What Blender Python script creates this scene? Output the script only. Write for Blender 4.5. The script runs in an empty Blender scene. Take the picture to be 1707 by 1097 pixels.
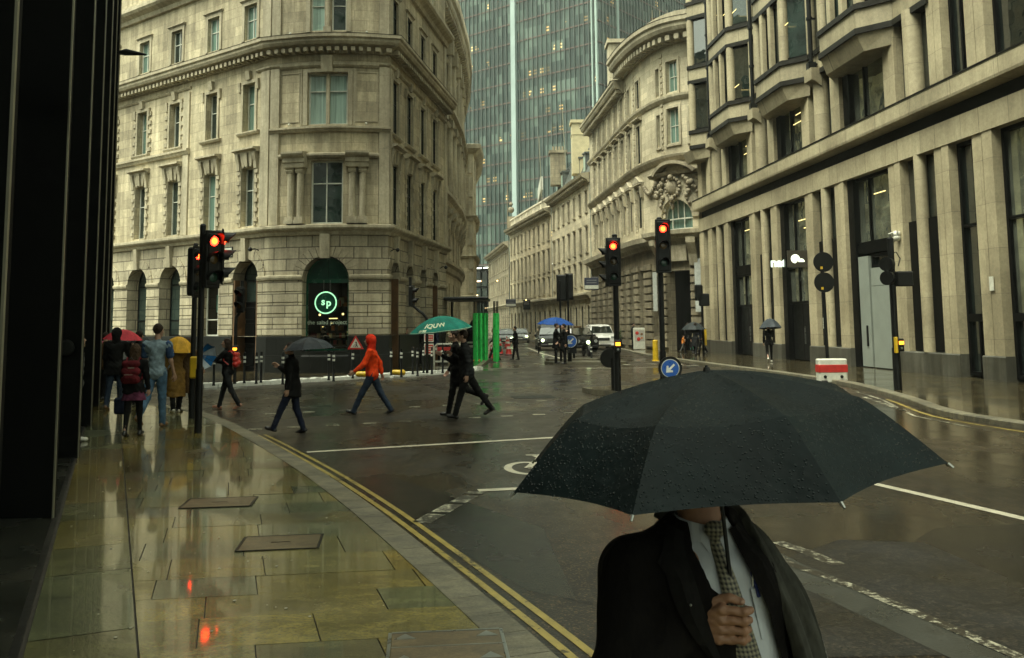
import bpy, bmesh, math, random
import numpy as np
from mathutils import Vector, Matrix, noise as mnoise
random.seed(7)
SC = bpy.context.scene
COL = SC.collection
R = math.radians

# ------------------------------------------------------------------ camera
CAMH = 1.95
FPX, PPX, PPY = 1500.0, 853.5, 388.0
PITCH = math.atan(152 / 1500.0)
ROLL = R(0.58)
cf = Vector((0, math.cos(PITCH), math.sin(PITCH)))
cu0 = Vector((0, -math.sin(PITCH), math.cos(PITCH)))
cr0 = Vector((1, 0, 0))
cr = cr0 * math.cos(ROLL) - cu0 * math.sin(ROLL)
cu = cr0 * math.sin(ROLL) + cu0 * math.cos(ROLL)
cam_data = bpy.data.cameras.new('camera')
cam = bpy.data.objects.new('camera', cam_data)
COL.objects.link(cam)
mw = Matrix.Identity(4)
for i in range(3):
    mw[i][0] = cr[i]; mw[i][1] = cu[i]; mw[i][2] = -cf[i]
mw.translation = Vector((0, 0, CAMH))
cam.matrix_world = mw
cam_data.sensor_fit = 'HORIZONTAL'
cam_data.sensor_width = 36.0
cam_data.lens = 36.0 * FPX / 1707.0
cam_data.shift_y = -(548.5 - PPY) / 1707.0
cam_data.clip_start = 0.05
cam_data.clip_end = 2000
SC.camera = cam

# ------------------------------------------------------------------ sky, sun, exposure
SUN_EL, SUN_ROT = R(66), R(235)
w = bpy.data.worlds.new('World'); SC.world = w; w.use_nodes = True
nt = w.node_tree; nt.nodes.clear()
wo = nt.nodes.new('ShaderNodeOutputWorld'); bg = nt.nodes.new('ShaderNodeBackground')
sk = nt.nodes.new('ShaderNodeTexSky'); sk.sky_type = 'NISHITA'; sk.sun_disc = False
sk.sun_elevation = SUN_EL; sk.sun_rotation = SUN_ROT
sk.air_density = 1.0; sk.dust_density = 6.0; sk.ozone_density = 1.0
hs = nt.nodes.new('ShaderNodeHueSaturation'); hs.inputs['Saturation'].default_value = 0.12
mx = nt.nodes.new('ShaderNodeMix'); mx.data_type = 'RGBA'; mx.blend_type = 'MULTIPLY'; mx.inputs[0].default_value = 1.0
mx.inputs[7].default_value = (0.93, 1.02, 0.80, 1)
nt.links.new(sk.outputs[0], hs.inputs['Color']); nt.links.new(hs.outputs[0], mx.inputs[6])
nt.links.new(mx.outputs[2], bg.inputs[0]); nt.links.new(bg.outputs[0], wo.inputs[0])
bg.inputs[1].default_value = 0.10
sd = bpy.data.lights.new('sun', 'SUN'); sun = bpy.data.objects.new('sun', sd); COL.objects.link(sun)
sd.energy = 1.5; sd.angle = R(50); sd.color = (1.0, 0.95, 0.82)
sv = Vector((math.sin(SUN_ROT) * math.cos(SUN_EL), math.cos(SUN_ROT) * math.cos(SUN_EL), math.sin(SUN_EL)))
sun.rotation_euler = sv.to_track_quat('Z', 'Y').to_euler()
SC.view_settings.view_transform = 'Standard'; SC.view_settings.look = 'None'
SC.view_settings.exposure = 1.75; SC.view_settings.gamma = 1.0
SC.render.engine = 'CYCLES'
SC.cycles.use_denoising = True
SC.cycles.max_bounces = 7; SC.cycles.glossy_bounces = 4; SC.cycles.diffuse_bounces = 2
SC.cycles.transparent_max_bounces = 8; SC.cycles.transmission_bounces = 4
SC.cycles.caustics_reflective = False; SC.cycles.caustics_refractive = False
SC.cycles.sample_clamp_indirect = 4.0

# ------------------------------------------------------------------ surveying helpers: photo pixel -> point on ground / at a depth
def ray(x, y): return cf + cr * ((x - PPX) / FPX) + cu * ((PPY - y) / FPX)
def G(x, y, z=0.0):
    d = ray(x, y); t = (z - CAMH) / d.z; p = d * t; return Vector((p.x, p.y, z))
def D(x, y, Y):
    d = ray(x, y); t = Y / d.y; p = d * t; return Vector((p.x, p.y, p.z + CAMH))

# ------------------------------------------------------------------ object helpers
def tag(o, label=None, cat=None, group=None, kind=None):
    if label: o['label'] = label
    if cat: o['category'] = cat
    if group: o['group'] = group
    if kind: o['kind'] = kind
    return o
WORLD_BUILT = set()      # things whose parts are modelled in world coordinates
def thing(name, label, cat, loc=(0, 0, 0), rz=0.0, group=None):
    o = bpy.data.objects.new(name, None); COL.objects.link(o)
    o.location = loc; o.rotation_euler = (0, 0, rz); o.empty_display_size = 0.2
    if cat in ('building', 'tower'): WORLD_BUILT.add(o.name)
    return tag(o, label, cat, group)
def copy_tree(o, parent=None):
    c = o.copy(); COL.objects.link(c)
    if parent: c.parent = parent
    for ch in list(o.children): copy_tree(ch, c)
    return c
def ortho(d):
    d = Vector(d).normalized()
    a = Vector((0, 0, 1)) if abs(d.z) < 0.9 else Vector((1, 0, 0))
    x = a.cross(d).normalized(); return x, d.cross(x)

class MB:
    """collects polygons; build() links them as ONE mesh object"""
    def __init__(s): s.v = []; s.f = []; s.m = []; s.uv = []; s.c = []
    def poly(s, pts, m=0, uvs=None, c=0.5):
        i = len(s.v); s.v += [tuple(p) for p in pts]; s.f.append(tuple(range(i, i + len(pts)))); s.m.append(m)
        s.uv.append(uvs if uvs else [(p[0] + p[1], p[2]) for p in pts]); s.c.append(c)
    def mesh(s, vs, fs, m=0):
        i = len(s.v); s.v += [tuple(p) for p in vs]
        for f in fs:
            s.f.append(tuple(k + i for k in f)); s.m.append(m)
            s.uv.append([(vs[k][0] + vs[k][1], vs[k][2]) for k in f]); s.c.append(0.5)
    def box(s, c, d, m=0, rz=0.0, rot=None):
        hx, hy, hz = d[0] / 2, d[1] / 2, d[2] / 2
        vs = [Vector((x, y, z)) for z in (-hz, hz) for x, y in ((-hx, -hy), (hx, -hy), (hx, hy), (-hx, hy))]
        M = rot if rot is not None else Matrix.Rotation(rz, 3, 'Z')
        vs = [M @ p + Vector(c) for p in vs]
        s.mesh(vs, [(0, 3, 2, 1), (4, 5, 6, 7), (0, 1, 5, 4), (1, 2, 6, 5), (2, 3, 7, 6), (3, 0, 4, 7)], m)
    def bbox(s, c, d, b=0.02, m=0, rz=0.0, rot=None):
        """box with chamfered vertical and top edges"""
        hx, hy, hz = d[0] / 2, d[1] / 2, d[2] / 2
        b = min(b, hx * .9, hy * .9, hz * .9)
        def ring(z, o): return [(-hx + b, -hy + o, z), (hx - b, -hy + o, z), (hx - o, -hy + b, z), (hx - o, hy - b, z), (hx - b, hy - o, z), (-hx + b, hy - o, z), (-hx + o, hy - b, z), (-hx + o, -hy + b, z)]
        rs = ring(-hz, b) + ring(-hz + b, 0) + ring(hz - b, 0) + ring(hz, b)
        M = rot if rot is not None else Matrix.Rotation(rz, 3, 'Z')
        vs = [M @ Vector(p) + Vector(c) for p in rs]
        fs = [tuple(range(7, -1, -1)), tuple(range(24, 32))]
        for k in range(3):
            for j in range(8): fs.append((k * 8 + j, k * 8 + (j + 1) % 8, k * 8 + 8 + (j + 1) % 8, k * 8 + 8 + j))
        s.mesh(vs, fs, m)
    def cyl(s, p0, p1, r0, r1=None, n=12, m=0, caps=True):
        r1 = r0 if r1 is None else r1; p0 = Vector(p0); p1 = Vector(p1)
        x, y = ortho(p1 - p0); vs = []
        for p, r in ((p0, r0), (p1, r1)):
            for k in range(n):
                a = 2 * math.pi * k / n; vs.append(p + x * (r * math.cos(a)) + y * (r * math.sin(a)))
        fs = [(k, (k + 1) % n, n + (k + 1) % n, n + k) for k in range(n)]
        if caps: fs += [tuple(range(n - 1, -1, -1)), tuple(range(n, 2 * n))]
        s.mesh(vs, fs, m)
    def tube(s, pts, r, n=8, m=0, closed=False):
        pts = [Vector(p) for p in pts]; N = len(pts); vs = []; px = None
        for i, p in enumerate(pts):
            a = pts[i - 1] if (i > 0 or closed) else p; b = pts[(i + 1) % N] if (i < N - 1 or closed) else p
            d = (b - a).normalized()
            if px is None: x, y = ortho(d)
            else:
                x = (px - d * px.dot(d)).normalized(); y = d.cross(x)
            px = x; rr = r[i] if isinstance(r, (list, tuple)) else r
            for k in range(n):
                t = 2 * math.pi * k / n; vs.append(p + x * (rr * math.cos(t)) + y * (rr * math.sin(t)))
        fs = []
        for i in range(N - (0 if closed else 1)):
            for k in range(n):
                j = (i + 1) % N; fs.append((i * n + k, i * n + (k + 1) % n, j * n + (k + 1) % n, j * n + k))
        if not closed: fs += [tuple(range(n - 1, -1, -1)), tuple(range((N - 1) * n, N * n))]
        s.mesh(vs, fs, m)
    def lathe(s, prof, c=(0, 0, 0), n=16, m=0, rot=None):
        vs = []; c = Vector(c)
        for r, z in prof:
            for k in range(n):
                t = 2 * math.pi * k / n; p = Vector((r * math.cos(t), r * math.sin(t), z))
                vs.append((rot @ p if rot is not None else p) + c)
        fs = []
        for i in range(len(prof) - 1):
            for k in range(n): fs.append((i * n + k, i * n + (k + 1) % n, (i + 1) * n + (k + 1) % n, (i + 1) * n + k))
        fs += [tuple(range(n - 1, -1, -1)), tuple(range((len(prof) - 1) * n, len(prof) * n))]
        s.mesh(vs, fs, m)
    def prism(s, pts, z0, z1, m=0):
        """pts CCW (x,y)"""
        n = len(pts); vs = [(x, y, z0) for x, y in pts] + [(x, y, z1) for x, y in pts]
        s.mesh(vs, [tuple(range(n - 1, -1, -1)), tuple(range(n, 2 * n))] + [(k, (k + 1) % n, n + (k + 1) % n, n + k) for k in range(n)], m)
    def ball(s, c, r, m=0, n=10, sc=(1, 1, 1)):
        prof = [(max(1e-4, r * math.sin(math.pi * i / n)), -r * math.cos(math.pi * i / n)) for i in range(n + 1)]
        k0 = len(s.v); s.lathe(prof, (0, 0, 0), n + 2, m)
        for i in range(k0, len(s.v)):
            p = s.v[i]; s.v[i] = (p[0] * sc[0] + c[0], p[1] * sc[1] + c[1], p[2] * sc[2] + c[2])
    def build(s, name, mat, parent=None, smooth=False, loc=None, rz=None, auto=None):
        me = bpy.data.meshes.new(name); me.from_pydata(s.v, [], s.f)
        mats = mat if isinstance(mat, (list, tuple)) else [mat]
        for x in mats: me.materials.append(x)
        if len(mats) > 1: me.polygons.foreach_set('material_index', s.m)
        uvl = me.uv_layers.new(name='UVMap'); flat = []
        for u in s.uv:
            for a, b in u: flat += [a, b]
        if len(flat) == len(uvl.data) * 2: uvl.data.foreach_set('uv', flat)
        if any(c != 0.5 for c in s.c):
            at = me.attributes.new('cell', 'FLOAT', 'FACE'); at.data.foreach_set('value', s.c)
        if smooth: me.polygons.foreach_set('use_smooth', [True] * len(s.f))
        if smooth and auto:
            bmx = bmesh.new(); bmx.from_mesh(me)
            for e in bmx.edges:
                if len(e.link_faces) == 2 and e.calc_face_angle(0) > auto: e.smooth = False
            bmx.to_mesh(me); bmx.free()
        me.update()
        o = bpy.data.objects.new(name, me); COL.objects.link(o)
        if parent:
            o.parent = parent
            if parent.name in WORLD_BUILT: o.matrix_parent_inverse = Matrix.Translation(parent.location).inverted()
        if loc is not None: o.location = loc
        if rz is not None: o.rotation_euler = (0, 0, rz)
        return o

def text_poly(txt, size, bold=0.0, extrude=0.002):
    """outline geometry of a word, centred, lying in the XZ plane facing -Y"""
    cu_ = bpy.data.curves.new('lettering', 'FONT'); cu_.body = txt; cu_.size = size; cu_.align_x = 'CENTER'; cu_.align_y = 'CENTER'
    cu_.extrude = extrude; cu_.offset = bold; cu_.resolution_u = 3
    ob = bpy.data.objects.new('lettering', cu_); COL.objects.link(ob)
    dg = bpy.context.evaluated_depsgraph_get(); me = bpy.data.meshes.new_from_object(ob.evaluated_get(dg))
    vs = [Vector((v.co.x, -v.co.z, v.co.y)) for v in me.vertices]; fs = [tuple(p.vertices) for p in me.polygons]
    bpy.data.objects.remove(ob); bpy.data.curves.remove(cu_); bpy.data.meshes.remove(me)
    return vs, fs
def add_text(mb, txt, size, M, m=0, bold=0.0, extrude=0.002):
    vs, fs = text_poly(txt, size, bold, extrude)
    mb.mesh([M @ v for v in vs], fs, m)

# ------------------------------------------------------------------ materials
MATS = {}
def nodes(name):
    m = bpy.data.materials.new(name); m.use_nodes = True; n = m.node_tree.nodes; l = m.node_tree.links
    b = n['Principled BSDF']; MATS[name] = m; return m, n, l, b
def nd(n, t, **kw):
    x = n.new(t)
    for k, v in kw.items(): setattr(x, k, v)
    return x
def setin(x, **kw):
    for k, v in kw.items(): x.inputs[k.replace('_', ' ')].default_value = v
def ramp(n, l, src, stops):
    r = n.new('ShaderNodeValToRGB'); e = r.color_ramp.elements
    while len(e) < len(stops): e.new(0.5)
    for k, (p, c) in enumerate(stops):
        e[k].position = p; e[k].color = c if len(c) == 4 else (*c, 1)
    l.new(src, r.inputs[0]); return r
def noise(n, l, vec, scale, detail=4, rough=0.6, dist=0.0):
    x = n.new('ShaderNodeTexNoise'); setin(x, Scale=scale, Detail=detail, Roughness=rough, Distortion=dist)
    if vec is not None: l.new(vec, x.inputs['Vector'])
    return x
def mapping(n, l, vec, scale=(1, 1, 1), rot=(0, 0, 0), loc=(0, 0, 0)):
    x = n.new('ShaderNodeMapping'); x.inputs['Scale'].default_value = scale; x.inputs['Rotation'].default_value = rot; x.inputs['Location'].default_value = loc
    l.new(vec, x.inputs['Vector']); return x.outputs[0]
def mixc(n, l, fac, a, b, mode='MIX'):
    x = n.new('ShaderNodeMix'); x.data_type = 'RGBA'; x.blend_type = mode
    for i, v in ((0, fac), (6, a), (7, b)):
        if hasattr(v, 'is_output') or hasattr(v, 'links'): l.new(v, x.inputs[i])
        else: x.inputs[i].default_value = v if (i == 0 or len(v) == 4) else (*v, 1)
    return x.outputs[2]
def mth(n, l, op, a, b=0.0, clamp=False):
    x = n.new('ShaderNodeMath'); x.operation = op; x.use_clamp = clamp
    for i, v in ((0, a), (1, b)):
        if hasattr(v, 'links'): l.new(v, x.inputs[i])
        else: x.inputs[i].default_value = v
    return x.outputs[0]
def bump(n, l, h, b, strength=0.3, dist=0.02, prev=None):
    x = n.new('ShaderNodeBump'); x.inputs['Strength'].default_value = strength; x.inputs['Distance'].default_value = dist
    l.new(h, x.inputs['Height'])
    if prev is not None: l.new(prev, x.inputs['Normal'])
    l.new(x.outputs[0], b.inputs['Normal']); return x.outputs[0]
def plain(name, col, rough=0.5, metal=0.0, var=0.25, scale=6.0, bmp=0.05, emis=None, es=0.0, spec=None, coat=0.0):
    """solid colour with gentle dirt variation and micro relief"""
    m, n, l, b = nodes(name)
    tc = nd(n, 'ShaderNodeTexCoord').outputs['Object']
    ns = noise(n, l, tc, scale, 5)
    dark = tuple(c * (1 - var) for c in col); light = tuple(min(1, c * (1 + var * .6)) for c in col)
    r = ramp(n, l, ns.outputs[0], [(0.3, dark), (0.7, light)])
    l.new(r.outputs[0], b.inputs['Base Color'])
    rr = ramp(n, l, ns.outputs[0], [(0.3, (rough * .8,) * 3), (0.75, (min(1, rough * 1.25),) * 3)])
    l.new(rr.outputs[0], b.inputs['Roughness'])
    b.inputs['Metallic'].default_value = metal
    if coat: b.inputs['Coat Weight'].default_value = coat; b.inputs['Coat Roughness'].default_value = 0.08
    if spec is not None: b.inputs['Specular IOR Level'].default_value = spec
    if bmp:
        n2 = noise(n, l, tc, scale * 12, 3); bump(n, l, n2.outputs[0], b, bmp, 0.01)
    if emis: b.inputs['Emission Color'].default_value = (*emis, 1); b.inputs['Emission Strength'].default_value = es
    return m
def cloth(name, col, rough=0.85, var=0.35, scale=9, weave=260, fold=0.35):
    m, n, l, b = nodes(name)
    tc = nd(n, 'ShaderNodeTexCoord').outputs['Object']
    ns = noise(n, l, tc, scale, 4)
    dark = tuple(c * (1 - var) for c in col); light = tuple(min(1, c * (1 + var)) for c in col)
    r = ramp(n, l, ns.outputs[0], [(0.32, dark), (0.68, light)])
    l.new(r.outputs[0], b.inputs['Base Color']); b.inputs['Roughness'].default_value = rough
    b.inputs['Specular IOR Level'].default_value = 0.12
    n2 = noise(n, l, mapping(n, l, tc, (1, 1, .45)), 14, 3); n3 = noise(n, l, tc, weave, 2)
    p = bump(n, l, n2.outputs[0], b, fold, 0.03); bump(n, l, n3.outputs[0], b, 0.15, 0.002, p)
    return m
def stone(name, base, bw=0.95, bh=0.40, mortar=0.010, stain=0.45, joint=0.45, rough=0.75, mo=(0.10, 0.085, 0.06), uv=True, spread=0.18):
    m, n, l, b = nodes(name)
    t = nd(n, 'ShaderNodeTexCoord'); uvw = t.outputs['UV'] if uv else t.outputs['Object']
    tc = t.outputs['Object']
    br = nd(n, 'ShaderNodeTexBrick'); l.new(uvw, br.inputs['Vector'])
    setin(br, Scale=1.0, Brick_Width=bw, Row_Height=bh, Mortar_Size=mortar, Mortar_Smooth=0.25, Bias=0.0)
    br.inputs['Color1'].default_value = (*[c * (1 - spread) for c in base], 1)
    br.inputs['Color2'].default_value = (*[c * (1 + spread) for c in base], 1)
    br.inputs['Mortar'].default_value = (*[a * joint + c * (1 - joint) for a, c in zip(mo, base)], 1)
    big = noise(n, l, tc, 0.35, 5, 0.65); rb = ramp(n, l, big.outputs[0], [(0.32, (0.62, 0.6, 0.55)), (0.62, (1.08, 1.06, 1.0))])
    c = mixc(n, l, 1.0, br.outputs['Color'], rb.outputs[0], 'MULTIPLY')
    st = noise(n, l, mapping(n, l, tc, (2.2, 2.2, 0.22)), 1.6, 6, 0.7)
    rs = ramp(n, l, st.outputs[0], [(0.42, (0.30, 0.28, 0.23)), (0.60, (1, 1, 1))])
    c = mixc(n, l, stain, c, rs.outputs[0], 'MULTIPLY')
    fine = noise(n, l, tc, 9, 6, 0.7); rf = ramp(n, l, fine.outputs[0], [(0.35, (0.78, 0.78, 0.76)), (0.65, (1.12, 1.1, 1.08))])
    c = mixc(n, l, 0.8, c, rf.outputs[0], 'MULTIPLY')
    l.new(c, b.inputs['Base Color']); b.inputs['Roughness'].default_value = rough
    h = mth(n, l, 'MULTIPLY', br.outputs['Fac'], -1.0)
    p = bump(n, l, h, b, 0.6, 0.012); bump(n, l, fine.outputs[0], b, 0.25, 0.01, p)
    return m
def glass(name, base=(0.03, 0.045, 0.04), rough=0.04, ior=1.6, wob=0.05, curtain_reflect=0.0, ccol=(0.25, 0.33, 0.28), metal=0.0):
    m, n, l, b = nodes(name); b.inputs['Metallic'].default_value = metal
    tc = nd(n, 'ShaderNodeTexCoord').outputs['Object']
    ns = noise(n, l, tc, 0.9, 2); b.inputs['IOR'].default_value = ior; b.inputs['Roughness'].default_value = rough
    r = ramp(n, l, ns.outputs[0], [(0.3, tuple(c * .55 for c in base)), (0.7, tuple(c * 1.5 for c in base))])
    c = r.outputs[0]
    if curtain_reflect:
        cn = noise(n, l, mapping(n, l, tc, (9, 9, 0.3)), 1.2, 3); rc = ramp(n, l, cn.outputs[0], [(0.35, tuple(x * .55 for x in ccol)), (0.65, ccol)])
        c = mixc(n, l, curtain_reflect, c, rc.outputs[0])
    l.new(c, b.inputs['Base Color']); bump(n, l, ns.outputs[0], b, wob, 0.3)
    return m
def seeglass(name, tint=(0.55, 0.68, 0.6), ior=1.5, wob=0.03):
    m, n, l, b = nodes(name); n.remove(b); out = n['Material Output']
    tc = nd(n, 'ShaderNodeTexCoord').outputs['Object']; ns = noise(n, l, tc, 0.8, 2)
    bp = nd(n, 'ShaderNodeBump'); setin(bp, Strength=wob, Distance=0.3); l.new(ns.outputs[0], bp.inputs['Height'])
    fr = nd(n, 'ShaderNodeFresnel'); fr.inputs['IOR'].default_value = ior; l.new(bp.outputs[0], fr.inputs['Normal'])
    gl = nd(n, 'ShaderNodeBsdfGlossy'); gl.inputs['Roughness'].default_value = 0.02; l.new(bp.outputs[0], gl.inputs['Normal'])
    tr = nd(n, 'ShaderNodeBsdfTransparent'); tr.inputs[0].default_value = (*tint, 1)
    mxs = nd(n, 'ShaderNodeMixShader'); l.new(mth(n, l, 'MULTIPLY', fr.outputs[0], 1.8, True), mxs.inputs[0]); l.new(tr.outputs[0], mxs.inputs[1]); l.new(gl.outputs[0], mxs.inputs[2])
    l.new(mxs.outputs[0], out.inputs[0]); return m
def emit(name, col, s):
    m, n, l, b = nodes(name); b.inputs['Base Color'].default_value = (*[c * .5 for c in col], 1)
    tc = nd(n, 'ShaderNodeTexCoord').outputs['Object']; ns = noise(n, l, tc, 30, 2)
    r = ramp(n, l, ns.outputs[0], [(0.3, tuple(c * .8 for c in col)), (0.7, col)])
    l.new(r.outputs[0], b.inputs['Emission Color']); b.inputs['Emission Strength'].default_value = s; return m

# ------------------------------------------------------------------ facades: (u along the wall, d outward, z up)
class Fac:
    def __init__(s, pts, soft=False):
        pts = [Vector((p[0], p[1])) for p in pts]
        if not soft and len(pts) > 2:        # keep wall pieces flat, mitre only beside each corner
            q = [pts[0]]
            for i in range(1, len(pts) - 1):
                a, p, b = pts[i - 1], pts[i], pts[i + 1]; e = 0.02
                q += [p + (a - p).normalized() * e, p, p + (b - p).normalized() * e]
            q.append(pts[-1]); pts = q
        s.p = pts; s.u = [0.0]; seg = []
        for a, b in zip(pts, pts[1:]):
            d = b - a; s.u.append(s.u[-1] + d.length); d.normalize(); seg.append(Vector((d.y, -d.x)))
        s.n = []
        for i in range(len(pts)):
            a = seg[max(0, i - 1)]; b = seg[min(len(seg) - 1, i)]; k = (a + b)
            k.normalize(); c = max(0.4, k.dot(a)); s.n.append(k / c)
        s.L = s.u[-1]
    def P(s, u, d, z):
        i = 0
        while i < len(s.u) - 2 and u > s.u[i + 1]: i += 1
        t = (u - s.u[i]) / max(1e-6, s.u[i + 1] - s.u[i])
        p = s.p[i].lerp(s.p[i + 1], t); nn = s.n[i].lerp(s.n[i + 1], min(1, max(0, t)))
        return Vector((p.x + nn.x * d, p.y + nn.y * d, z))
    def cuts(s, a, b, step=None):
        r = [a] + [x for x in s.u if a + 1e-4 < x < b - 1e-4] + [b]
        return r
    def mould(s, mb, u0, u1, prof, m=0, caps=True):
        us = s.cuts(u0, u1)
        for a, b in zip(us, us[1:]):
            for (d0, z0), (d1, z1) in zip(prof, prof[1:]):
                mb.poly([s.P(a, d0, z0), s.P(b, d0, z0), s.P(b, d1, z1), s.P(a, d1, z1)], m, [(a, z0), (b, z0), (b, z1 + abs(d1 - d0) * .5), (a, z1 + abs(d1 - d0) * .5)])
        if caps and len(prof) > 2:
            mb.poly([s.P(u0, d, z) for d, z in reversed(prof)], m, [(u0 + d, z) for d, z in reversed(prof)])
            mb.poly([s.P(u1, d, z) for d, z in prof], m, [(u1 + d, z) for d, z in prof])
    def box(s, mb, u0, u1, d0, d1, z0, z1, m=0):
        s.mould(mb, u0, u1, [(d0, z0), (d1, z0), (d1, z1), (d0, z1)], m)
    def wall(s, mb, u0, u1, z0, z1, ops, m=0, depth=0.3, mr=None):
        """ops: (ua, ub, za, zb, arch) ; arch adds a semicircle of radius (ub-ua)/2 above zb"""
        mr = m if mr is None else mr; us = set(s.cuts(u0, u1)); zs = {z0, z1}; full = []
        for a, b, c, d_, ar in ops:
            us |= {a, b}; zs |= {c, d_}
            top = d_ + ((b - a) / 2 if ar else 0); zs.add(top); full.append((a, b, c, top))
        us = sorted(x for x in us if u0 - 1e-6 <= x <= u1 + 1e-6); zs = sorted(x for x in zs if z0 - 1e-6 <= x <= z1 + 1e-6)
        for a, b in zip(us, us[1:]):
            if b - a < 1e-5: continue
            um = (a + b) / 2; run = None
            for c, d_ in list(zip(zs, zs[1:])) + [(None, None)]:
                hole = c is None or any(f[0] < um < f[1] and f[2] < (c + d_) / 2 < f[3] for f in full) or d_ - c < 1e-5
                if hole:
                    if run: mb.poly([s.P(a, 0, run[0]), s.P(b, 0, run[0]), s.P(b, 0, run[1]), s.P(a, 0, run[1])], m, [(a, run[0]), (b, run[0]), (b, run[1]), (a, run[1])]); run = None
                else: run = (run[0], d_) if run else (c, d_)
        for a, b, c, d_, ar in ops:
            D_ = -depth
            def q(p, q_, r_, t_): mb.poly([s.P(*x) for x in (p, q_, r_, t_)], mr, [(x[0] + x[1], x[2]) for x in (p, q_, r_, t_)])
            q((a, 0, c), (a, D_, c), (a, D_, d_), (a, 0, d_)) if False else q((a, D_, c), (a, 0, c), (a, 0, d_), (a, D_, d_)) if False else None
            q((a, 0, c), (a, D_, c), (a, D_, d_), (a, 0, d_)); q((b, D_, c), (b, 0, c), (b, 0, d_), (b, D_, d_))
            q((a, D_, c), (a, 0, c), (b, 0, c), (b, D_, c))
            if not ar: q((a, 0, d_), (a, D_, d_), (b, D_, d_), (b, 0, d_))
            else:
                r = (b - a) / 2; uc = (a + b) / 2; N = 14; arc = [(uc - r * math.cos(math.pi * k / N), d_ + r * math.sin(math.pi * k / N)) for k in range(N + 1)]
                for (x0, y0), (x1, y1) in zip(arc, arc[1:]):
                    q((x0, 0, y0), (x0, D_, y0), (x1, D_, y1), (x1, 0, y1))
                    mb.poly([s.P(x0, 0, y0), s.P(x1, 0, y1), s.P(x1, 0, d_ + r), s.P(x0, 0, d_ + r)], m, [(x0, y0), (x1, y1), (x1, d_ + r), (x0, d_ + r)])
    def voussoirs(s, mb, uc, zc, r0, r1, d, m=0, n=9, a0=0, a1=math.pi, gap=0.012, key=None):
        for k in range(n):
            t0 = a0 + (a1 - a0) * k / n + gap / r1; t1 = a0 + (a1 - a0) * (k + 1) / n - gap / r1
            rr = r1 + (0.0 if not key or k != n // 2 else key)
            pts = []
            for j in range(3):
                t = t0 + (t1 - t0) * j / 2; pts.append((uc - r0 * math.cos(t), zc + r0 * math.sin(t)))
            for j in range(2, -1, -1):
                t = t0 + (t1 - t0) * j / 2; pts.append((uc - rr * math.cos(t), zc + rr * math.sin(t)))
            pts = pts[::-1]; dd = d + (0.05 if key and k == n // 2 else 0)
            fr = [s.P(x, dd, y) for x, y in pts]; mb.poly(fr[::-1], m, [(x, y) for x, y in pts][::-1])
            for j in range(6):
                x0, y0 = pts[j]; x1, y1 = pts[(j + 1) % 6]
                mb.poly([s.P(x0, dd, y0), s.P(x1, dd, y1), s.P(x1, -0.0, y1), s.P(x0, -0.0, y0)], m, [(x0, y0), (x1, y1), (x1, y1), (x0, y0)])
    def column(s, mb, u, d, r, z0, z1, m=0, n=16, base=True, r1=None):
        r1 = r if r1 is None else r1; c = s.P(u, d, 0)
        vs = []; fs = []
        for z, rr in ((z0, r), (z1, r1)):
            for k in range(n):
                t = 2 * math.pi * k / n; vs.append((c.x + rr * math.cos(t), c.y + rr * math.sin(t), z))
        i = len(mb.v); mb.v += vs
        for k in range(n):
            a, b = k, (k + 1) % n; mb.f.append((i + a, i + b, i + n + b, i + n + a)); mb.m.append(m); mb.c.append(0.5)
            w0, w1 = u + 2 * math.pi * r * k / n, u + 2 * math.pi * r * (k + 1) / n; mb.uv.append([(w0, z0), (w1, z0), (w1, z1), (w0, z1)])
    def bars(s, mb, ua, ub, z0, z1, d, cols, rows, t=0.05, th=0.06, m=0, arch=False):
        """window frame: outer frame, vertical bars at fractions cols, horizontal bars at fractions rows"""
        s.box(mb, ua, ua + t, d, d + th, z0, z1, m); s.box(mb, ub - t, ub, d, d + th, z0, z1, m)
        s.box(mb, ua + t, ub - t, d, d + th, z0, z0 + t, m)
        s.box(mb, ua + t, ub - t, d, d + th, z1 - t, z1, m)
        W = ub - ua; Hh = z1 - z0; bt = t * .7
        for c in cols: s.box(mb, ua + W * c - bt / 2, ua + W * c + bt / 2, d + .005, d + th - .008, z0 + t, z1 - t, m)
        for r_ in rows: s.box(mb, ua + t, ub - t, d + .009, d + th - .004, z0 + Hh * r_ - bt / 2, z0 + Hh * r_ + bt / 2, m)
        if arch:
            r = (ub - ua) / 2; uc = (ua + ub) / 2; N = 12
            for k in range(N):
                t0 = math.pi * k / N; t1 = math.pi * (k + 1) / N; pp = []
                for rr, tt in ((r - t, t0), (r - t, t1), (r, t1), (r, t0)): pp.append((uc - rr * math.cos(tt), z1 + rr * math.sin(tt)))
                mb.poly([s.P(x, d + th, y) for x, y in pp], m)
                mb.poly([s.P(pp[0][0], d, pp[0][1]), s.P(pp[1][0], d, pp[1][1]), s.P(pp[1][0], d + th, pp[1][1]), s.P(pp[0][0], d + th, pp[0][1])], m)
            s.box(mb, uc - bt / 2, uc + bt / 2, d + .005, d + th - .008, z1, z1 + r - t, m)
    def pane(s, mb, ua, ub, z0, z1, d, m=0, arch=False, tilt=0.006):
        a, b = random.uniform(-tilt, tilt), random.uniform(-tilt, tilt)
        if not arch:
            mb.poly([s.P(ua, d + a, z0), s.P(ub, d - a, z0), s.P(ub, d - a + b, z1), s.P(ua, d + a + b, z1)], m)
        else:
            r = (ub - ua) / 2; uc = (ua + ub) / 2; pts = [(ua, z0), (ub, z0)] + [(uc + r * math.cos(math.pi * k / 14), z1 + r * math.sin(math.pi * k / 14)) for k in range(15)]
            mb.poly([s.P(x, d, y) for x, y in pts], m)
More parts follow.
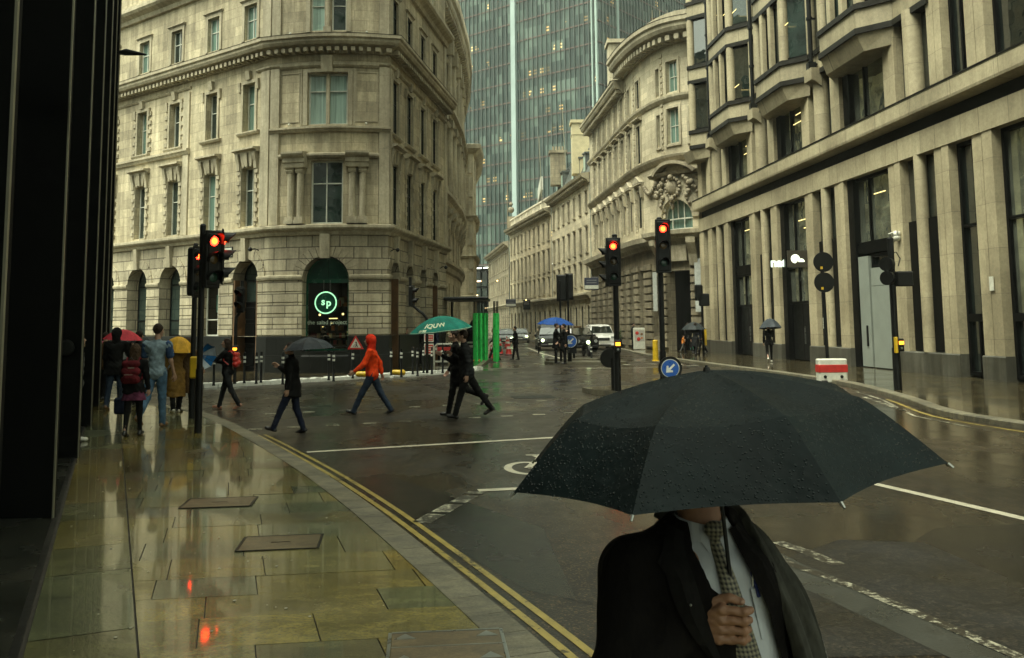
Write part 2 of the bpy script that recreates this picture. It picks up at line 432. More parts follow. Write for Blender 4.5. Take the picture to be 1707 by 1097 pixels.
    def window(s, parent, ua, ub, z0, z1, depth=0.28, cols=(0.5,), rows=(0.62,), fm=None, gm=None, arch=False, t=0.055):
        f = MB(); s.bars(f, ua, ub, z0, z1, -depth, cols, rows, t, 0.06, 0, arch); wo_ = f.build('window', fm, parent)
        g = MB(); s.pane(g, ua + .01, ub - .01, z0 + .01, z1 - (0 if arch else .01), -depth + .025, 0, arch); g.build('pane', gm, wo_)
        return wo_
# ------------------------------------------------------------------ materials of the place
STONE = stone('portland_stone', (0.54, 0.485, 0.35), 1.0, 0.42, 0.010, 0.5, 0.4)
STONE_TRIM = stone('stone_trim', (0.47, 0.43, 0.325), 2.2, 3.0, 0.006, 0.4, 0.4, spread=0.08)
STONE_RUST = stone('rusticated_stone', (0.44, 0.40, 0.30), 1.1, 0.46, 0.022, 0.4, 0.95, spread=0.22)
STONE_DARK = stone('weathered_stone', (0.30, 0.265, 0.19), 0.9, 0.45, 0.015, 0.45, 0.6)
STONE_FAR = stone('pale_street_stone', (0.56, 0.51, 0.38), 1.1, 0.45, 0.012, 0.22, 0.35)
STONE_WARM = stone('warm_street_stone', (0.50, 0.44, 0.315), 1.0, 0.42, 0.012, 0.3, 0.4)
GRANITE = stone('dark_granite_plinth', (0.018, 0.020, 0.019), 1.3, 0.75, 0.008, 0.3, 0.6, rough=0.5, mo=(.01, .01, .01))
MODERN = stone('smooth_limestone', (0.415, 0.37, 0.255), 1.6, 1.35, 0.008, 0.10, 0.55, rough=0.6, spread=0.09)
MODERN_TRIM = stone('smooth_limestone_band', (0.40, 0.36, 0.25), 2.4, 6.0, 0.012, 0.22, 0.7, rough=0.6, spread=0.08)
GREYSTONE = stone('grey_granite', (0.10, 0.10, 0.085), 1.2, 5.0, 0.012, 0.5, 0.8, rough=0.35)
LEAD = plain('lead_capping', (0.020, 0.019, 0.015), 0.5, 0.0, 0.3, 3, spec=.15)
BLACKMETAL = plain('black_metal', (0.006, 0.0065, 0.006), 0.4, 0.0, 0.3, 4, 0.03, spec=0.25)
DARKCLAD = plain('dark_cladding', (0.0035, 0.004, 0.0038), 0.5, 0.0, 0.35, 2, 0.05, spec=0.14)
PALEEDGE = plain('pale_metal_edge', (0.30, 0.29, 0.22), 0.35, 0.6, 0.2, 3, 0.02)
WINFRAME = plain('white_window_frame', (0.55, 0.56, 0.48), 0.4, 0, 0.2, 5)
DARKFRAME = plain('dark_window_frame', (0.004, 0.0042, 0.004), 0.4, 0.0, 0.3, 5, spec=0.08)
WOOD = plain('oiled_wood', (0.10, 0.052, 0.02), 0.4, 0, 0.4, 3, 0.1)
GL = [glass('window_glass_dark', (0.022, 0.035, 0.03), 0.03, 1.9), glass('window_glass_net', (0.03, 0.05, 0.042), 0.05, 1.8, 0.05, 0.7, (0.20, 0.32, 0.26)),
      glass('window_glass_painted_reflection', (0.03, 0.05, 0.045), 0.05, 1.9, 0.05, 0.9, (0.42, 0.58, 0.50))]  # last pane: a bright teal-white reflection put into the base colour
GL_DARK = glass('office_glass', (0.010, 0.014, 0.012), 0.01, 2.6, 0.035)
GL_FAR = glass('far_window_glass', (0.02, 0.026, 0.02), 0.12, 1.4, 0.03)
SEEGLASS = seeglass('shop_glass')
GRANITE.node_tree.nodes['Principled BSDF'].inputs['Specular IOR Level'].default_value = 0.12
GL_MIRROR = glass('mirrored_office_glass', (0.42, 0.46, 0.36), 0.01, 1.5, 0.02, metal=0.85)
SLATE = stone('blue_grey_slate', (0.10, 0.12, 0.12), 0.3, 0.2, 0.01, 0.4, 0.6, rough=0.4)
GREENTUBE = plain('bright_green_plastic', (0.05, 0.72, 0.14), 0.3, 0, 0.25, 3, 0.02)
WHITEPL = plain('white_plastic', (0.62, 0.62, 0.52), 0.4, 0, 0.2, 5)
REDPL = plain('red_plastic', (0.50, 0.030, 0.022), 0.35, 0, 0.25, 5)
YELLOWPL = plain('yellow_plastic', (0.62, 0.40, 0.02), 0.35, 0, 0.2, 5)
BLUESIGN = plain('blue_sign_face', (0.015, 0.10, 0.42), 0.3, 0, 0.15, 5)
RUBBER = plain('black_rubber', (0.015, 0.015, 0.014), 0.6)
STEEL = plain('brushed_steel', (0.35, 0.36, 0.33), 0.3, 0.9, 0.2, 8)
GREENLEAF = plain('planter_foliage', (0.045, 0.085, 0.02), 0.5, 0, 0.5, 12)
WHITELAMP = emit('white_lamp', (1.0, 0.95, 0.75), 9)
WARMLAMP = emit('warm_lamp', (1.0, 0.62, 0.22), 1.6)
AMBER = emit('amber_display', (1.0, 0.30, 0.02), 1.6)
REDLENS = emit('red_signal_lens', (1.0, 0.014, 0.005), 9)
REDCORE = emit('red_signal_core', (1.0, 0.055, 0.006), 7)
HEADLAMP = emit('headlamp', (0.80, 1.0, 0.50), 2.2)
SIGNGREEN = plain('dark_green_sign', (0.008, 0.06, 0.034), 0.25, 0, 0.2, 4, 0.02)
SIGNLIT = emit('pale_green_neon', (0.30, 0.72, 0.38), 0.55)

def asphalt():
    m, n, l, b = nodes('wet_asphalt')
    tc = nd(n, 'ShaderNodeTexCoord').outputs['Object']
    vo = nd(n, 'ShaderNodeTexVoronoi'); vo.inputs['Scale'].default_value = 75; l.new(tc, vo.inputs['Vector'])
    sep = nd(n, 'ShaderNodeSeparateColor'); l.new(vo.outputs['Color'], sep.inputs[0])
    agg = ramp(n, l, sep.outputs[0], [(0.0, (0.006, 0.006, 0.0055)), (0.5, (0.011, 0.010, 0.008)), (0.84, (0.024, 0.019, 0.012)), (0.955, (0.11, 0.08, 0.042))])
    big = noise(n, l, tc, 0.16, 5, 0.6); rb = ramp(n, l, big.outputs[0], [(0.38, (0.62, 0.62, 0.60)), (0.60, (1.35, 1.25, 1.08))])
    c = mixc(n, l, 1.0, agg.outputs[0], rb.outputs[0], 'MULTIPLY')
    cr_ = nd(n, 'ShaderNodeTexVoronoi'); cr_.feature = 'DISTANCE_TO_EDGE'; cr_.inputs['Scale'].default_value = 0.16
    wn = noise(n, l, tc, 1.2, 4); wv = mixc(n, l, 0.25, tc, wn.outputs['Color'])
    l.new(wv, cr_.inputs['Vector'])
    rc = ramp(n, l, cr_.outputs[0], [(0.0, (0.35, 0.35, 0.35)), (0.006, (1, 1, 1))])
    c = mixc(n, l, 1.0, c, rc.outputs[0], 'MULTIPLY'); l.new(c, b.inputs['Base Color'])
    pud = noise(n, l, mapping(n, l, tc, (1, 0.6, 1)), 0.33, 5, 0.62)
    rr = ramp(n, l, pud.outputs[0], [(0.40, (0.16,) * 3), (0.60, (0.50,) * 3)]); l.new(rr.outputs[0], b.inputs['Roughness'])
    b.inputs['IOR'].default_value = 1.40; b.inputs['Coat Weight'].default_value = 0.08; b.inputs['Coat Roughness'].default_value = 0.12; b.inputs['Coat IOR'].default_value = 1.33
    st = ramp(n, l, pud.outputs[0], [(0.40, (0.15,) * 3), (0.60, (0.8,) * 3)])
    hb = mth(n, l, 'MULTIPLY', vo.outputs['Distance'], st.outputs[0])
    p = bump(n, l, hb, b, 0.35, 0.006)
    rip = noise(n, l, tc, 7, 4, 0.7); bump(n, l, rip.outputs[0], b, 0.10, 0.02, p)
    return m
ASPHALT = asphalt()
def patch_mat(name, k, ro, sc):
    m, n, l, b = nodes(name); tc = nd(n, 'ShaderNodeTexCoord').outputs['Object']
    vo = nd(n, 'ShaderNodeTexVoronoi'); vo.inputs['Scale'].default_value = sc; l.new(tc, vo.inputs['Vector']); sp_ = nd(n, 'ShaderNodeSeparateColor'); l.new(vo.outputs['Color'], sp_.inputs[0])
    a = ramp(n, l, sp_.outputs[0], [(0, (.005 * k, .005 * k, .005 * k)), (.7, (.014 * k, .013 * k, .011 * k)), (.96, (.05 * k, .04 * k, .028 * k))]); big = noise(n, l, tc, .8, 4); rb = ramp(n, l, big.outputs[0], [(.35, (.7,) * 3), (.65, (1.3,) * 3)])
    l.new(mixc(n, l, 1.0, a.outputs[0], rb.outputs[0], 'MULTIPLY'), b.inputs['Base Color']); rr = ramp(n, l, big.outputs[0], [(.4, (ro * .5,) * 3), (.6, (ro,) * 3)]); l.new(rr.outputs[0], b.inputs['Roughness']); p = bump(n, l, vo.outputs['Distance'], b, .3, .004); n2 = noise(n, l, tc, 9, 4, .7); bump(n, l, n2.outputs[0], b, .12, .02, p); return m
PATCH1 = patch_mat('smooth_dark_patch', .6, .28, 110); PATCH2 = patch_mat('coarse_patch', .85, .5, 60)
def paving(name, cols, brick=None, gloss=(0.05, 0.30), rip=0.12, coat=0.45):
    m, n, l, b = nodes(name)
    t = nd(n, 'ShaderNodeTexCoord'); tc = t.outputs['Object']
    if brick:
        br = nd(n, 'ShaderNodeTexBrick'); l.new(mapping(n, l, tc, (1, 1, 1), (0, 0, brick[2])), br.inputs['Vector'])
        setin(br, Scale=1.0, Brick_Width=brick[0], Row_Height=brick[1], Mortar_Size=0.010, Mortar_Smooth=0.2)
        br.inputs['Color1'].default_value = (0, 0, 0, 1); br.inputs['Color2'].default_value = (1, 1, 1, 1); br.inputs['Mortar'].default_value = (.5, .5, .5, 1)
        src = br.outputs['Color']
    else:
        a = nd(n, 'ShaderNodeAttribute'); a.attribute_name = 'cell'; src = a.outputs['Fac']
    r = ramp(n, l, src, [(k / (len(cols) - 1), c) for k, c in enumerate(cols)])
    ns = noise(n, l, mapping(n, l, tc, (1, 2.2, 1), (0, 0, 0.3)), 1.7, 7, 0.7, 1.2); rn = ramp(n, l, ns.outputs[0], [(0.34, (0.55, 0.55, 0.58)), (0.66, (1.3, 1.25, 1.1))])
    c = mixc(n, l, 1.0, r.outputs[0], rn.outputs[0], 'MULTIPLY')
    f = noise(n, l, tc, 45, 4, 0.7); rf = ramp(n, l, f.outputs[0], [(0.35, (0.75,) * 3), (0.65, (1.2,) * 3)]); c = mixc(n, l, 1.0, c, rf.outputs[0], 'MULTIPLY')
    if brick: c = mixc(n, l, br.outputs['Fac'], c, (0.018, 0.015, 0.010))
    l.new(c, b.inputs['Base Color'])
    pu = noise(n, l, tc, 0.9, 5, 0.6); rr = ramp(n, l, pu.outputs[0], [(0.36, (gloss[0],) * 3), (0.64, (gloss[1],) * 3)]); l.new(rr.outputs[0], b.inputs['Roughness'])
    b.inputs['IOR'].default_value = 1.38; b.inputs['Coat Weight'].default_value = coat; b.inputs['Coat Roughness'].default_value = 0.05; b.inputs['Coat IOR'].default_value = 1.33
    rp = noise(n, l, tc, 16, 5, 0.7); p = bump(n, l, rp.outputs[0], b, rip, 0.014)
    q = bump(n, l, f.outputs[0], b, 0.10, 0.004, p)
    if brick: bump(n, l, mth(n, l, 'MULTIPLY', br.outputs['Fac'], -1.0), b, 0.5, 0.006, q)
    return m
PAVING = paving('wet_sandstone_slabs', [(0.090, 0.105, 0.062), (0.215, 0.165, 0.042), (0.118, 0.135, 0.070), (0.105, 0.078, 0.034), (0.22, 0.185, 0.062), (0.082, 0.104, 0.070)], rip=0.30, coat=.7)
JOINT = plain('sandy_joint', (0.020, 0.015, 0.009), 0.6)
PAVE2 = paving('wet_paving_far', [(0.04, 0.035, 0.02), (0.07, 0.056, 0.028), (0.05, 0.046, 0.03)], (0.95, 0.62, 0.08), (0.06, 0.26), 0.10)
PAVE3 = paving('dark_granite_paving', [(0.022, 0.024, 0.02), (0.032, 0.034, 0.028), (0.026, 0.026, 0.022)], (0.6, 0.4, 0.41), (0.10, 0.35), 0.12)
KERBM = paving('granite_kerb', [(0.12, 0.112, 0.082), (0.17, 0.16, 0.118), (0.145, 0.136, 0.10)], None, (0.4, 0.6), 0.15, 0.08)
def paint(name, col, wear=0.5):
    m, n, l, b = nodes(name)
    tc = nd(n, 'ShaderNodeTexCoord').outputs['Object']
    a = noise(n, l, tc, 16, 7, 0.8); c2 = noise(n, l, tc, 1.1, 3)
    s = mth(n, l, 'ADD', mth(n, l, 'MULTIPLY', a.outputs[0], 0.75), mth(n, l, 'MULTIPLY', c2.outputs[0], 0.45))
    k = wear
    r = ramp(n, l, s, [(0.36 + k * 0.3, (0, 0, 0)), (0.41 + k * 0.3, (1, 1, 1))])
    vr = noise(n, l, tc, 5, 3); cc = ramp(n, l, vr.outputs[0], [(0.3, tuple(x * .65 for x in col)), (0.7, col)])
    l.new(mixc(n, l, r.outputs[0], (0.028, 0.024, 0.018), cc.outputs[0]), b.inputs['Base Color'])
    b.inputs['Roughness'].default_value = 0.3; bump(n, l, r.outputs[0], b, 0.2, 0.003); return m
WHITEP = paint('white_road_paint', (0.62, 0.58, 0.44), 0.20)
WHITEP_WORN = paint('worn_white_road_paint', (0.55, 0.52, 0.38), 0.75)
YELLOWP = paint('yellow_road_paint', (0.42, 0.32, 0.08), 0.50)
GREYPATCH = plain('grey_bitumen_strip', (0.045, 0.048, 0.042), 0.3, 0, 0.3, 3, 0.15)

# ------------------------------------------------------------------ ground, pavements, kerbs, markings
def offset_path(pts, d):
    """shift a polyline to its left by d"""
    out = []
    for i, p in enumerate(pts):
        a = pts[max(0, i - 1)]; b = pts[min(len(pts) - 1, i + 1)]
        t = Vector((b[0] - a[0], b[1] - a[1])).normalized(); out.append((p[0] - t.y * d, p[1] + t.x * d))
    return out
def smooth_path(pts, n=6):
    out = []
    P_ = [pts[0]] + list(pts) + [pts[-1]]
    for i in range(1, len(P_) - 2):
        p0, p1, p2, p3 = [Vector(q) for q in P_[i - 1:i + 3]]
        for k in range(n):
            t = k / n; out.append(tuple(0.5 * ((2 * p1) + (p2 - p0) * t + (2 * p0 - 5 * p1 + 4 * p2 - p3) * t * t + (3 * p1 - p0 - 3 * p2 + p3) * t ** 3)))
    out.append(tuple(pts[-1])); return out
def ribbon(mb, pts, wdt, z, m=0, dash=None):
    """flat strip along a polyline; dash=(on, off) in metres"""
    L_ = offset_path(pts, wdt / 2); R_ = offset_path(pts, -wdt / 2)
    for i in range(len(pts) - 1):
        if dash:
            seg = (Vector(pts[i + 1]) - Vector(pts[i])).length; t = 0
            while t < seg:
                a, b = t / seg, min(1, (t + dash[0]) / seg)
                f = lambda A, B, k: (A[0] + (B[0] - A[0]) * k, A[1] + (B[1] - A[1]) * k, z)
                mb.poly([f(R_[i], R_[i + 1], a), f(R_[i], R_[i + 1], b), f(L_[i], L_[i + 1], b), f(L_[i], L_[i + 1], a)], m); t += dash[0] + dash[1]
        else: mb.poly([(*R_[i], z), (*R_[i + 1], z), (*L_[i + 1], z), (*L_[i], z)], m)

g = MB(); g.poly([(-400, -60, 0), (400, -60, 0), (400, 900, 0), (-400, 900, 0)]); tag(g.build('road', ASPHALT), kind='structure')

KERB_IN = [(2.35, -4), (1.25, 1.0), (0.42, 3.8), (-0.04, 5.17), (-0.60, 6.63), (-1.36, 8.52), (-1.96, 9.94), (-2.72, 11.63), (-3.50, 13.25), (-4.74, 15.72), (-5.95, 18.0), (-7.25, 20.05), (-9.3, 22.3), (-12.5, 24.8), (-17, 28), (-40, 43)]
KERB_IN = smooth_path(KERB_IN, 4)
KERB_OUT = offset_path(KERB_IN, -0.27)
PZ = 0.12
def kerb(name, inner, outer, z, seglen=0.9):
    """row of kerb stones between two matching polylines"""
    mb = MB(); acc = 0; cell = random.random()
    for i in range(len(inner) - 1):
        a, b, c, d = [Vector((*p, 0)) for p in (inner[i], inner[i + 1], outer[i + 1], outer[i])]
        L_ = (b - a).length; n = max(1, round(L_ / seglen)); gp = 0.0025 / max(L_, .1)
        for k in range(n):
            t0, t1 = k / n + gp, (k + 1) / n - gp; cell = random.random()
            q = [a.lerp(b, t0), a.lerp(b, t1), d.lerp(c, t1), d.lerp(c, t0)]
            up = Vector((0, 0, z)); e = 0.02
            qi = [q[0], q[1], q[2] + (q[1] - q[2]).normalized() * e, q[3] + (q[0] - q[3]).normalized() * e]
            mb.poly([p + up for p in (qi[3], qi[2], qi[1], qi[0])], 0, c=cell)
            mb.poly([q[3] + up - Vector((0, 0, e)), q[2] + up - Vector((0, 0, e)), qi[2] + up, qi[3] + up], 0, c=cell)
            mb.poly([q[3], q[2], q[2] + up - Vector((0, 0, e)), q[3] + up - Vector((0, 0, e))], 0, c=cell)
    return tag(mb.build(name, KERBM), kind='structure')
kerb('kerb', KERB_IN, KERB_OUT, PZ + .004, 1.2)

# near pavement: one sheet of bedding, slabs laid in courses across the walk
DL0, DL1 = Vector((-3.02, 5.76)), Vector((-7.17, 15.14)); DDIR = (DL1 - DL0).normalized(); DN = Vector((DDIR.y, -DDIR.x))   # drain line beside the dark building; DN points to the road
def DLp(t, off=0.0): p = DL0 + DDIR * t + DN * off; return (p.x, p.y)
base = MB(); base.poly([(*p, PZ - .012) for p in ([DLp(-11, -1.2)] + KERB_IN + [DLp(60, -1.2)])]); 
tag(base.build('pavement_bedding', JOINT), kind='structure')
def clip(poly, a, b):
    """keep the part left of a->b"""
    out = []
    def side(p): return (b[0] - a[0]) * (p[1] - a[1]) - (b[1] - a[1]) * (p[0] - a[0])
    for i in range(len(poly)):
        p, q = poly[i], poly[(i + 1) % len(poly)]; sp, sq = side(p), side(q)
        if sp >= 0: out.append(p)
        if (sp >= 0) != (sq >= 0):
            t = sp / (sp - sq); out.append((p[0] + (q[0] - p[0]) * t, p[1] + (q[1] - p[1]) * t))
    return out
slab = MB(); rnd = random.Random(5)
CV = Vector((0.9915, 0.13)).normalized(); CW = Vector((-CV.y, CV.x)) ; CW = Vector((-0.30, 0.954)).normalized()
BORD = 0.62
t = -9.0
kin = [KERB_IN[i] for i in range(0, len(KERB_IN), 1)]
while t < 46:
    hgt = rnd.choice([0.44, 0.50, 0.56, 0.62]) if t < 24 else 0.75
    x = -2.0 + rnd.random(); org = Vector((-1.6, 5.0))
    while x < 26:
        wd = rnd.choice([0.55, 0.7, 0.8, 0.95, 1.15]); gq = 0.004
        c0 = Vector(DLp(0)) + CW * t + CV * (x - 2.2) if False else None
        # course start on the border line
        s0 = Vector(DLp(t * 1.0, BORD)); p0 = s0 + CV * x; 
        q = [p0 + CV * gq + CW * gq, p0 + CV * (wd - gq) + CW * gq, p0 + CV * (wd - gq) + CW * (hgt * 0.985 - gq), p0 + CV * gq + CW * (hgt * 0.985 - gq)]
        poly = [(v.x, v.y) for v in q]
        poly = clip(poly, DLp(-20, BORD + .008), DLp(90, BORD + .008))[::1] if False else poly
        # right of the border line
        A_, B_ = DLp(90, BORD + .008), DLp(-20, BORD + .008)
        poly = clip(poly, A_, B_)
        if poly:
            cx_ = sum(p[0] for p in poly) / len(poly); cy_ = sum(p[1] for p in poly) / len(poly)
            near = [i for i in range(len(kin) - 1) if min((cx_ - kin[j][0]) ** 2 + (cy_ - kin[j][1]) ** 2 for j in (i, i + 1)) < 9]
            side_ = lambda i: (kin[i + 1][0] - kin[i][0]) * (cy_ - kin[i][1]) - (kin[i + 1][1] - kin[i][1]) * (cx_ - kin[i][0])
            ci = min(range(len(kin) - 1), key=lambda i: (cx_ - kin[i][0]) ** 2 + (cy_ - kin[i][1]) ** 2)
            if not near and side_(ci) < 0: x += wd; continue
            for i in near:
                if poly: poly = clip(poly, kin[i], kin[i + 1])
            if len(poly) >= 3:
                h_ = rnd.uniform(-.0015, .0015); slab.poly([(*p, PZ + h_) for p in poly], 0, c=rnd.random())
        x += wd
    # border stones along the drain
    t += hgt * (CW.dot(DDIR)) ** 1
t = -9.0
while t < 46:
    ln = rnd.choice([0.9, 1.2, 1.5, 1.8]); slab.poly([(*DLp(t + .006, .03), PZ), (*DLp(t + .006, BORD - .006), PZ), (*DLp(t + ln - .006, BORD - .006), PZ), (*DLp(t + ln - .006, .03), PZ)], 0, c=rnd.random()); t += ln
slab_o = tag(slab.build('pavement', PAVING), kind='structure')
g = MB(); g.poly([(*DLp(-10, -.05), PZ - .006), (*DLp(60, -.05), PZ - .006), (*DLp(60, -9), PZ - .006), (*DLp(-10, -9), PZ - .006)][::-1]); tag(g.build('building_apron_paving', PAVE3), kind='structure')
g = MB(); g.poly([(*DLp(-10, -.05), PZ - .003), (*DLp(-10, .0), PZ - .003), (*DLp(60, .0), PZ - .003), (*DLp(60, -.05), PZ - .003)])
tag(g.build('slot_drain', BLACKMETAL), kind='structure')

# far corner pavement
CK = [(-70, 62), (-30, 39.5), (-18.0, 33.2), (-13.0, 30.9), (-10.14, 29.8), (-8.3, 31.2), (-6.52, 33.0), (-4.6, 35.2), (-2.84, 37.2), (-1.75, 39.6), (-1.55, 44), (-1.3, 55), (-1.2, 70), (-2.2, 90), (-4.5, 115), (-8, 140)]
CK = smooth_path(CK, 3)
g = MB(); g.poly([(*p, PZ) for p in CK] + [(-60, 140, PZ), (-90, 90, PZ)]); tag(g.build('corner_pavement', PAVE2), kind='structure')
kerb('corner_kerb', offset_path(CK, 0.02), offset_path(CK, -0.2), PZ + .004, 1.2)
# right pavement
RK = [(17, -10), (12.6, 4), (10.4, 11), (9.25, 16.0), (8.95, 18.5), (9.5, 21.5), (9.95, 24.6), (10.2, 28), (9.9, 33), (9.1, 40), (8.3, 48), (7.9, 56), (7.9, 62), (7.6, 70), (6.2, 84), (2.2, 104), (-2.5, 130), (-6, 145)]
RK = smooth_path(RK, 3)
g = MB(); g.poly([(*p, PZ) for p in RK][::-1] + [(60, -10, PZ), (60, 145, PZ)]); 
ro = tag(g.build('right_pavement', PAVE2), kind='structure')
kerb('right_kerb', offset_path(RK, -0.02)[::-1], offset_path(RK, 0.25)[::-1], PZ + .004, 1.2)

mk = MB()
def gp(x, y): p = G(x, y); return (p.x, p.y)
ribbon(mk, [gp(512, 754), gp(900, 731), (3.6, 16.85)], 0.15, 0.004)           # stop line
ribbon(mk, [gp(797, 818), gp(860, 815), (3.5, 11.6)], 0.15, 0.004)            # cycle box line
ribbon(mk, [(3.0, 14.4), gp(1450, 805), gp(1580, 835), gp(1707, 865), (7.2, 3.0)], 0.13, 0.004)
ribbon(mk, [gp(880, 580), gp(905, 590), gp(950, 601), (5.3, 42.6), (7.6, 43.4)], 0.22, 0.004)
ribbon(mk, [(2.2, 39.6), (5.2, 39.3), (8.4, 41.2)], 0.12, 0.004)
ribbon(mk, [(7.2, 46.5), (7.9, 42.0)], 0.22, 0.004, dash=(0.5, 0.25))
ribbon(mk, [(7.9, 34), (8.8, 29.5), (9.3, 25.5)], 0.10, 0.004)
tag(mk.build('white_road_markings', WHITEP), kind='structure')
mk = MB()
ribbon(mk, [gp(702, 872), gp(795, 820)], 0.20, 0.004, dash=(0.42, 0.10))
# crossing studs: two rows of square studs over the walk
for k in range(11):
    for (x0, y0), (x1, y1) in (((425, 716), (1000, 686)), ((452, 690), (1000, 664))):
        a, b = G(x0, y0), G(x1, y1); p = a.lerp(b, k / 10)
        mk.box((p.x, p.y, 0.006), (0.26, 0.11, 0.008), 0, 0.1)
for k in range(7):
    p = Vector((-1.6 + k * 1.35, 44.2 + 0.1 * k, .006)); mk.box(p, (0.35, 0.16, 0.008)); mk.box(p + Vector((0.1, -2.6, 0)), (0.35, 0.16, 0.008))
ribbon(mk, [gp(1296, 904), gp(1345, 921), gp(1398, 942)], 0.13, 0.004)
ribbon(mk, [(8.95, 23.3), (8.4, 19.5)], 0.12, 0.004, dash=(.3, .12))
ribbon(mk, [(8.3, 16.6), (8.15, 18.6), (9.1, 22.6), (9.4, 25)], 0.07, 0.004)
tag(mk.build('worn_road_markings', WHITEP_WORN), kind='structure')
mk = MB(); e_ = lambda q_: [(x_, y_, .0022) for x_, y_ in q_]
mk.poly(e_([gp(1240, 955), gp(1330, 1097), gp(1760, 1090), gp(1707, 975), gp(1540, 905), gp(1400, 900)])); tag(mk.build('coarse_road_patch', PATCH2), kind='structure')
mk = MB(); e_ = lambda q_: [(x_, y_, .0008) for x_, y_ in q_]; mk.poly(e_([gp(1475, 930), gp(1707, 1000), gp(1800, 960), gp(1780, 870), gp(1560, 880)])); mk.poly(e_([gp(560, 800), gp(640, 790), gp(905, 880), gp(960, 1000), gp(880, 985)])); mk.poly(e_([gp(330, 690), gp(450, 676), gp(700, 668), gp(690, 676), gp(420, 705)])); mk.poly(e_([gp(700, 640), gp(1010, 632), gp(1015, 641), gp(730, 650)])); tag(mk.build('smooth_road_patch', PATCH1), kind='structure')
mk = MB()
ribbon(mk, [(1.2, 12.2), gp(1300, 945), gp(1400, 985), gp(1560, 1058), gp(1700, 1120), (3.5, 1.0)], 0.42, 0.003)
tag(mk.build('bitumen_repair_strip', GREYPATCH), kind='structure')
mk = MB()
ribbon(mk, [(1.45, 12.2), gp(1318, 941), gp(1420, 978), gp(1575, 1043), gp(1707, 1100), (3.85, 1.0)], 0.10, 0.006)
tag(mk.build('worn_lane_line', paint('very_worn_white_paint', (0.55, 0.52, 0.38), 0.92)), kind='structure')
mk = MB()
yl = [p for p in KERB_IN if -4 < p[1] < 16.6]
ribbon(mk, offset_path(yl, -0.27 - 0.19), 0.058, 0.004); ribbon(mk, offset_path(yl, -0.27 - 0.32), 0.058, 0.004)
yr = [p for p in RK if 8 < p[1] < 23]
ribbon(mk, offset_path(yr, 0.45), 0.08, 0.004)
tag(mk.build('double_yellow_lines', YELLOWP), kind='structure')
# bicycle symbol in the cycle box (part under the umbrella)
mk = MB(); c = Vector((0.55, 13.05)); ax = Vector((0.995, 0.09)); ay = Vector((-0.09, 0.995))
def BP(x, y): p = c + ax * x + ay * y; return (p.x, p.y)
def ringm(cx_, cy_, rx, ry, wdt=0.11):
    pts = [BP(cx_ + rx * math.cos(a * math.pi / 12), cy_ + ry * math.sin(a * math.pi / 12)) for a in range(25)]; ribbon(mk, pts, wdt, 0.005)
ringm(-0.42, -0.55, 0.27, 0.50); ringm(0.42, -0.55, 0.27, 0.50)
for seg in ([(-.42, -.55), (-.15, .35), (.3, .35), (.0, -.5), (-.42, -.55)], [(.0, -.5), (-.2, .65)], [(.42, -.55), (.25, .75), (.05, .8)], [(-.32, .65), (-.08, .65)]):
    ribbon(mk, [BP(*p) for p in seg], 0.10, 0.0055)
tag(mk.build('bicycle_road_symbol', WHITEP), kind='structure')
mk = MB(); c = Vector((-0.9, 40.0))
for seg in ([(-.9, -.3), (0, 0), (.9, .3)], [(-.8, .4), (.3, .35)], [(-.2, -.6), (1, -.5)]): ribbon(mk, [(c.x + x, c.y + y) for x, y in seg], 0.2, 0.0055)
tag(mk.build('far_road_symbol', WHITEP_WORN), kind='structure')
# tactile and manhole covers in the near pavement
def cover(name, x, y, sx, sy, rz, mat, label, z=PZ + .004, tri=False, cat='inspection cover'):
    t_ = thing(name, label, cat, (x, y, z), rz)
    fr = MB(); W_ = 0.02
    for a, b, c_, d_ in ((-sx / 2, 0, W_, sy), (sx / 2, 0, W_, sy), (0, -sy / 2, sx - W_, W_), (0, sy / 2, sx - W_, W_)): fr.box((a, b, 0.001), (c_, d_, .006))
    fr.build('frame', STEEL if tri else BLACKMETAL, t_)
    pl = MB(); pl.box((0, 0, 0), (sx - .03, sy - .03, .006))
    if tri: pl.box((0, 0, .0035), (sx - .03, .010, .003), 1)
    pl.build('cover_plate', [mat, STEEL], t_)
    if tri:
        for sx_, sy_ in ((-1, -1), (-1, 1), (1, -1), (1, 1)):
            tr = MB(); cx_, cy_ = sx_ * (sx / 2 - .09), sy_ * (sy / 2 - .075); tr.prism([(cx_ - .065, cy_ - .045), (cx_ + .065, cy_ - .045), (cx_, cy_ + .045)], .003, .0055); tr.build('corner_mark', STEEL, t_)
    else:
        hd = MB(); hd.box((0, 0, .004), (0.16, .012, .003)); hd.build('lifting_slot', BLACKMETAL, t_)
    return t_
COVM = paving('brown_cover_stone', [(0.13, 0.10, 0.058), (0.145, 0.112, 0.066)], None, (0.3, 0.45), 0.1, .2)
p = G(468, 905, PZ); cover('inspection_cover', p.x, p.y, 0.66, 0.50, 0.13, COVM, 'brown stone infill cover with a dark lifting slot, set in the slabs near the kerb')
p = G(366, 838, PZ); cover('inspection_cover', p.x, p.y, 0.70, 0.50, 0.13, COVM, 'small reddish stone cover farther up the pavement beyond the brown one')
p = G(745, 1078, PZ); cover('utility_cover', p.x, p.y, 0.66, 0.50, 0.10, COVM, 'steel edged utility cover with four white corner triangles beside the near kerb', tri=True)
p = G(888, 662); cover('manhole_cover', p.x, p.y, 1.1, 0.9, 0.1, BLACKMETAL, 'dark rectangular iron cover in the middle of the wet junction', z=0.004, cat='manhole cover')
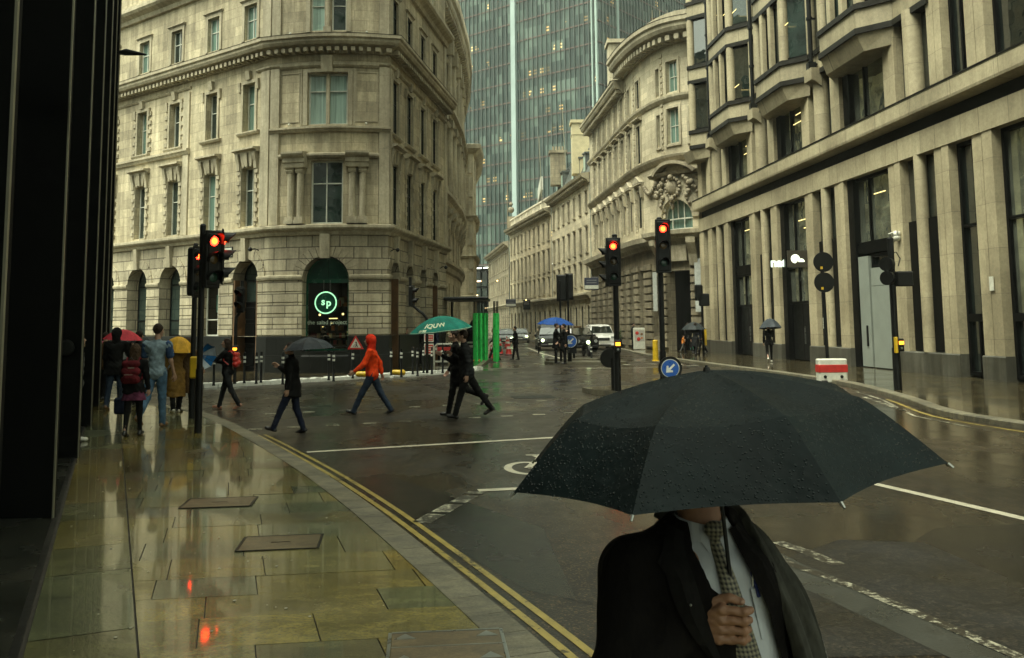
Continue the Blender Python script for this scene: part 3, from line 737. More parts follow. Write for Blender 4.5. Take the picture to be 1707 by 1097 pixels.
# small light chewing-gum specks and grit on the slabs
gum = MB(); rg = random.Random(3)
for k in range(260):
    t_ = rg.uniform(-4, 16); o_ = rg.uniform(.1, 5.2); x, y = DLp(t_, o_)
    ok = all(((kin[i + 1][0] - kin[i][0]) * (y - kin[i][1]) - (kin[i + 1][1] - kin[i][1]) * (x - kin[i][0])) > 0 for i in range(0, 40))
    if ok:
        r_ = rg.uniform(.004, .014); a0 = rg.random() * 6
        gum.poly([(x + r_ * rg.uniform(.7, 1.2) * math.cos(a0 + a * math.pi / 4), y + r_ * math.sin(a0 + a * math.pi / 4), PZ + .0045) for a in range(8)])
tag(gum.build('pavement_specks', plain('pale_gum', (0.40, 0.38, 0.30), .5)), kind='stuff')
# ================================================================== corner building across the junction
def hood(fac, mb, uc, w, z, d=0.22, h=0.16, m=0):
    """projecting hood mould with stepped profile"""
    fac.mould(mb, uc - w / 2, uc + w / 2, [(0, z), (d * .45, z), (d * .5, z + h * .35), (d * .85, z + h * .5), (d, z + h * .6), (d, z + h), (0, z + h * 1.25)], m)
CORN = [(0, 0), (0.10, 0.0), (0.14, 0.12), (0.30, 0.22), (0.55, 0.30), (0.62, 0.42), (0.62, 0.52), (0.70, 0.58), (0.70, 0.72), (0, 0.86)]
def cornice(fac, mb, u0, u1, z, s=1.0, m=0, dentil=0.32, prof=None, mt=None):
    fac.mould(mb, u0, u1, [(d * s, z + zz * s) for d, zz in (prof or CORN)], m)
    if dentil:
        n = int((u1 - u0) / dentil)
        for k in range(n):
            a = u0 + (k + .25) * (u1 - u0) / n; fac.box(mb, a, a + dentil * .5, 0.02, 0.46 * s, z + 0.02 * s, z + 0.20 * s, m if mt is None else mt)
    fac.mould(mb, u0, u1, [(0.70 * s, z + 0.725 * s), (0.715 * s, z + 0.74 * s), (0, z + 0.875 * s)], 1 if mt is None else mt, caps=False)

Lc, Rc = Vector((-9.75, 35.9)), Vector((-4.95, 35.75))
Ldir = Vector((-1.325, 1.0)).normalized(); Rdir = Vector((0.142, 1.0)).normalized()
LLEN = 19.0; RLEN = 10.8
bow = []
Nb = 8
for k in range(1, Nb):
    t = k / Nb; p = Lc.lerp(Rc, t); off = 0.42 * math.sin(math.pi * t); bow.append((p.x, p.y - off))
e = 0.02
mid = [tuple(Lc)] + bow + [tuple(Rc)]
pts = [tuple(Lc + Ldir * LLEN), tuple(Lc + Ldir * e)] + mid + [tuple(Rc + Rdir * e), tuple(Rc + Rdir * RLEN)]
CF = Fac(pts, soft=True)
UL = LLEN                    # u at the left corner
UM = sum((Vector(a) - Vector(b)).length for a, b in zip(mid, mid[1:])); UR = UL + UM
corner = thing('corner_building', 'big pale stone corner building with a bowed corner bay over an arched glass shop window', 'building', (-7.3, 36, 0))
wl = MB(); tr = MB(); ru = MB(); gr = MB(); dt = MB()
Lc_u = [UL - x for x in (1.42, 4.03, 6.83, 9.5, 12.3, 15.1, 17.8)]
Rc_u = [UR + x for x in (0.95, 3.3, 5.75, 8.2)]
MC = (UL + UR) / 2
ops1 = []; ops2 = []; ops3 = []; ops4 = []
wins = []
for i, u in enumerate(Lc_u):
    ops1.append((u - .43, u + .43, 6.05, 8.5, False)); ops2.append((u - .40, u + .40, 10.0, 12.05, False)); ops3.append((u - .42, u + .42, 13.95, 15.45, False)); ops4.append((u - .42, u + .42, 17.7, 19.6, False))
for u in Rc_u:
    ops1.append((u - .52, u + .52, 6.05, 8.5, False)); ops2.append((u - .52, u + .52, 9.75, 12.05, False)); ops3.append((u - .42, u + .42, 13.95, 15.5, False)); ops4.append((u - .4, u + .4, 17.7, 19.6, False))
ops1.append((MC - .66, MC + .66, 5.98, 8.52, False)); ops2.append((MC - .82, MC + .82, 9.98, 12.08, False))
ops3 += [(MC - .74, MC - .14, 13.85, 15.6, False), (MC + .14, MC + .74, 13.85, 15.6, False)]; ops4 += [(MC - .74, MC - .14, 17.7, 19.6, False), (MC + .14, MC + .74, 17.7, 19.6, False)]
lt_ = lambda o_: [q for q in o_ if q[0] < UR]; rt_ = lambda o_: [q for q in o_ if q[0] >= UR]
CF.wall(wl, 0, UR, 5.85, 13.0, lt_(ops1 + ops2), 0, 0.34); CF.wall(wl, UR, CF.L, 5.85, 13.0, rt_(ops1 + ops2), 0, 0.17); CF.wall(wl, 0, UR, 13.6, 24.0, lt_(ops3 + ops4), 0, 0.24); CF.wall(wl, UR, CF.L, 13.6, 24.0, rt_(ops3 + ops4), 0, 0.14)
# ground floor: rusticated, arched
arch = [(u - .82, u + .82, 0.12 if i == 0 else 1.55, 3.88, True) for i, u in enumerate(Lc_u)] + [(u - .62, u + .62, 0.12 if k in (0, 3) else 1.55, 3.95, True) for k, u in enumerate(Rc_u)]
shop = (MC - .92, MC + .92, 0.95, 3.78, True)
CF.wall(ru, 0, CF.L, 1.55, 5.55, [(a, b, max(c, 1.55), d_, r_) for a, b, c, d_, r_ in arch] + [(shop[0], shop[1], 1.55, shop[3], True)], 0, 0.62)
# plinth, cut where doors and the shop window go down
low = sorted([(a, b, c) for a, b, c, d_, r_ in arch if c < 1.0] + [(shop[0], shop[1], 0.95)])
cur = 0
for a, b, c in low + [(CF.L, CF.L, 0)]:
    if a > cur: CF.mould(gr, cur, a, [(-.62, .1), (0.10, 0.1), (0.10, 0.80), (0.07, 0.81), (0.07, 1.53), (0.0, 1.56), (-.62, 1.56)])
    if a < CF.L and c > .5: CF.mould(gr, a, b, [(-.62, .1), (0.10, 0.1), (0.10, 0.75), (0.06, 0.82), (0.06, .95), (-.62, .95)])
    cur = b
# horizontal rustication bands that stop at the openings (raised blocks beside each arch)
zr = 1.60
while zr < 3.75:
    us = [0] + sorted([x for a in arch + [shop] for x in (a[0], a[1])]) + [CF.L]
    for a, b in zip(us[::2], us[1::2]):
        if b - a > 0.2: CF.mould(ru, a + .0, b - .0, [(0, zr), (0.045, zr + .012), (0.045, zr + .395), (0, zr + .407)])
    zr += 0.43
for a, b, c, d_, r_ in arch:
    CF.voussoirs(ru, (a + b) / 2, d_, (b - a) / 2, (b - a) / 2 + 0.42, 0.05, 0, 9)
    tr_z = d_ + (b - a) / 2
    CF.mould(tr, (a + b) / 2 - .14, (a + b) / 2 + .14, [(0, tr_z - .10), (.16, tr_z - .10), (.22, 5.55), (0, 5.55)])
    # impost band between arches
CF.voussoirs(ru, MC, 3.78, .92, 1.36, 0.07, 0, 15)
CF.mould(tr, MC - .19, MC + .19, [(0, 4.60), (.18, 4.60), (.26, 5.55), (0, 5.55)])
us = [0] + sorted([x for a in arch + [shop] for x in (a[0], a[1])]) + [CF.L]
for a, b in zip(us[::2], us[1::2]):
    CF.mould(tr, a, b, [(0, 3.76), (.09, 3.78), (.12, 3.86), (.12, 3.93), (0, 3.97)])
# first ledge, string courses, main cornice, upper cornice
CF.mould(tr, 0, CF.L, [(0, 5.52), (.10, 5.54), (.16, 5.66), (.30, 5.74), (.34, 5.80), (.34, 5.90), (0, 5.97)])
CF.mould(tr, 0, UL - 5.6, [(0, 9.55), (.10, 9.58), (.16, 9.7), (.20, 9.72), (.20, 9.82), (0, 9.88)])
CF.mould(tr, UL + .02, UR - .02, [(0, 9.66), (.10, 9.68), (.16, 9.78), (.20, 9.80), (.20, 9.88), (0, 9.93)])
CF.mould(tr, 0, UL - 5.6, [(0, 12.5), (.05, 12.52), (.1, 12.6), (0, 12.66)])
CF.mould(tr, UL - .9, CF.L, [(0, 12.38), (.05, 12.40), (.11, 12.46), (.11, 12.52), (0, 12.56)])
cornice(CF, tr, 0, CF.L, 12.88, 0.92, 0, 0.30)
CF.mould(tr, 0, UL - 0.0, [(0, 16.5), (.14, 16.52), (.2, 16.7), (.42, 16.84), (.5, 16.95), (.5, 17.1), (.1, 17.22), (.1, 17.45), (0, 17.5)])
CF.mould(tr, UL, CF.L, [(0, 16.5), (.14, 16.52), (.2, 16.7), (.42, 16.84), (.5, 16.95), (.5, 17.1), (.1, 17.22), (0, 17.3)])
# corner pilaster strips
for a, b in ((UL - .55, UL - .03), (UL + .03, UL + .42), (UR - .40, UR - .03), (UR + .03, UR + .40), (CF.L - .5, CF.L)):
    CF.box(tr, a, b, 0, .09, 5.97, 12.36); CF.box(tr, a, b, 0, .06, 13.68, 16.48)
for a in (UL - 5.6 - .5, UL - 2.9 + .0):
    CF.box(tr, a, a + .45, 0, .07, 5.97, 12.4) if a < UL - 5 else None
def surround(fac, parent, u, hw, z0, z1, kind, sgn=1):
    s = MB()
    if kind == 'quoin':          # blocked surround with scrolled keystone and hood
        z = z0 + .15; k = 0
        while z < z1 - .2:
            for sd_ in (-1, 1):
                a, b = sorted((u + sd_ * (hw + .04), u + sd_ * (hw + .26))); fac.mould(s, a, b, [(0, z), (.07, z + .01), (.07, z + .17), (0, z + .18)])
            z += .40
        fac.box(s, u - hw - .14, u - hw, 0, .035, z0, z1 + .1); fac.box(s, u + hw, u + hw + .14, 0, .035, z0, z1 + .1)
    if kind in ('quoin', 'hood'):
        zt = z1 + .58; 
        for kx in (-1, 0, 1):       # flared keystones
            a = u + kx * .24; w0, w1 = .08, .13
            q = [(a - w0 * (1 if kx == 0 else .8), z1 + .02), (a + w0 * (1 if kx == 0 else .8), z1 + .02), (a + w1 + kx * .05, zt), (a - w1 + kx * .05, zt)]
            dd = .20 if kx == 0 else .14
            s.poly([fac.P(x, dd if y > z1 + .1 else dd * .6, y) for x, y in q], 0)
            for i in range(4):
                (x0, y0), (x1, y1) = q[i], q[(i + 1) % 4]; d0, d1 = [dd if y > z1 + .1 else dd * .6 for y in (y0, y1)]
                s.poly([fac.P(x0, d0, y0), fac.P(x0, 0, y0), fac.P(x1, 0, y1), fac.P(x1, d1, y1)], 0)
        for kx in (-1, 1):
            a = u + kx * (hw + .13); fac.mould(s, a - .09, a + .09, [(0, z1 - .15), (.10, z1 - .1), (.13, z1 + .2), (.2, z1 + .45), (.2, zt), (0, zt)])
        hood(fac, s, u, hw * 2 + .62, zt, .34, .18)
    if kind in ('key', 'keyq'):
        fac.box(s, u - hw - .13, u - hw, 0, .05, z0, z1 + .13); fac.box(s, u + hw, u + hw + .13, 0, .05, z0, z1 + .13); fac.box(s, u - hw, u + hw, 0, .05, z1, z1 + .13)
        if kind == 'keyq':
            z = z0 + .1
            while z < z1 - .1:
                for sd_ in (-1, 1):
                    a, b = sorted((u + sd_ * (hw + .15), u + sd_ * (hw + .36))); fac.mould(s, a, b, [(0, z), (.06, z + .01), (.06, z + .19), (0, z + .2)])
                z += .42
        fac.mould(s, u - .13, u + .13, [(0, z1 + .14), (.12, z1 + .14), (.18, z1 + .5), (0, z1 + .5)])
        for kx in (-1, 1): fac.mould(s, u + kx * (hw + .2) - .06, u + kx * (hw + .2) + .06, [(0, z1 - .35), (.08, z1 - .3), (.12, z1 + .1), (0, z1 + .12)])
        fac.mould(s, u - hw - .3, u + hw + .3, [(0, z0 - .16), (.1, z0 - .14), (.15, z0 - .06), (.15, z0 - .01), (0, z0 + .0)])
    if kind == 'plain':
        fac.box(s, u - hw - .16, u - hw, 0, .04, z0 - .02, z1 + .16); fac.box(s, u + hw, u + hw + .16, 0, .04, z0 - .02, z1 + .16); fac.box(s, u - hw, u + hw, 0, .04, z1, z1 + .16)
        hood(fac, s, u, hw * 2 + .5, z1 + .17, .12, .08)
    return s.build('surround', STONE_TRIM, parent)
rw = random.Random(11)
for i, u in enumerate(Lc_u):
    w1 = CF.window(corner, u - .43, u + .43, 6.05, 8.5, .30, (.5,), (.62,), WINFRAME, GL[[0, 1, 0][i % 3]], t=.05); surround(CF, w1, u, .43, 6.05, 8.5, 'quoin')
    w2 = CF.window(corner, u - .40, u + .40, 10.0, 12.05, .30, (.5,), (.60,), WINFRAME, GL[[1, 0, 0][i % 3]], t=.05); surround(CF, w2, u, .40, 10.0, 12.05, 'key' if i < 2 else 'keyq')
    w3 = CF.window(corner, u - .42, u + .42, 13.95, 15.45, .20, (.5,), (.58,), WINFRAME, GL[[1, 1, 0][i % 3]], t=.05); surround(CF, w3, u, .42, 13.95, 15.45, 'plain')
    if i < 6: CF.window(corner, u - .42, u + .42, 17.7, 19.6, .20, (.5,), (.58,), WINFRAME, GL[1], t=.05)
for i, u in enumerate(Rc_u):
    w1 = CF.window(corner, u - .52, u + .52, 6.05, 8.5, .14, (.5,), (.62,), DARKFRAME, GL[0], t=.05); surround(CF, w1, u, .52, 6.05, 8.5, 'quoin')
    w2 = CF.window(corner, u - .52, u + .52, 9.75, 12.05, .14, (.5,), (.60,), DARKFRAME, GL[0], t=.05); surround(CF, w2, u, .52, 9.75, 12.05, 'key')
    w3 = CF.window(corner, u - .42, u + .42, 13.95, 15.5, .12, (.5,), (.58,), DARKFRAME, GL[0], t=.05); surround(CF, w3, u, .42, 13.95, 15.5, 'plain')
    CF.window(corner, u - .4, u + .4, 17.7, 19.6, .20, (.5,), (.58,), WINFRAME, GL[1], t=.05)
# the bowed bay: pilastered first floor window, paired second floor window, twin attic lights
w1 = CF.window(corner, MC - .66, MC + .66, 5.98, 8.52, .22, (.48,), (.64,), WINFRAME, GL[0], t=.065)
s = MB()
for kx in (-1, 1):
    for dx in (1.02, 1.42):
        a = MC + kx * dx; CF.column(s, a, .14, .135, 6.25, 8.0, n=14); CF.box(s, a - .19, a + .19, 0, .34, 5.97, 6.12); CF.box(s, a - .17, a + .17, 0, .31, 6.12, 6.25)
        CF.mould(s, a - .15, a + .15, [(0, 8.0), (.28, 8.0), (.32, 8.1), (.26, 8.14), (.34, 8.22), (0, 8.22)])
    c_ = MC + kx * 1.22; CF.mould(s, c_ - .44, c_ + .44, [(0, 8.22), (.34, 8.22), (.36, 8.38), (.40, 8.42), (.40, 8.58), (.52, 8.66), (.56, 8.74), (.56, 8.82), (0, 8.9)])
CF.mould(s, UL + .45, UR - .42, [(0, 8.60), (.12, 8.62), (.18, 8.70), (.18, 8.78), (0, 8.84)])
s.build('surround', STONE_TRIM, w1, smooth=False)
w2 = CF.window(corner, MC - .82, MC + .82, 9.98, 12.08, .22, (.5,), (.66,), WINFRAME, GL[2], t=.065)
s = MB(); CF.box(s, MC - .07, MC + .07, -.22, -.08, 9.98, 12.08)
for kx in (-1, 1): CF.box(s, *sorted((MC + kx * .82, MC + kx * 1.0)), 0, .05, 9.95, 12.12); CF.box(s, *sorted((MC + kx * 1.05, MC + kx * 1.12)), 0, .03, 9.95, 12.3)
CF.box(s, MC - 1.0, MC + 1.0, 0, .05, 12.12, 12.26)
CF.mould(s, MC - .22, MC + .22, [(0, 12.10), (.16, 12.10), (.26, 12.75), (0, 12.75)])
CF.mould(s, UL + .45, UR - .42, [(0, 12.3), (.06, 12.32), (.12, 12.40), (.12, 12.48), (0, 12.52)]) 
for kx in (-1, 1):
    a, b = sorted((MC + kx * 1.15, MC + kx * 2.0)); 
    for q0, q1, y0, y1 in ((a, b, 10.1, 10.14), (a, b, 12.1, 12.14), (a, a + .03, 10.14, 12.1), (b - .03, b, 10.14, 12.1)): CF.box(s, q0, q1, 0, .025, y0, y1)
s.build('surround', STONE_TRIM, w2)
for kx in (-1, 1):
    w3 = CF.window(corner, MC + min(kx * .74, kx * .14), MC + max(kx * .74, kx * .14), 13.85, 15.6, .18, (.06,), (.6,), WINFRAME, GL[2] if kx < 0 else GL[0], t=.05)
s = MB(); CF.column(s, MC, .05, .11, 13.95, 15.3, n=14); CF.box(s, MC - .15, MC + .15, 0, .2, 13.72, 13.95); CF.box(s, MC - .15, MC + .15, 0, .2, 15.3, 15.6)
for kx in (-1, 1): CF.box(s, *sorted((MC + kx * .74, MC + kx * .92)), 0, .05, 13.8, 15.62)
CF.box(s, MC - .92, MC + .92, 0, .05, 15.62, 15.8); s.build('attic_colonnette', STONE_TRIM, corner)
# small balls / light fittings on the ledges
for u in (MC - 1.55, MC + 1.55):
    for z in (5.99, 9.95, 13.72):
        b = MB(); p = CF.P(u, .12, z + .05); b.ball(p, .05); b.cyl(CF.P(u, .12, z - .05), p, .012, n=6); b.build('ledge_lamp', WHITEPL, corner, smooth=True)
wl.build('wall', STONE, corner); tr.build('stone_trim', [STONE_TRIM, LEAD], corner); ru.build('rusticated_ground_floor', STONE_RUST, corner); gr.build('plinth', GRANITE, corner)
# upper body so that nothing is hollow from the side
rf = MB(); P3 = [CF.P(u, -.3, 24.0) for u in CF.u]; rf.poly(P3 + [Vector((-14, 62, 24))]); rf.build('roof', LEAD, corner)
# arched windows and doors on the ground floor
for i, (a, b, c, d_, r_) in enumerate(arch):
    isdoor = c < 1
    if isdoor:
        f = MB(); CF.bars(f, a, b, .95 if False else 2.9, d_, -.60, (), (), .07, .08, 0, True)
        d_o = f.build('door_fanlight', DARKFRAME, corner); g_ = MB(); CF.pane(g_, a, b, 2.9, d_, -.56, 0, True); g_.build('pane', GL[0], d_o)
        dr = MB(); CF.box(dr, a, b, -.62, -.54, .12, 2.9); 
        for kx in (0, 1):
            x0 = a + .1 + kx * (b - a) / 2; x1 = x0 + (b - a) / 2 - .2
            for z0_, z1_ in ((.35, 1.1), (1.25, 2.1), (2.22, 2.75)): CF.mould(dr, x0, x1, [(-.54, z0_), (-.515, z0_ + .03), (-.515, z1_ - .03), (-.54, z1_)])
        CF.box(dr, (a + b) / 2 - .015, (a + b) / 2 + .015, -.54, -.52, .12, 2.9); door = dr.build('door', DARKFRAME, corner)
        # folded back timber leaf on the near reveal
        lf = MB(); x = b - .02; CF.box(lf, x - .10, x, -.56, .02, .12, 3.85); lf.build('open_door_leaf', WOOD, corner)
        lf = MB(); x = a + .02; CF.box(lf, x, x + .10, -.56, .02, .12, 3.85); lf.build('open_door_leaf', WOOD, corner)
    else:
        wi = CF.window(corner, a, b, 1.56, d_, .58, (.5,) if i < 7 else (), (.30,), DARKFRAME if i != 1 else WINFRAME, GL[0] if i != 1 else SEEGLASS, True, .06)
# lit room behind the second arched window and behind the bowed shop window
def lit_room(fac, parent, a, b, z0, z1, deep, extras):
    rm = MB(); col_ = 0
    q = [fac.P(a, -.64, 0), fac.P(b, -.64, 0), fac.P(b, -.64 - deep, 0), fac.P(a, -.64 - deep, 0)]
    def v(i, z): return (q[i].x, q[i].y, z)
    rm.poly([v(0, z0), v(1, z0), v(2, z0), v(3, z0)]); rm.poly([v(3, z1), v(2, z1), v(1, z1), v(0, z1)])
    rm.poly([v(3, z0), v(2, z0), v(2, z1), v(3, z1)]); rm.poly([v(0, z0), v(3, z0), v(3, z1), v(0, z1)]); rm.poly([v(2, z0), v(1, z0), v(1, z1), v(2, z1)])
    return rm.build('shop_interior', extras, parent)
INT = plain('dark_shop_interior', (0.035, 0.03, 0.018), 0.7, 0, 0.5, 2)
lit_room(CF, corner, UL + .3, UR - .3, .5, 4.75, 3.2, INT)
shopw = MB(); CF.bars(shopw, shop[0], shop[1], .97, 3.72, -.42, (), (), .075, .08, 0, True); CF.box(shopw, shop[0] + .07, shop[1] - .07, -.418, -.345, 3.72, 3.80)
so = shopw.build('shop_window', SIGNGREEN, corner)
g_ = MB(); CF.pane(g_, shop[0] + .02, shop[1] - .02, 1.0, 3.70, -.39, 0, False, 0); g_.build('pane', SEEGLASS, so)
g_ = MB(); r_ = .84; pts_ = [(MC + r_ * math.cos(math.pi * k / 16), 3.81 + r_ * math.sin(math.pi * k / 16)) for k in range(17)]; g_.poly([CF.P(x, -.385, y) for x, y in pts_]); 
for k in range(16):
    t0, t1 = math.pi * k / 16, math.pi * (k + 1) / 16; g_.poly([CF.P(MC + rr * math.cos(tt), -.375, 3.81 + rr * math.sin(tt)) for rr, tt in ((.42, t0), (.46, t0), (.46, t1), (.42, t1))], 1)
g_.build('fanlight', [glass('green_fanlight_glass', (0.006, 0.05, 0.032), 0.08, 1.5), SIGNGREEN], so)
# round hanging sign: "sp" in a ring; lettering below
sc_ = CF.P(MC - .05, -.30, 2.86); nrm = (CF.P(MC - .05, 0, 0) - CF.P(MC - .05, -1, 0)).normalized(); ang = math.atan2(nrm.x, -nrm.y)
RS = Matrix.Translation(sc_) @ Matrix.Rotation(ang, 4, 'Z')
dsk = MB(); N = 36
def ringp(r, k, y=0): t = 2 * math.pi * k / N; return RS @ Vector((r * math.cos(t), y, r * math.sin(t)))
for k in range(N):
    dsk.poly([ringp(.44, k), ringp(.44, k + 1), ringp(.44, k + 1, .04), ringp(.44, k, .04)])
dsk.poly([ringp(.44, k) for k in range(N)]); so2 = dsk.build('round_sign', SIGNGREEN, corner)
rg_ = MB()
for k in range(N): rg_.poly([ringp(.395, k, -.012), ringp(.445, k, -.012), ringp(.445, k + 1, -.012), ringp(.395, k + 1, -.012)][::-1]); rg_.poly([ringp(.445, k, -.012), ringp(.445, k + 1, -.012), ringp(.445, k + 1, .0), ringp(.445, k, .0)][::-1])
add_text(rg_, 's', .40, RS @ Matrix.Translation((-.10, -.012, .035)), bold=.010); add_text(rg_, 'p', .40, RS @ Matrix.Translation((.12, -.012, -.01)), bold=.010)
rg_.build('sign_lettering', SIGNLIT, so2)
tx = MB(); add_text(tx, 'the salad project', .235, Matrix.Translation(CF.P(MC, -.372, 2.08)) @ Matrix.Rotation(ang, 4, 'Z'), bold=.001, extrude=.001); tx.build('window_lettering', plain('pale_vinyl', (.34, .42, .32), .5), so)
for dx in (-.72, .62): 
    cb = MB(); p = CF.P(MC + dx * .45, -.6, 3.9); cb.cyl(CF.P(MC + dx * .2, -.32, 3.31), CF.P(MC + dx * .2, -.32, 3.75), .006, n=5); cb.build('sign_cable', STEEL, so2)
# hanging lamps and goods inside
rs = random.Random(4)
for x, z, r_ in ((-.78, 2.40, .035), (.50, 2.42, .035), (-.35, 1.55, .03), (-.1, 2.05, .02), (.75, 1.7, .02), (-.6, 1.9, .02)):
    lm = MB(); lm.ball(CF.P(MC + x, -1.5, z), r_ * 1.3); plo = lm.build('pendant_lamp', WARMLAMP, corner, smooth=True); lm = MB(); lm.cyl(CF.P(MC + x, -1.5, z), CF.P(MC + x, -1.5, 4.6), .004, n=4); lm.build('cord', BLACKMETAL, plo)
COLS = [plain('goods_' + n_, c_, .5, 0, .3, 8) for n_, c_ in (('orange', (.5, .16, .03)), ('cream', (.5, .42, .25)), ('red', (.4, .04, .03)), ('brown', (.2, .1, .04)))]
mn = MB()
for k in range(16):
    x = rs.uniform(-1.0, 1.0); mn.box(CF.P(MC + x, -2.3, 2.95 + rs.uniform(-.12, .12)), (.22, .05, .26), k % 4)
for k in range(26):
    x = rs.uniform(-1.1, 1.1); z = rs.choice([1.25, 1.55, 1.85]); mn.box(CF.P(MC + x, -2.0 + rs.uniform(-.2, .2), z), (.12, .12, .2), k % 4)
mn.box(CF.P(MC, -2.0, 1.15), (2.4, .5, .05), 3); mn.box(CF.P(MC, -1.9, .8), (2.5, .5, .6), 3)
mn.build('counter_goods', COLS, corner)
strip = MB(); strip.box(CF.P(MC - .3, -2.2, 2.25), (.34, .05, .03)); strip.build('strip_light', WARMLAMP, corner)
# small second sign and poster behind the arch left of the door
u2 = Lc_u[1]; lit_room(CF, corner, u2 - 1.1, u2 + 1.1, .6, 4.7, 2.5, INT)
tdir = (CF.P(u2 + .1, 0, 0) - CF.P(u2, 0, 0)).normalized(); a2 = math.atan2(tdir.y, tdir.x); RS2 = Matrix.Translation(CF.P(u2 + .45, -.45, 3.15)) @ Matrix.Rotation(a2, 4, 'Z')
s2 = MB(); pp = [RS2 @ Vector((.28 * math.cos(k * math.pi / 12), 0, .28 * math.sin(k * math.pi / 12))) for k in range(24)]; s2.poly(pp); s2.poly(pp[::-1]); s2o = s2.build('round_sign', SIGNGREEN, corner)
s2 = MB()
for k in range(24):
    f_ = lambda r, kk: RS2 @ Vector((r * math.cos(kk * math.pi / 12), -.01, r * math.sin(kk * math.pi / 12))); s2.poly([f_(.25, k), f_(.28, k), f_(.28, k + 1), f_(.25, k + 1)][::-1])
add_text(s2, 'sp', .26, RS2 @ Matrix.Translation((0, -.012, .02)), bold=.006); s2.build('sign_lettering', SIGNLIT, s2o)
ps = MB(); ps.box(CF.P(u2 + .1, -.62, 2.95), (.7, .02, .75), 0, a2); ps.build('window_poster', plain('pale_teal_poster', (.25, .45, .40), .5), corner)
lm = MB(); lm.ball(CF.P(u2 + .3, -1.4, 1.9), .07); lm.box(CF.P(u2 + .1, -1.2, 2.25), (.6, .06, .05), 0, a2); lm.build('pendant_lamp', WARMLAMP, corner, smooth=True)
# street name plate
pl = MB(); tdu = a2; RSn = Matrix.Translation(CF.P(UL - 2.72, .02, 5.05)) @ Matrix.Rotation(a2, 4, 'Z')
pl.box(RSn @ Vector((0, 0, 0)), (.78, .03, .42), 0, a2); pl.box(RSn @ Vector((0, -.02, 0)), (.70, .02, .34), 1, a2); nmo = pl.build('street_name_plate', [BLACKMETAL, WHITEPL], corner)
# wall cameras / lamps on brackets over the arches
for u, z, s_ in ((UL - 0.6, 5.0, .09), (UR + .3, 4.9, .08), (UR + 9.3, 4.75, .09)):
    cm = MB(); p = CF.P(u, 0.02, z); q = CF.P(u - .12, .35, z + .04); cm.tube([p, p.lerp(q, .5) + Vector((0, 0, .06)), q], .02, 6); cm.ball(q, s_); cm.build('wall_camera', BLACKMETAL, corner, smooth=True)
cm = MB(); p = CF.P(UL - 12.6, .02, 4.35); q = CF.P(UL - 12.3, .8, 4.3); cm.tube([p, q], .03, 6); cm.ball(q, .16); cm.build('wall_camera', BLACKMETAL, corner, smooth=True)

# ================================================================== the ornate building round the bend behind it
HF = Fac([(-4.6, 46.6), (-4.65, 52), (-4.25, 57), (-4.0, 64), (-4.1, 71), (-4.6, 79), (-5.6, 88)], soft=True)
horn = thing('curved_cornice_building', 'tall carved stone building with a huge curved projecting cornice beside the bowed corner building', 'building', (-4, 60, 0))
wl = MB(); tr = MB(); rw_ = MB()
nW = 15; us = [1.6 + k * (HF.L - 2.6) / (nW - 1) for k in range(nW)]
ops = []
for u in us: ops += [(u - .5, u + .5, 6.2, 8.6, False), (u - .5, u + .5, 10.6, 14.4, False), (u - .45, u + .45, 16.4, 18.6, False), (u - .45, u + .45, 1.4, 4.2, True)]
HF.wall(wl, 0, HF.L, .1, 21.0, ops, 0, .2)
prof = [(0, 0), (.15, .05), (.2, .3), (.32, .45), (.38, .75), (.78, .95), (.85, 1.1), (.85, 1.35), (1.0, 1.5), (1.0, 1.75), (0, 2.0)]
HF.mould(tr, 0, HF.L, [(d, 20.6 + z) for d, z in prof])
n = int(HF.L / .55)
for k in range(n):
    a = (k + .2) * HF.L / n; HF.mould(tr, a, a + .26, [(.2, 21.0), (.74, 21.25), (.74, 21.52), (.2, 21.52)])
    HF.mould(tr, a, a + .3, [(.9, 22.3), (1.0, 22.3), (1.0, 22.75), (.9, 22.75)])
HF.mould(tr, 0, HF.L, [(0, 5.2), (.15, 5.3), (.2, 5.6), (.38, 5.75), (.4, 5.95), (0, 6.1)]); HF.mould(tr, 0, HF.L, [(0, 9.4), (.2, 9.5), (.25, 9.8), (.5, 10.0), (.5, 10.2), (0, 10.4)])
HF.mould(tr, 0, HF.L, [(0, 15.2), (.3, 15.3), (.35, 15.5), (.6, 15.6), (.6, 15.8), (0, 15.95)])
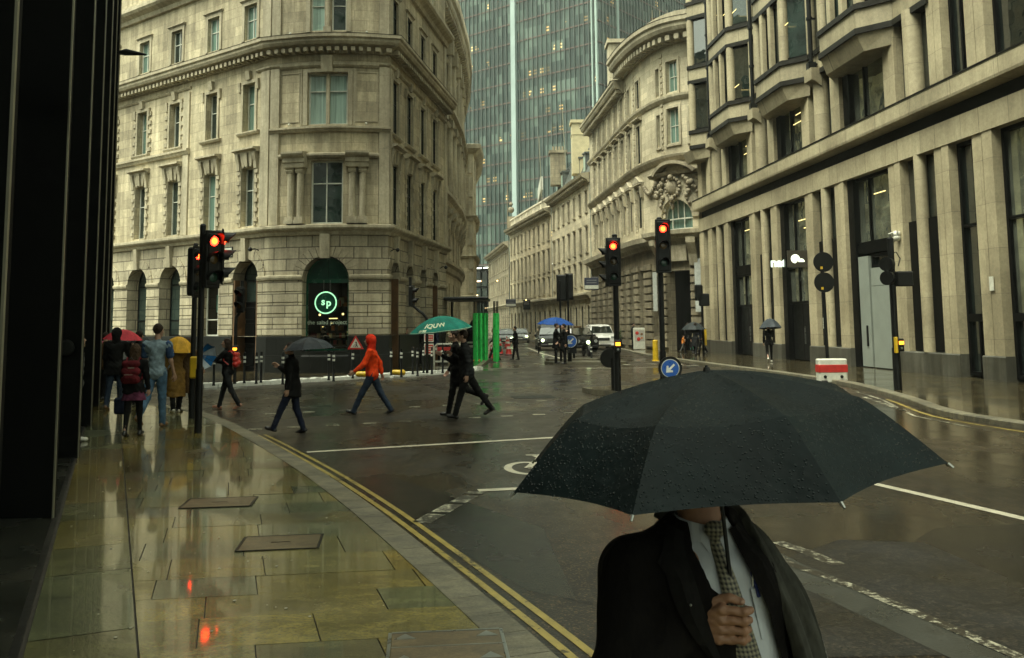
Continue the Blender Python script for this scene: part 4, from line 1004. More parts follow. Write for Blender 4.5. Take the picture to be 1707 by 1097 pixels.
for k, u in enumerate(us):
    um = u + (us[1] - us[0]) / 2
    if k < nW - 1:
        HF.column(tr, um, .2, .25, 10.4, 14.7, n=12, r1=.21); HF.box(tr, um - .33, um + .33, 0, .48, 14.7, 15.2); HF.box(tr, um - .32, um + .32, 0, .46, 10.2, 10.5)
        HF.column(tr, um, .2, .2, 16.0, 19.6, n=10, r1=.17); HF.box(tr, um - .28, um + .28, 0, .5, 19.6, 20.6)
        HF.mould(tr, um - .2, um + .2, [(0, 8.0), (.2, 8.1), (.35, 8.9), (.5, 9.4), (0, 9.5)])
    for z0, z1, hw in ((6.2, 8.6, .5), (16.4, 18.6, .45)):
        w_ = HF.window(horn, u - hw, u + hw, z0, z1, .17, (.5,), (.6,), DARKFRAME, GL_FAR)
    w_ = HF.window(horn, u - .5, u + .5, 10.6, 14.4, .17, (.5,), (.35, .7), DARKFRAME, GL_FAR)
    HF.mould(tr, u - .75, u + .75, [(0, 14.5), (.3, 14.55), (.4, 14.75), (0, 15.0)]); HF.mould(tr, u - .7, u + .7, [(0, 8.7), (.3, 8.75), (.45, 8.95), (0, 9.1)]); HF.mould(tr, u - .65, u + .65, [(0, 18.7), (.2, 18.75), (.3, 18.95), (0, 19.05)])
    # swags
    for j in range(5): 
        p = HF.P(u - .4 + .2 * j, .12, 9.3 - .12 * math.sin(math.pi * j / 4)); tr.ball(p, .12, n=5)
    w_ = HF.window(horn, u - .45, u + .45, 1.4, 4.2, .18, (.5,), (.5,), DARKFRAME, GL_FAR, True)
wl.build('wall', STONE_WARM, horn); tr.build('carved_trim', STONE_TRIM, horn)
rf = MB(); rf.poly([HF.P(u, 0, 22.3) for u in HF.u] + [Vector((-16, 88, 22.3)), Vector((-16, 46.6, 22.3))]); rf.build('roof', LEAD, horn)
sw = MB(); sw.poly([(-4.6, 46.6, 0.1), (-4.6, 46.6, 22.3), (-16, 46.6, 22.3), (-16, 46.6, .1)]); sw.build('party_wall', STONE_WARM, horn)
# next one beyond
KF = Fac([(-9, 88.6), (-3.85, 89.0), (-3.75, 94), (-4.3, 104), (-6.2, 120)])
kb = thing('end_pavilion_building', 'narrow honey stone end pavilion seen edge on beyond the curved cornice', 'building', (-5, 89, 0))
wl = MB(); tr = MB(); ops = []
for u in (7.5, 10.5, 13.5, 16.5, 19.5, 22.5, 25.5, 28.5):
    for z in (5.2, 9.2, 13.2, 16.6): ops.append((u - .5, u + .5, z, z + 2.1, False))
KF.wall(wl, 0, KF.L, .1, 19.6, ops, 0, .3); KF.mould(tr, 0, KF.L, [(0, 18.9), (.3, 19.0), (.8, 19.4), (.85, 19.8), (0, 20.0)])
for z in (4.4, 8.4, 12.4): KF.mould(tr, 0, KF.L, [(0, z), (.25, z + .1), (.4, z + .3), (0, z + .4)])
for k in range(8): KF.box(tr, 4.7, 5.15, 0, .14, .2 + k * 2.4, 2.2 + k * 2.4)
for o_ in ops: KF.window(kb, o_[0], o_[1], o_[2], o_[3], .25, (.5,), (.5,), WINFRAME, GL_FAR)
wl.build('wall', STONE_WARM, kb); tr.build('stone_trim', STONE_TRIM, kb)
rf = MB(); rf.poly([(-9, 88.6, 19.8), (-3.85, 89, 19.8), (-3.75, 94, 19.8), (-4.3, 104, 19.8), (-6.2, 120, 19.8), (-14, 120, 19.8)]); rf.build('roof', LEAD, kb)
# ================================================================== modern limestone office block on the right
QN, QD = Vector((14.41, 25.71)), Vector((-0.0822, 0.9966))
QFAR = 31.0
qa, qb = QN + QD * QFAR, QN - QD * 14
MF = Fac([tuple(qa), tuple(qb)])
U = lambda q: QFAR - q
office = thing('office_building', 'modern pale limestone office block with tall black glazed bays, round columns and stepped stone oriels', 'building', (14, 35, 0))
GC = [5.0, 12.6, 19.9, 27.3]       # centres of the column groups (q metres from the near reference)
st = MB(); pl = MB(); co = MB(); bk = MB(); ld = MB()
def pair(mb, q0, q1, z0, z1, split=True):
    a, b = U(q1), U(q0)
    if split:
        m_ = (a + b) / 2
        MF.box(mb, a, m_ - .035, -.30, 0.0, z0, z1); MF.box(mb, m_ + .035, b, -.30, 0.03, z0, z1); MF.box(bk, m_ - .032, m_ + .032, -.29, -.10, z0, z1)
    else: MF.box(mb, a, b, -.95, 0, z0, z1)
groups = [(c, True) for c in GC]
def one(fn, name, mat, smooth=False):
    b_ = MB(); fn(b_); return b_.build(name, mat, office, smooth=smooth)
for z0, z1 in ((.86, 7.6), (9.62, 12.75)):
    zt_ = z1 if z1 < 8 else 15.6
    for c in GC:
        zc = z1 if c > 6 or z1 < 8 else 12.75
        one(lambda m: pair(m, c - 1.98, c - 1.10, z0, zt_ if c < 6 else z1), 'pier', MODERN); one(lambda m: pair(m, c + 1.10, c + 1.98, z0, zc), 'pier', MODERN)
        one(lambda m: MF.column(m, U(c), -.12, .21 if z0 < 5 else .34, z0, zc, n=28), 'round_column', MODERN, True)
    for q0, q1, sp_ in ((.72, 1.75, True), (-5.2, -3.9, True), (-13.5, -7.5, False), (30.2, 31.0, False)): one(lambda m: pair(m, q0, q1, z0, zt_ if q0 < 10 else z1, sp_), 'pier', MODERN)
one(lambda m: MF.box(m, U(3.6), U(-14), -.95, .02, 15.6, 30), 'upper_wall', MODERN)
for c in GC: one(lambda m: MF.mould(m, U(c + 2.0), U(c - 2.0), [(-.95, .1), (.06, .1), (.06, .82), (.03, .86), (-.95, .86)]), 'plinth', GREYSTONE)
for a, b in ((.68, 1.80), (-5.24, -3.86), (-13.6, -7.46), (30.15, 31.0)): one(lambda m: MF.mould(m, U(b), U(a), [(-.95, .1), (.06, .1), (.06, .82), (.03, .86), (-.95, .86)]), 'plinth', GREYSTONE)
# long band, shadow gap and the oversailing ledge
bd = MB(); MF.mould(bd, 0, U(-14), [(-.95, 7.6), (.06, 7.6), (.06, 8.38), (-.35, 8.38), (-.35, 8.86), (.40, 8.92), (.42, 9.0), (.42, 9.52), (-.95, 9.62)])
MF.mould(ld, 0, U(-14), [(.44, 9.5), (.45, 9.56), (-.95, 9.66)], caps=False)
for q in [x * 2.45 - 1.2 for x in range(-4, 14)]: MF.box(bk, U(q) - .006, U(q) + .006, .06, .0615, 7.6, 8.38); MF.box(bk, U(q + .8) - .006, U(q + .8) + .006, .42, .4215, 9.0, 9.5)
MF.box(bk, 0, U(-14), -.8, -.18, 8.385, 8.885)  # black strip laid in the gap: its deep shade is put in as colour
bd.build('stone_band', MODERN_TRIM, office)
# recessed black wall and glazing behind the piers
MF.box(bk, 0, U(-14), -1.35, -.6, .1, 12.7)
slots = MB()
bays = [(6.98, 10.62), (14.58, 17.92), (21.88, 25.32), (29.28, 30.2)]
def glazing(parent, q0, q1, z0, z1, cols, rows, gm=GL_DARK, d=-.42, t=.12, name='window'):
    f = MB(); a, b = U(q1), U(q0); MF.bars(f, a, b, z0, z1, d, cols, rows, t, .16, 0); o = f.build(name, DARKFRAME, parent)
    g_ = MB(); 
    cs = [0] + list(cols) + [1]; rs_ = [0] + list(rows) + [1]
    for c0, c1 in zip(cs, cs[1:]):
        for r0, r1 in zip(rs_, rs_[1:]):
            MF.pane(g_, a + (b - a) * c0 + .02, a + (b - a) * c1 - .02, z0 + (z1 - z0) * r0 + .02, z0 + (z1 - z0) * r1 - .02, d + .05, 0, False, .004)
    g_.build('pane', gm, o); return o
for q0, q1 in bays:
    w_ = q1 - q0
    if w_ > 2:
        glazing(office, q0, q1, 4.9, 7.6, (.42,), (), GL_MIRROR); glazing(office, q0 + .1, q1 - .1, 9.62, 12.2, (.42,), (), GL_MIRROR)
        MF.box(bk, U(q1), U(q0), -.6, -.22, 4.55, 4.9); MF.box(bk, U(q1), U(q0), -.6, -.2, 12.2, 12.75)
        MF.box(bk, U(q1) , U(q1) + .5, -.6, -.14, .12, 7.6); MF.box(bk, U(q1), U(q1) + .5, -.6, -.14, 9.62, 12.2); MF.box(bk, U(q0) - .14, U(q0), -.6, -.16, .12, 7.6)
for q0, q1 in ((1.75, 3.0), (-3.9, .70)):
    glazing(office, q0, q1, 2.0, 7.6, () if q1 - q0 < 1.5 else (.5,), (.52,), GL_DARK if q1 > 1 else GL_MIRROR); glazing(office, q0, q1, 9.62, 15.5, () if q1 - q0 < 1 else (.5,), ())
    glazing(office, q0, q1, .2, 2.0, () if q1 - q0 < 1 else (.5,), ())
# ground floor doors
for k, (q0, q1) in enumerate(bays[:3]):
    if k == 0:
        d_ = MB(); MF.box(d_, U(q1) + .52, U(q1) + 1.35, -.40, -.20, .16, 4.45); MF.box(d_, U(q1) + 1.52, U(q0) - .16, -.40, -.19, .16, 3.25); MF.box(d_, U(q1) + 1.52, U(q0) - .16, -.40, -.20, 3.27, 3.95)
        do = d_.build('service_door', plain('pale_grey_door', (.235, .26, .225), .35, 0, .12, 2), office)
        h_ = MB(); MF.box(h_, U(q1) + 1.0, U(q1) + 1.1, -.20, -.16, .95, 1.75); h_.build('handle', BLACKMETAL, do)
        glazing(office, q0 + .16, q1 - 1.5, 3.97, 4.5, (), (), name='transom_window')
    else:
        glazing(office, q0, q1, 2.75, 4.55, (.5,), (), GL_MIRROR); d_ = MB(); MF.box(d_, U(q1) + .5, U(q0) - .14, -.5, -.40, .16, 2.75); MF.box(d_, (U(q0) + U(q1)) / 2 - .01, (U(q0) + U(q1)) / 2 + .01, -.40, -.385, .16, 2.75); do = d_.build('dark_door', BLACKMETAL, office)
        h_ = MB(); MF.box(h_, (U(q0) + U(q1)) / 2 + .2, (U(q0) + U(q1)) / 2 + .24, -.40, -.34, .9, 1.7); h_.build('handle', STEEL, do)
for c in GC:      # glazing in the slots beside each round column
    for s_ in (-1, 1):
        a, b = sorted((c + s_ * 1.10, c)); g_ = MB(); MF.pane(g_, U(b), U(a), .9, 7.6, -.30, tilt=0); MF.pane(g_, U(b), U(a), 9.6, 12.7, -.30, tilt=0); g_.build('slot_glazing', GL_DARK, office)
        f_ = MB(); MF.box(f_, U(b), U(a), -.29, -.20, .9, 5.4); f_.build('slot_transom', DARKFRAME, office)
# lit tubes seen inside the upper windows
lt = MB()
for q, z in ((22.6, 11.5), (22.9, 11.1), (15.6, 11.6), (15.9, 11.2), (23.2, 6.9), (15.8, 6.6), (15.2, 6.2), (8.4, 6.8)):
    MF.box(lt, U(q) - .45, U(q) + .45, -.365, -.355, z, z + .035)
# stepped oriels above the ledge
zig = [(QFAR, 0)]
OC = [30.85, 23.45, 16.05, 8.65]
for c in OC:
    for q, d in ((c + 2.6, 0), (c + 1.6, .9), (c - 1.6, .9), (c - 2.6, 0)):
        if q < QFAR: zig.append((q, d))
        elif q < QFAR + 1.1 and d > 0: zig = [(QFAR, .9)]
zig.append((3.7, 0))
ZP = [MF.P(U(q), d + .02, 0) for q, d in zig]
ZF = Fac([(p.x, p.y) for p in ZP])
sp = MB(); cp = MB(); gz = MB(); fz = MB()
FLH = 4.08; Z0 = 12.78
for k in range(5):
    z = Z0 + k * FLH
    sp_b = z - (.0 if k else .02)
    one(lambda m: ZF.mould(m, 0, ZF.L, [(-.6, sp_b), (.0, sp_b), (.0, z + .72), (-.6, z + .72)]), 'oriel_spandrel', MODERN_TRIM)
    cp = MB()
    ZF.mould(cp, 0, ZF.L, [(-.4, z + .72), (.09, z + .72), (.09, z + .93), (-.3, z + .97)]); 
    ZF.mould(cp, 0, ZF.L, [(-.4, z - .22), (.07, z - .22), (.07, z - .0), (-.4, z - .0)])
    cp.build('oriel_capping', LEAD, office)
# soffit skirt tapering back to the wall under the first oriels
for c in OC[0:]:
    sp = MB()
    top = [MF.P(U(min(q, QFAR)), d + .0, Z0 - .222) for q, d in ((c + 2.6, 0), (c + 1.6, .9), (c - 1.6, .9), (c - 2.6, 0))]
    bot = [MF.P(U(min(q, QFAR)), d, Z0 - .86) for q, d in ((c + 2.5, -.02), (c + 1.62, .66), (c - 1.62, .66), (c - 2.5, -.02))]
    for i in range(3): sp.poly([bot[i], bot[i + 1], top[i + 1], top[i]], 0, [(i, 0), (i + 1, 0), (i + 1, .6), (i, .6)])
    bt = [MF.P(U(min(q, QFAR)), -.9, Z0 - .86) for q in (c + 2.5, c - 2.5)]; sp.poly([bt[0], bt[1], bot[3], bot[2], bot[1], bot[0]], 0); sp.build('oriel_soffit', MODERN_TRIM, office)
for k in range(4):
    z = Z0 + k * FLH + .95; zt = Z0 + (k + 1) * FLH - .2
    oc = MB()
    for i, u in enumerate(ZF.u):
        pass
    for c in OC:
        for q, d in ((c + 1.6, .72), (c - 1.6, .72), (c + 2.75, -.1), (c - 2.75, -.1)):
            if q < QFAR - .3: one(lambda m: MF.column(m, U(q), d, .23, z, zt, n=16), 'oriel_column', MODERN, True)
    # glazing per face: dark bars and glass
    for i in range(len(zig) - 1):
        (q0, d0), (q1, d1) = zig[i], zig[i + 1]
        p0, p1 = MF.P(U(q0), d0 - .22, 0), MF.P(U(q1), d1 - .22, 0); F2 = Fac([(p0.x, p0.y), (p1.x, p1.y)])
        L_ = F2.L; n_ = 3 if L_ > 2.4 else (2 if L_ > 1.5 else 1)
        f = MB(); F2.bars(f, 0, L_, z, zt, 0, [j / n_ for j in range(1, n_)], (), .09, .12, 0); fo = f.build('window', DARKFRAME, office)
        g_ = MB()
        for j in range(n_): F2.pane(g_, L_ * j / n_ + .02, L_ * (j + 1) / n_ - .02, z, zt, .04, 0, False, .006)
        g_.build('pane', GL_DARK if (i + k) % 3 else GL[0], fo)
        if n_ == 3:
            s_ = MB(); 
            for j in (1, 2): F2.box(s_, L_ * j / 3 - .16, L_ * j / 3 + .16, .10, .30, z, zt)
            s_.build('stone_mullion', MODERN, office)
    for (q, dz) in ((21.0, .6), (22.5, 1.0), (15.0, 2.2), (14.2, 1.6), (24, 1.4)):
        MF.box(lt, U(q) - .35, U(q) + .35, .715, .722, z + dz, z + dz + .035)
lt.build('office_light_tube', emit('office_tube_light', (1.0, .80, .30), 0.7), office)
# black downpipes with hopper brackets between the oriels
for c in GC[1:]:
    for kq in (0,):
        dp = MB(); p = MF.P(U(c), .28, 0); dp.cyl((p.x, p.y, 12.9), (p.x, p.y, 31), .10, n=12)
        for z in [13.0 + j * 2.04 for j in range(9)]: dp.cyl((p.x, p.y, z), (p.x, p.y, z + .12), .14, n=12); dp.box(MF.P(U(c), .14, z + .06), (.26, .1, .08), 0, 0)
        dp.box((p.x, p.y, 12.95), (.34, .34, .35)); dp.build('downpipe', BLACKMETAL, office)
        bs = MB(); MF.mould(bs, U(c) - .38, U(c) + .38, [(0, 12.0), (.3, 12.25), (.46, 12.3), (.46, 12.82), (0, 12.82)]); bs.build('downpipe_corbel', MODERN_TRIM, office)
bk.build('recessed_black_wall_and_gap_shade', DARKFRAME, office); ld.build('ledge_capping', LEAD, office)
bkw = MB(); MF.box(bkw, 0, U(-14), -3.0, -1.4, .1, 31); bkw.build('rear_block', DARKFRAME, office)
ed = MB(); p0 = MF.P(0, 0.02, 0); ed.poly([MF.P(0, .02, .1), MF.P(0, -12, .1), MF.P(0, -12, 31), MF.P(0, .02, 31)][::-1]); ed.build('end_wall', MODERN, office)
# things fixed to it: shop sign, camera pair, notices
sg = thing('projecting_shop_sign', 'square black projecting shop sign with a pale two-lobed cloud emblem on the office front', 'sign', MF.P(U(14.6), .45, 4.72), 0)
b_ = MB(); b_.box((0, 0, 0), (.88, .09, .76)); b_.build('sign_panel', plain('sign_face_charcoal', (.045, .04, .03), .35), sg)
b_ = MB()
for cx_, r_ in ((-.1, .2),): 
    b_.poly([(cx_ + r_ * math.cos(a * math.pi / 12), -.05, .0 + r_ * math.sin(a * math.pi / 12)) for a in range(0, 19)] )
b_.poly([(.17 + .14 * math.cos(a * math.pi / 12), -.0505, -.14 + .15 * math.sin(a * math.pi / 12)) for a in range(0, 13)])
b_.build('emblem', emit('pale_sign_light', (.75, .82, .58), 0.9), sg)
b_ = MB(); b_.box((.62, .0, 0), (.36, .04, .04)); b_.box((.78, 0, 0), (.04, .06, .9)); b_.build('bracket', BLACKMETAL, sg)
sg2 = MB(); add_text(sg2, 'nat', .60, Matrix.Translation(MF.P(U(17.7), .12, 4.75)), bold=.02, extrude=.02)
tag(sg2.build('shop_lettering', emit('white_letter_light', (.62, .75, .6), .8)), 'white lowercase shop lettering glowing over the dark doors beside the cloud emblem sign', 'sign')
cmt = thing('security_camera', 'pair of white security cameras fixed high on the limestone pier above the grey doors', 'camera', MF.P(U(6.55), .05, 5.0))
for dx in (-.2, .28):
    b_ = MB(); b_.ball((dx * .3, dx, -.12), .13); b_.cyl((dx * .3, dx, -.1), (dx * .3, dx, .1), .12, n=12); b_.tube([(0, dx, .05), (-.05, dx * .2, .12), (0.05, 0, .12)], .03, 6); b_.build('camera_dome', WHITEPL, cmt, smooth=True)
b_ = MB(); b_.tube([(-.1, -.35, .06), (-.02, 0, .1), (-.1, .38, .06)], .035, 6); b_.build('camera_arm', WHITEPL, cmt)
pw = thing('wall_notice', 'small pale notice stuck on the limestone pier behind the round signs', 'notice', MF.P(U(12.9), .06, 1.85), 0)
b_ = MB(); b_.box((0, 0, 0), (.03, .34, .46)); b_.build('sheet', WHITEPL, pw)
b_ = MB(); [b_.box((-.018, 0, .12 - k * .07), (.004, .24, .02)) for k in range(5)]; b_.build('printed_line', DARKFRAME, pw)
pw = thing('wall_notice', 'small faded notice on the near limestone pier beside the big corner window', 'notice', MF.P(U(1.1), .07, 3.0), 0)
b_ = MB(); b_.box((0, 0, 0), (.03, .2, .42)); b_.build('sheet', WHITEPL, pw)

# ================================================================== rounded corner building beyond it
BF = Fac(smooth_path([(7.35, 83.3), (8.0, 75.5), (8.55, 68.5), (9.0, 64), (9.75, 60.6), (10.7, 58.6), (11.9, 57.7), (13.4, 57.3), (16, 57.2)], 5), soft=True)
rb = thing('rounded_corner_building', 'ornate curved stone building with a carved crest and garlands over its arched entrance', 'building', (11, 62, 0))
# u of the door axis: where the wall crosses X/Y = .1853
def u_at(fac, x, y=540):
    best = None
    for k in range(4000):
        u = fac.L * k / 4000; p = fac.P(u, 0, 0); s_ = Vector((p.x, p.y, CAMH)) - Vector((0, 0, CAMH)); px = PPX + FPX * s_.dot(cr) / s_.dot(cf)
        if best is None or abs(px - x) < best[0]: best = (abs(px - x), u)
    return best[1]
UD = u_at(BF, 1131)
wl = MB(); tr = MB(); ru = MB(); ops = []; rust = []
side = [UD - 2.1 - .1, UD + 2.0] ; row = [UD - 5.0 - 2.45 * k for k in range(9) if UD - 5.0 - 2.45 * k > 1]
winU = [UD] + row
ops = [(UD - .48, UD + .48, 17.2, 19.3, False), (UD - .5, UD + .5, 13.75, 16.1, False)]
for u in (UD - 1.45, UD + 1.45): ops += [(u - .22, u + .22, 17.2, 19.1, False), (u - .22, u + .22, 13.75, 15.9, False)]
for u in row: ops += [(u - .42, u + .42, 17.2, 19.2, False), (u - .45, u + .45, 13.2, 15.9, False), (u - .48, u + .48, 8.6, 11.2, False)]
ARC = (UD - 1.25, UD + 1.25, 8.0, 8.75, True)
BF.wall(wl, 0, UD - 3, 7.6, 20.6, [o_ for o_ in ops if o_[1] < UD - 3], 0, .18); BF.wall(wl, UD - 3, BF.L, 7.6, 20.6, [o_ for o_ in ops if o_[0] > UD - 3] + [ARC], 0, .35)
gops = [(UD - 1.0, UD + 1.0, .12, 5.3, False)] + [(u - .62, u + .62, 1.2, 5.6, False) for u in row] + [(UD - 3.0, UD - 2.0, 1.0, 5.4, False)]
BF.wall(ru, 0, BF.L, .1, 7.3, gops, 0, .7)
z = .3
while z < 5.9:
    us_ = sorted([0] + [x for g0 in gops for x in (g0[0], g0[1])] + [BF.L])
    for a, b in zip(us_[::2], us_[1::2]):
        if b - a > .1: BF.mould(ru, a, b, [(0, z), (.14, z + .03), (.14, z + .40), (0, z + .43)])
    z += .52
BF.mould(tr, 0, BF.L, [(0, 6.9), (.2, 6.95), (.3, 7.2), (.75, 7.35), (.8, 7.7), (0, 7.9)])
BF.mould(tr, 0, BF.L, [(0, 13.0 - .5), (.12, 12.55), (.3, 12.8), (.35, 12.95), (0, 13.05)])
BF.mould(tr, 0, BF.L, [(0, 16.55), (.1, 16.6), (.25, 16.8), (.28, 16.95), (0, 17.0)])
cornice(BF, tr, UD - 9, BF.L, 20.4, 1.9, 0, .5); cornice(BF, tr, 0, UD - 9, 19.4, 1.3, 0, .5)
BF.mould(tr, UD - 8.5, BF.L, [(0, 22.0), (.3, 22.0), (.3, 22.5), (0, 22.6)])
for u in row + [UD]:
    for du in (-1.05, ):
        z = 8.4
        while z < 20: BF.mould(tr, u + du - .14 * (1 if u != UD else 1) - .0, u + du + .14, [(0, z), (.06, z + .02), (.06, z + .26), (0, z + .28)]); z += .42
for u in row:
    for z0, z1, hw, hd in ((17.2, 19.2, .42, 0), (13.2, 15.9, .45, 1), (8.6, 11.2, .48, 2)):
        wi = BF.window(rb, u - hw, u + hw, z0, z1, .15, (.5,), (.5,), DARKFRAME, GL_FAR)
        s_ = MB(); BF.box(s_, u - hw - .14, u - hw, 0, .08, z0 - .1, z1 + .14); BF.box(s_, u + hw, u + hw + .14, 0, .08, z0 - .1, z1 + .14); BF.box(s_, u - hw, u + hw, 0, .08, z1, z1 + .14)
        if hd: hood(BF, s_, u, hw * 2 + .7, z1 + .3, .35, .2)
        if hd == 2:
            s_.poly([BF.P(u - .85, .34, z1 + .55), BF.P(u + .85, .34, z1 + .55), BF.P(u, .34, z1 + 1.05)]); s_.poly([BF.P(u - .85, .34, z1 + .55), BF.P(u, .34, z1 + 1.05), BF.P(u, 0, z1 + 1.05), BF.P(u - .85, 0, z1 + .55)]); s_.poly([BF.P(u + .85, 0, z1 + .55), BF.P(u, 0, z1 + 1.05), BF.P(u, .34, z1 + 1.05), BF.P(u + .85, .34, z1 + .55)])
            for kx in (-1, 1): BF.mould(s_, u + kx * .68 - .12, u + kx * .68 + .12, [(0, z1 - .6), (.2, z1 - .5), (.3, z1 + .3), (0, z1 + .3)])
        s_.build('surround', STONE_TRIM, wi)
    BF.window(rb, u - .62, u + .62, 1.2, 5.6, .6, (), (.3, .7), DARKFRAME, GL_FAR)
for (a, b, c, d_, _) in ops[:2] + ops[2:6]:
    wi = BF.window(rb, a, b, c, d_, .3, (.5,) if b - a > .6 else (), (.5,), WINFRAME, GL[1]); s_ = MB(); BF.box(s_, a - .16, a, 0, .08, c - .12, d_ + .16); BF.box(s_, b, b + .16, 0, .08, c - .12, d_ + .16); BF.box(s_, a, b, 0, .08, d_, d_ + .16); BF.box(s_, a - .16, b + .16, 0, .12, c - .22, c - .10); s_.build('surround', STONE_TRIM, wi)
# arched window with deep voussoirs, carved crest and segmental pediment
BF.voussoirs(tr, UD, 8.75, 1.25, 2.0, .16, 0, 11)
aw = MB(); BF.bars(aw, UD - 1.25, UD + 1.25, 8.0, 8.75, -.33, (.28, .72), (), .08, .08, 0, True); awo = aw.build('window', WINFRAME, rb); g_ = MB(); BF.pane(g_, UD - 1.25, UD + 1.25, 8.0, 8.75, -.3, 0, True); g_.build('pane', GL[1], awo)
for kx in (-.55, .55): b_ = MB(); BF.box(b_, UD + kx - .03, UD + kx + .03, -.32, -.26, 8.75, 9.8); b_.build('glazing_bar', WINFRAME, awo)
cv = MB(); N = 14
for k in range(N):
    t0, t1 = R(35) + (math.pi - R(70)) * k / N, R(35) + (math.pi - R(70)) * (k + 1) / N
    f = lambda r, t, d: BF.P(UD + 2.0 * r * math.cos(t), d, 10.95 + 1.75 * r * math.sin(t) - .2)
    cv.poly([f(.88, t1, .6), f(.88, t0, .6), f(1.0, t0, .6), f(1.0, t1, .6)]); cv.poly([f(1, t1, .6), f(1, t0, .6), f(1, t0, 0), f(1, t1, 0)]); cv.poly([f(.88, t0, .6), f(.88, t1, .6), f(.88, t1, 0), f(.88, t0, 0)])
BF.mould(cv, UD - 2.3, UD + 2.3, [(0, 11.55), (.4, 11.6), (.55, 11.8), (0, 11.85)])
rc = random.Random(8)
def lump(u, d, z, r, sc=(1, 1, 1)): cv.ball(BF.P(u, d, z), r, n=6, sc=sc)
for k in range(16): t = 2 * math.pi * k / 16; lump(UD + .55 * math.cos(t), .25, 10.75 + .62 * math.sin(t), .13)
lump(UD, .18, 10.75, .48, (1, .5, 1.15)); lump(UD, .4, 11.4, .2); lump(UD, .35, 9.95, .2)
for kx in (-1, 1):
    for k in range(9): lump(UD + kx * (.8 + .17 * k * rc.uniform(.6, 1.1)), .25, 11.3 - .13 * k + rc.uniform(-.1, .1), rc.uniform(.12, .24))
    for k in range(7): lump(UD + kx * rc.uniform(.9, 1.2), .22, 11.2 - .26 * k, rc.uniform(.1, .18))
    for k in range(10): t = k / 9; lump(UD + kx * (1.7 + 1.9 * t), .2, 11.25 - .55 * math.sin(math.pi * t), .17)
for k in range(6): lump(UD + rc.uniform(-.3, .3), .2, 9.9 - .1 * k, .13)
cv.build('carved_crest', STONE_DARK, rb, smooth=True)
bal = MB(); BF.mould(bal, UD - 2.2, UD + 2.2, [(0, 7.3), (.5, 7.35), (1.1, 7.6), (1.15, 7.85), (0, 7.95)]); 
for kx in (-1, 1): BF.mould(bal, UD + kx * 1.3 - .25, UD + kx * 1.3 + .25, [(0, 5.5), (.3, 5.6), (.5, 6.3), (.95, 7.0), (1.0, 7.35), (0, 7.35)])
BF.mould(bal, UD - .9, UD + .9, [(0, 5.9), (.35, 5.9), (.45, 6.9), (0, 7.0)]); bal.build('entrance_canopy', STONE_TRIM, rb)
dr = MB(); BF.box(dr, UD - 1.0, UD + 1.0, -.75, -.65, .12, 5.3); dr.build('dark_doorway', DARKFRAME, rb)
for u, z0, z1, w_ in ((UD - 2.0, 2.7, 5.3, .55), (UD + 1.75, 2.6, 6.0, .8)):
    b_ = MB(); BF.box(b_, u - w_ / 2, u + w_ / 2, .30, .34, z0, z1); b_.build('white_banner', plain('grey_white_banner', (.42, .44, .40), .6), rb)
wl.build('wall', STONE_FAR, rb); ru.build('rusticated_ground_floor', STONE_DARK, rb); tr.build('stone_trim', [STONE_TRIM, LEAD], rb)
rf = MB(); rf.poly([BF.P(u, 0, 21.6) for u in BF.u] + [Vector((30, 57.3, 21.6)), Vector((30, 83, 21.6))]); rf.build('roof', LEAD, rb)
ch = MB()
ch.box((8.6, 70, 22.5), (1.6, 1.6, 3.2)); ch.box((8.6, 70, 24.1), (1.9, 1.9, .3)); ch.box((9.0, 73, 21.6), (1.0, 1.2, 2)); ch.build('chimney', STONE_FAR, rb)
hd = thing('roof_railing', 'orange-brown boarded railing with pale posts on the roof terrace above the curved cornice', 'railing', (10.5, 62, 22.2))
b_ = MB(); b_.box((1.2, 0, .9), (3.4, .06, .7)); b_.build('boarding', WOOD, hd); 
for k in range(7): b_ = MB(); b_.box((-.4 + k * .53, -.06, .9), (.06, .06, 1.8)); b_.build('post', PALEEDGE, hd)

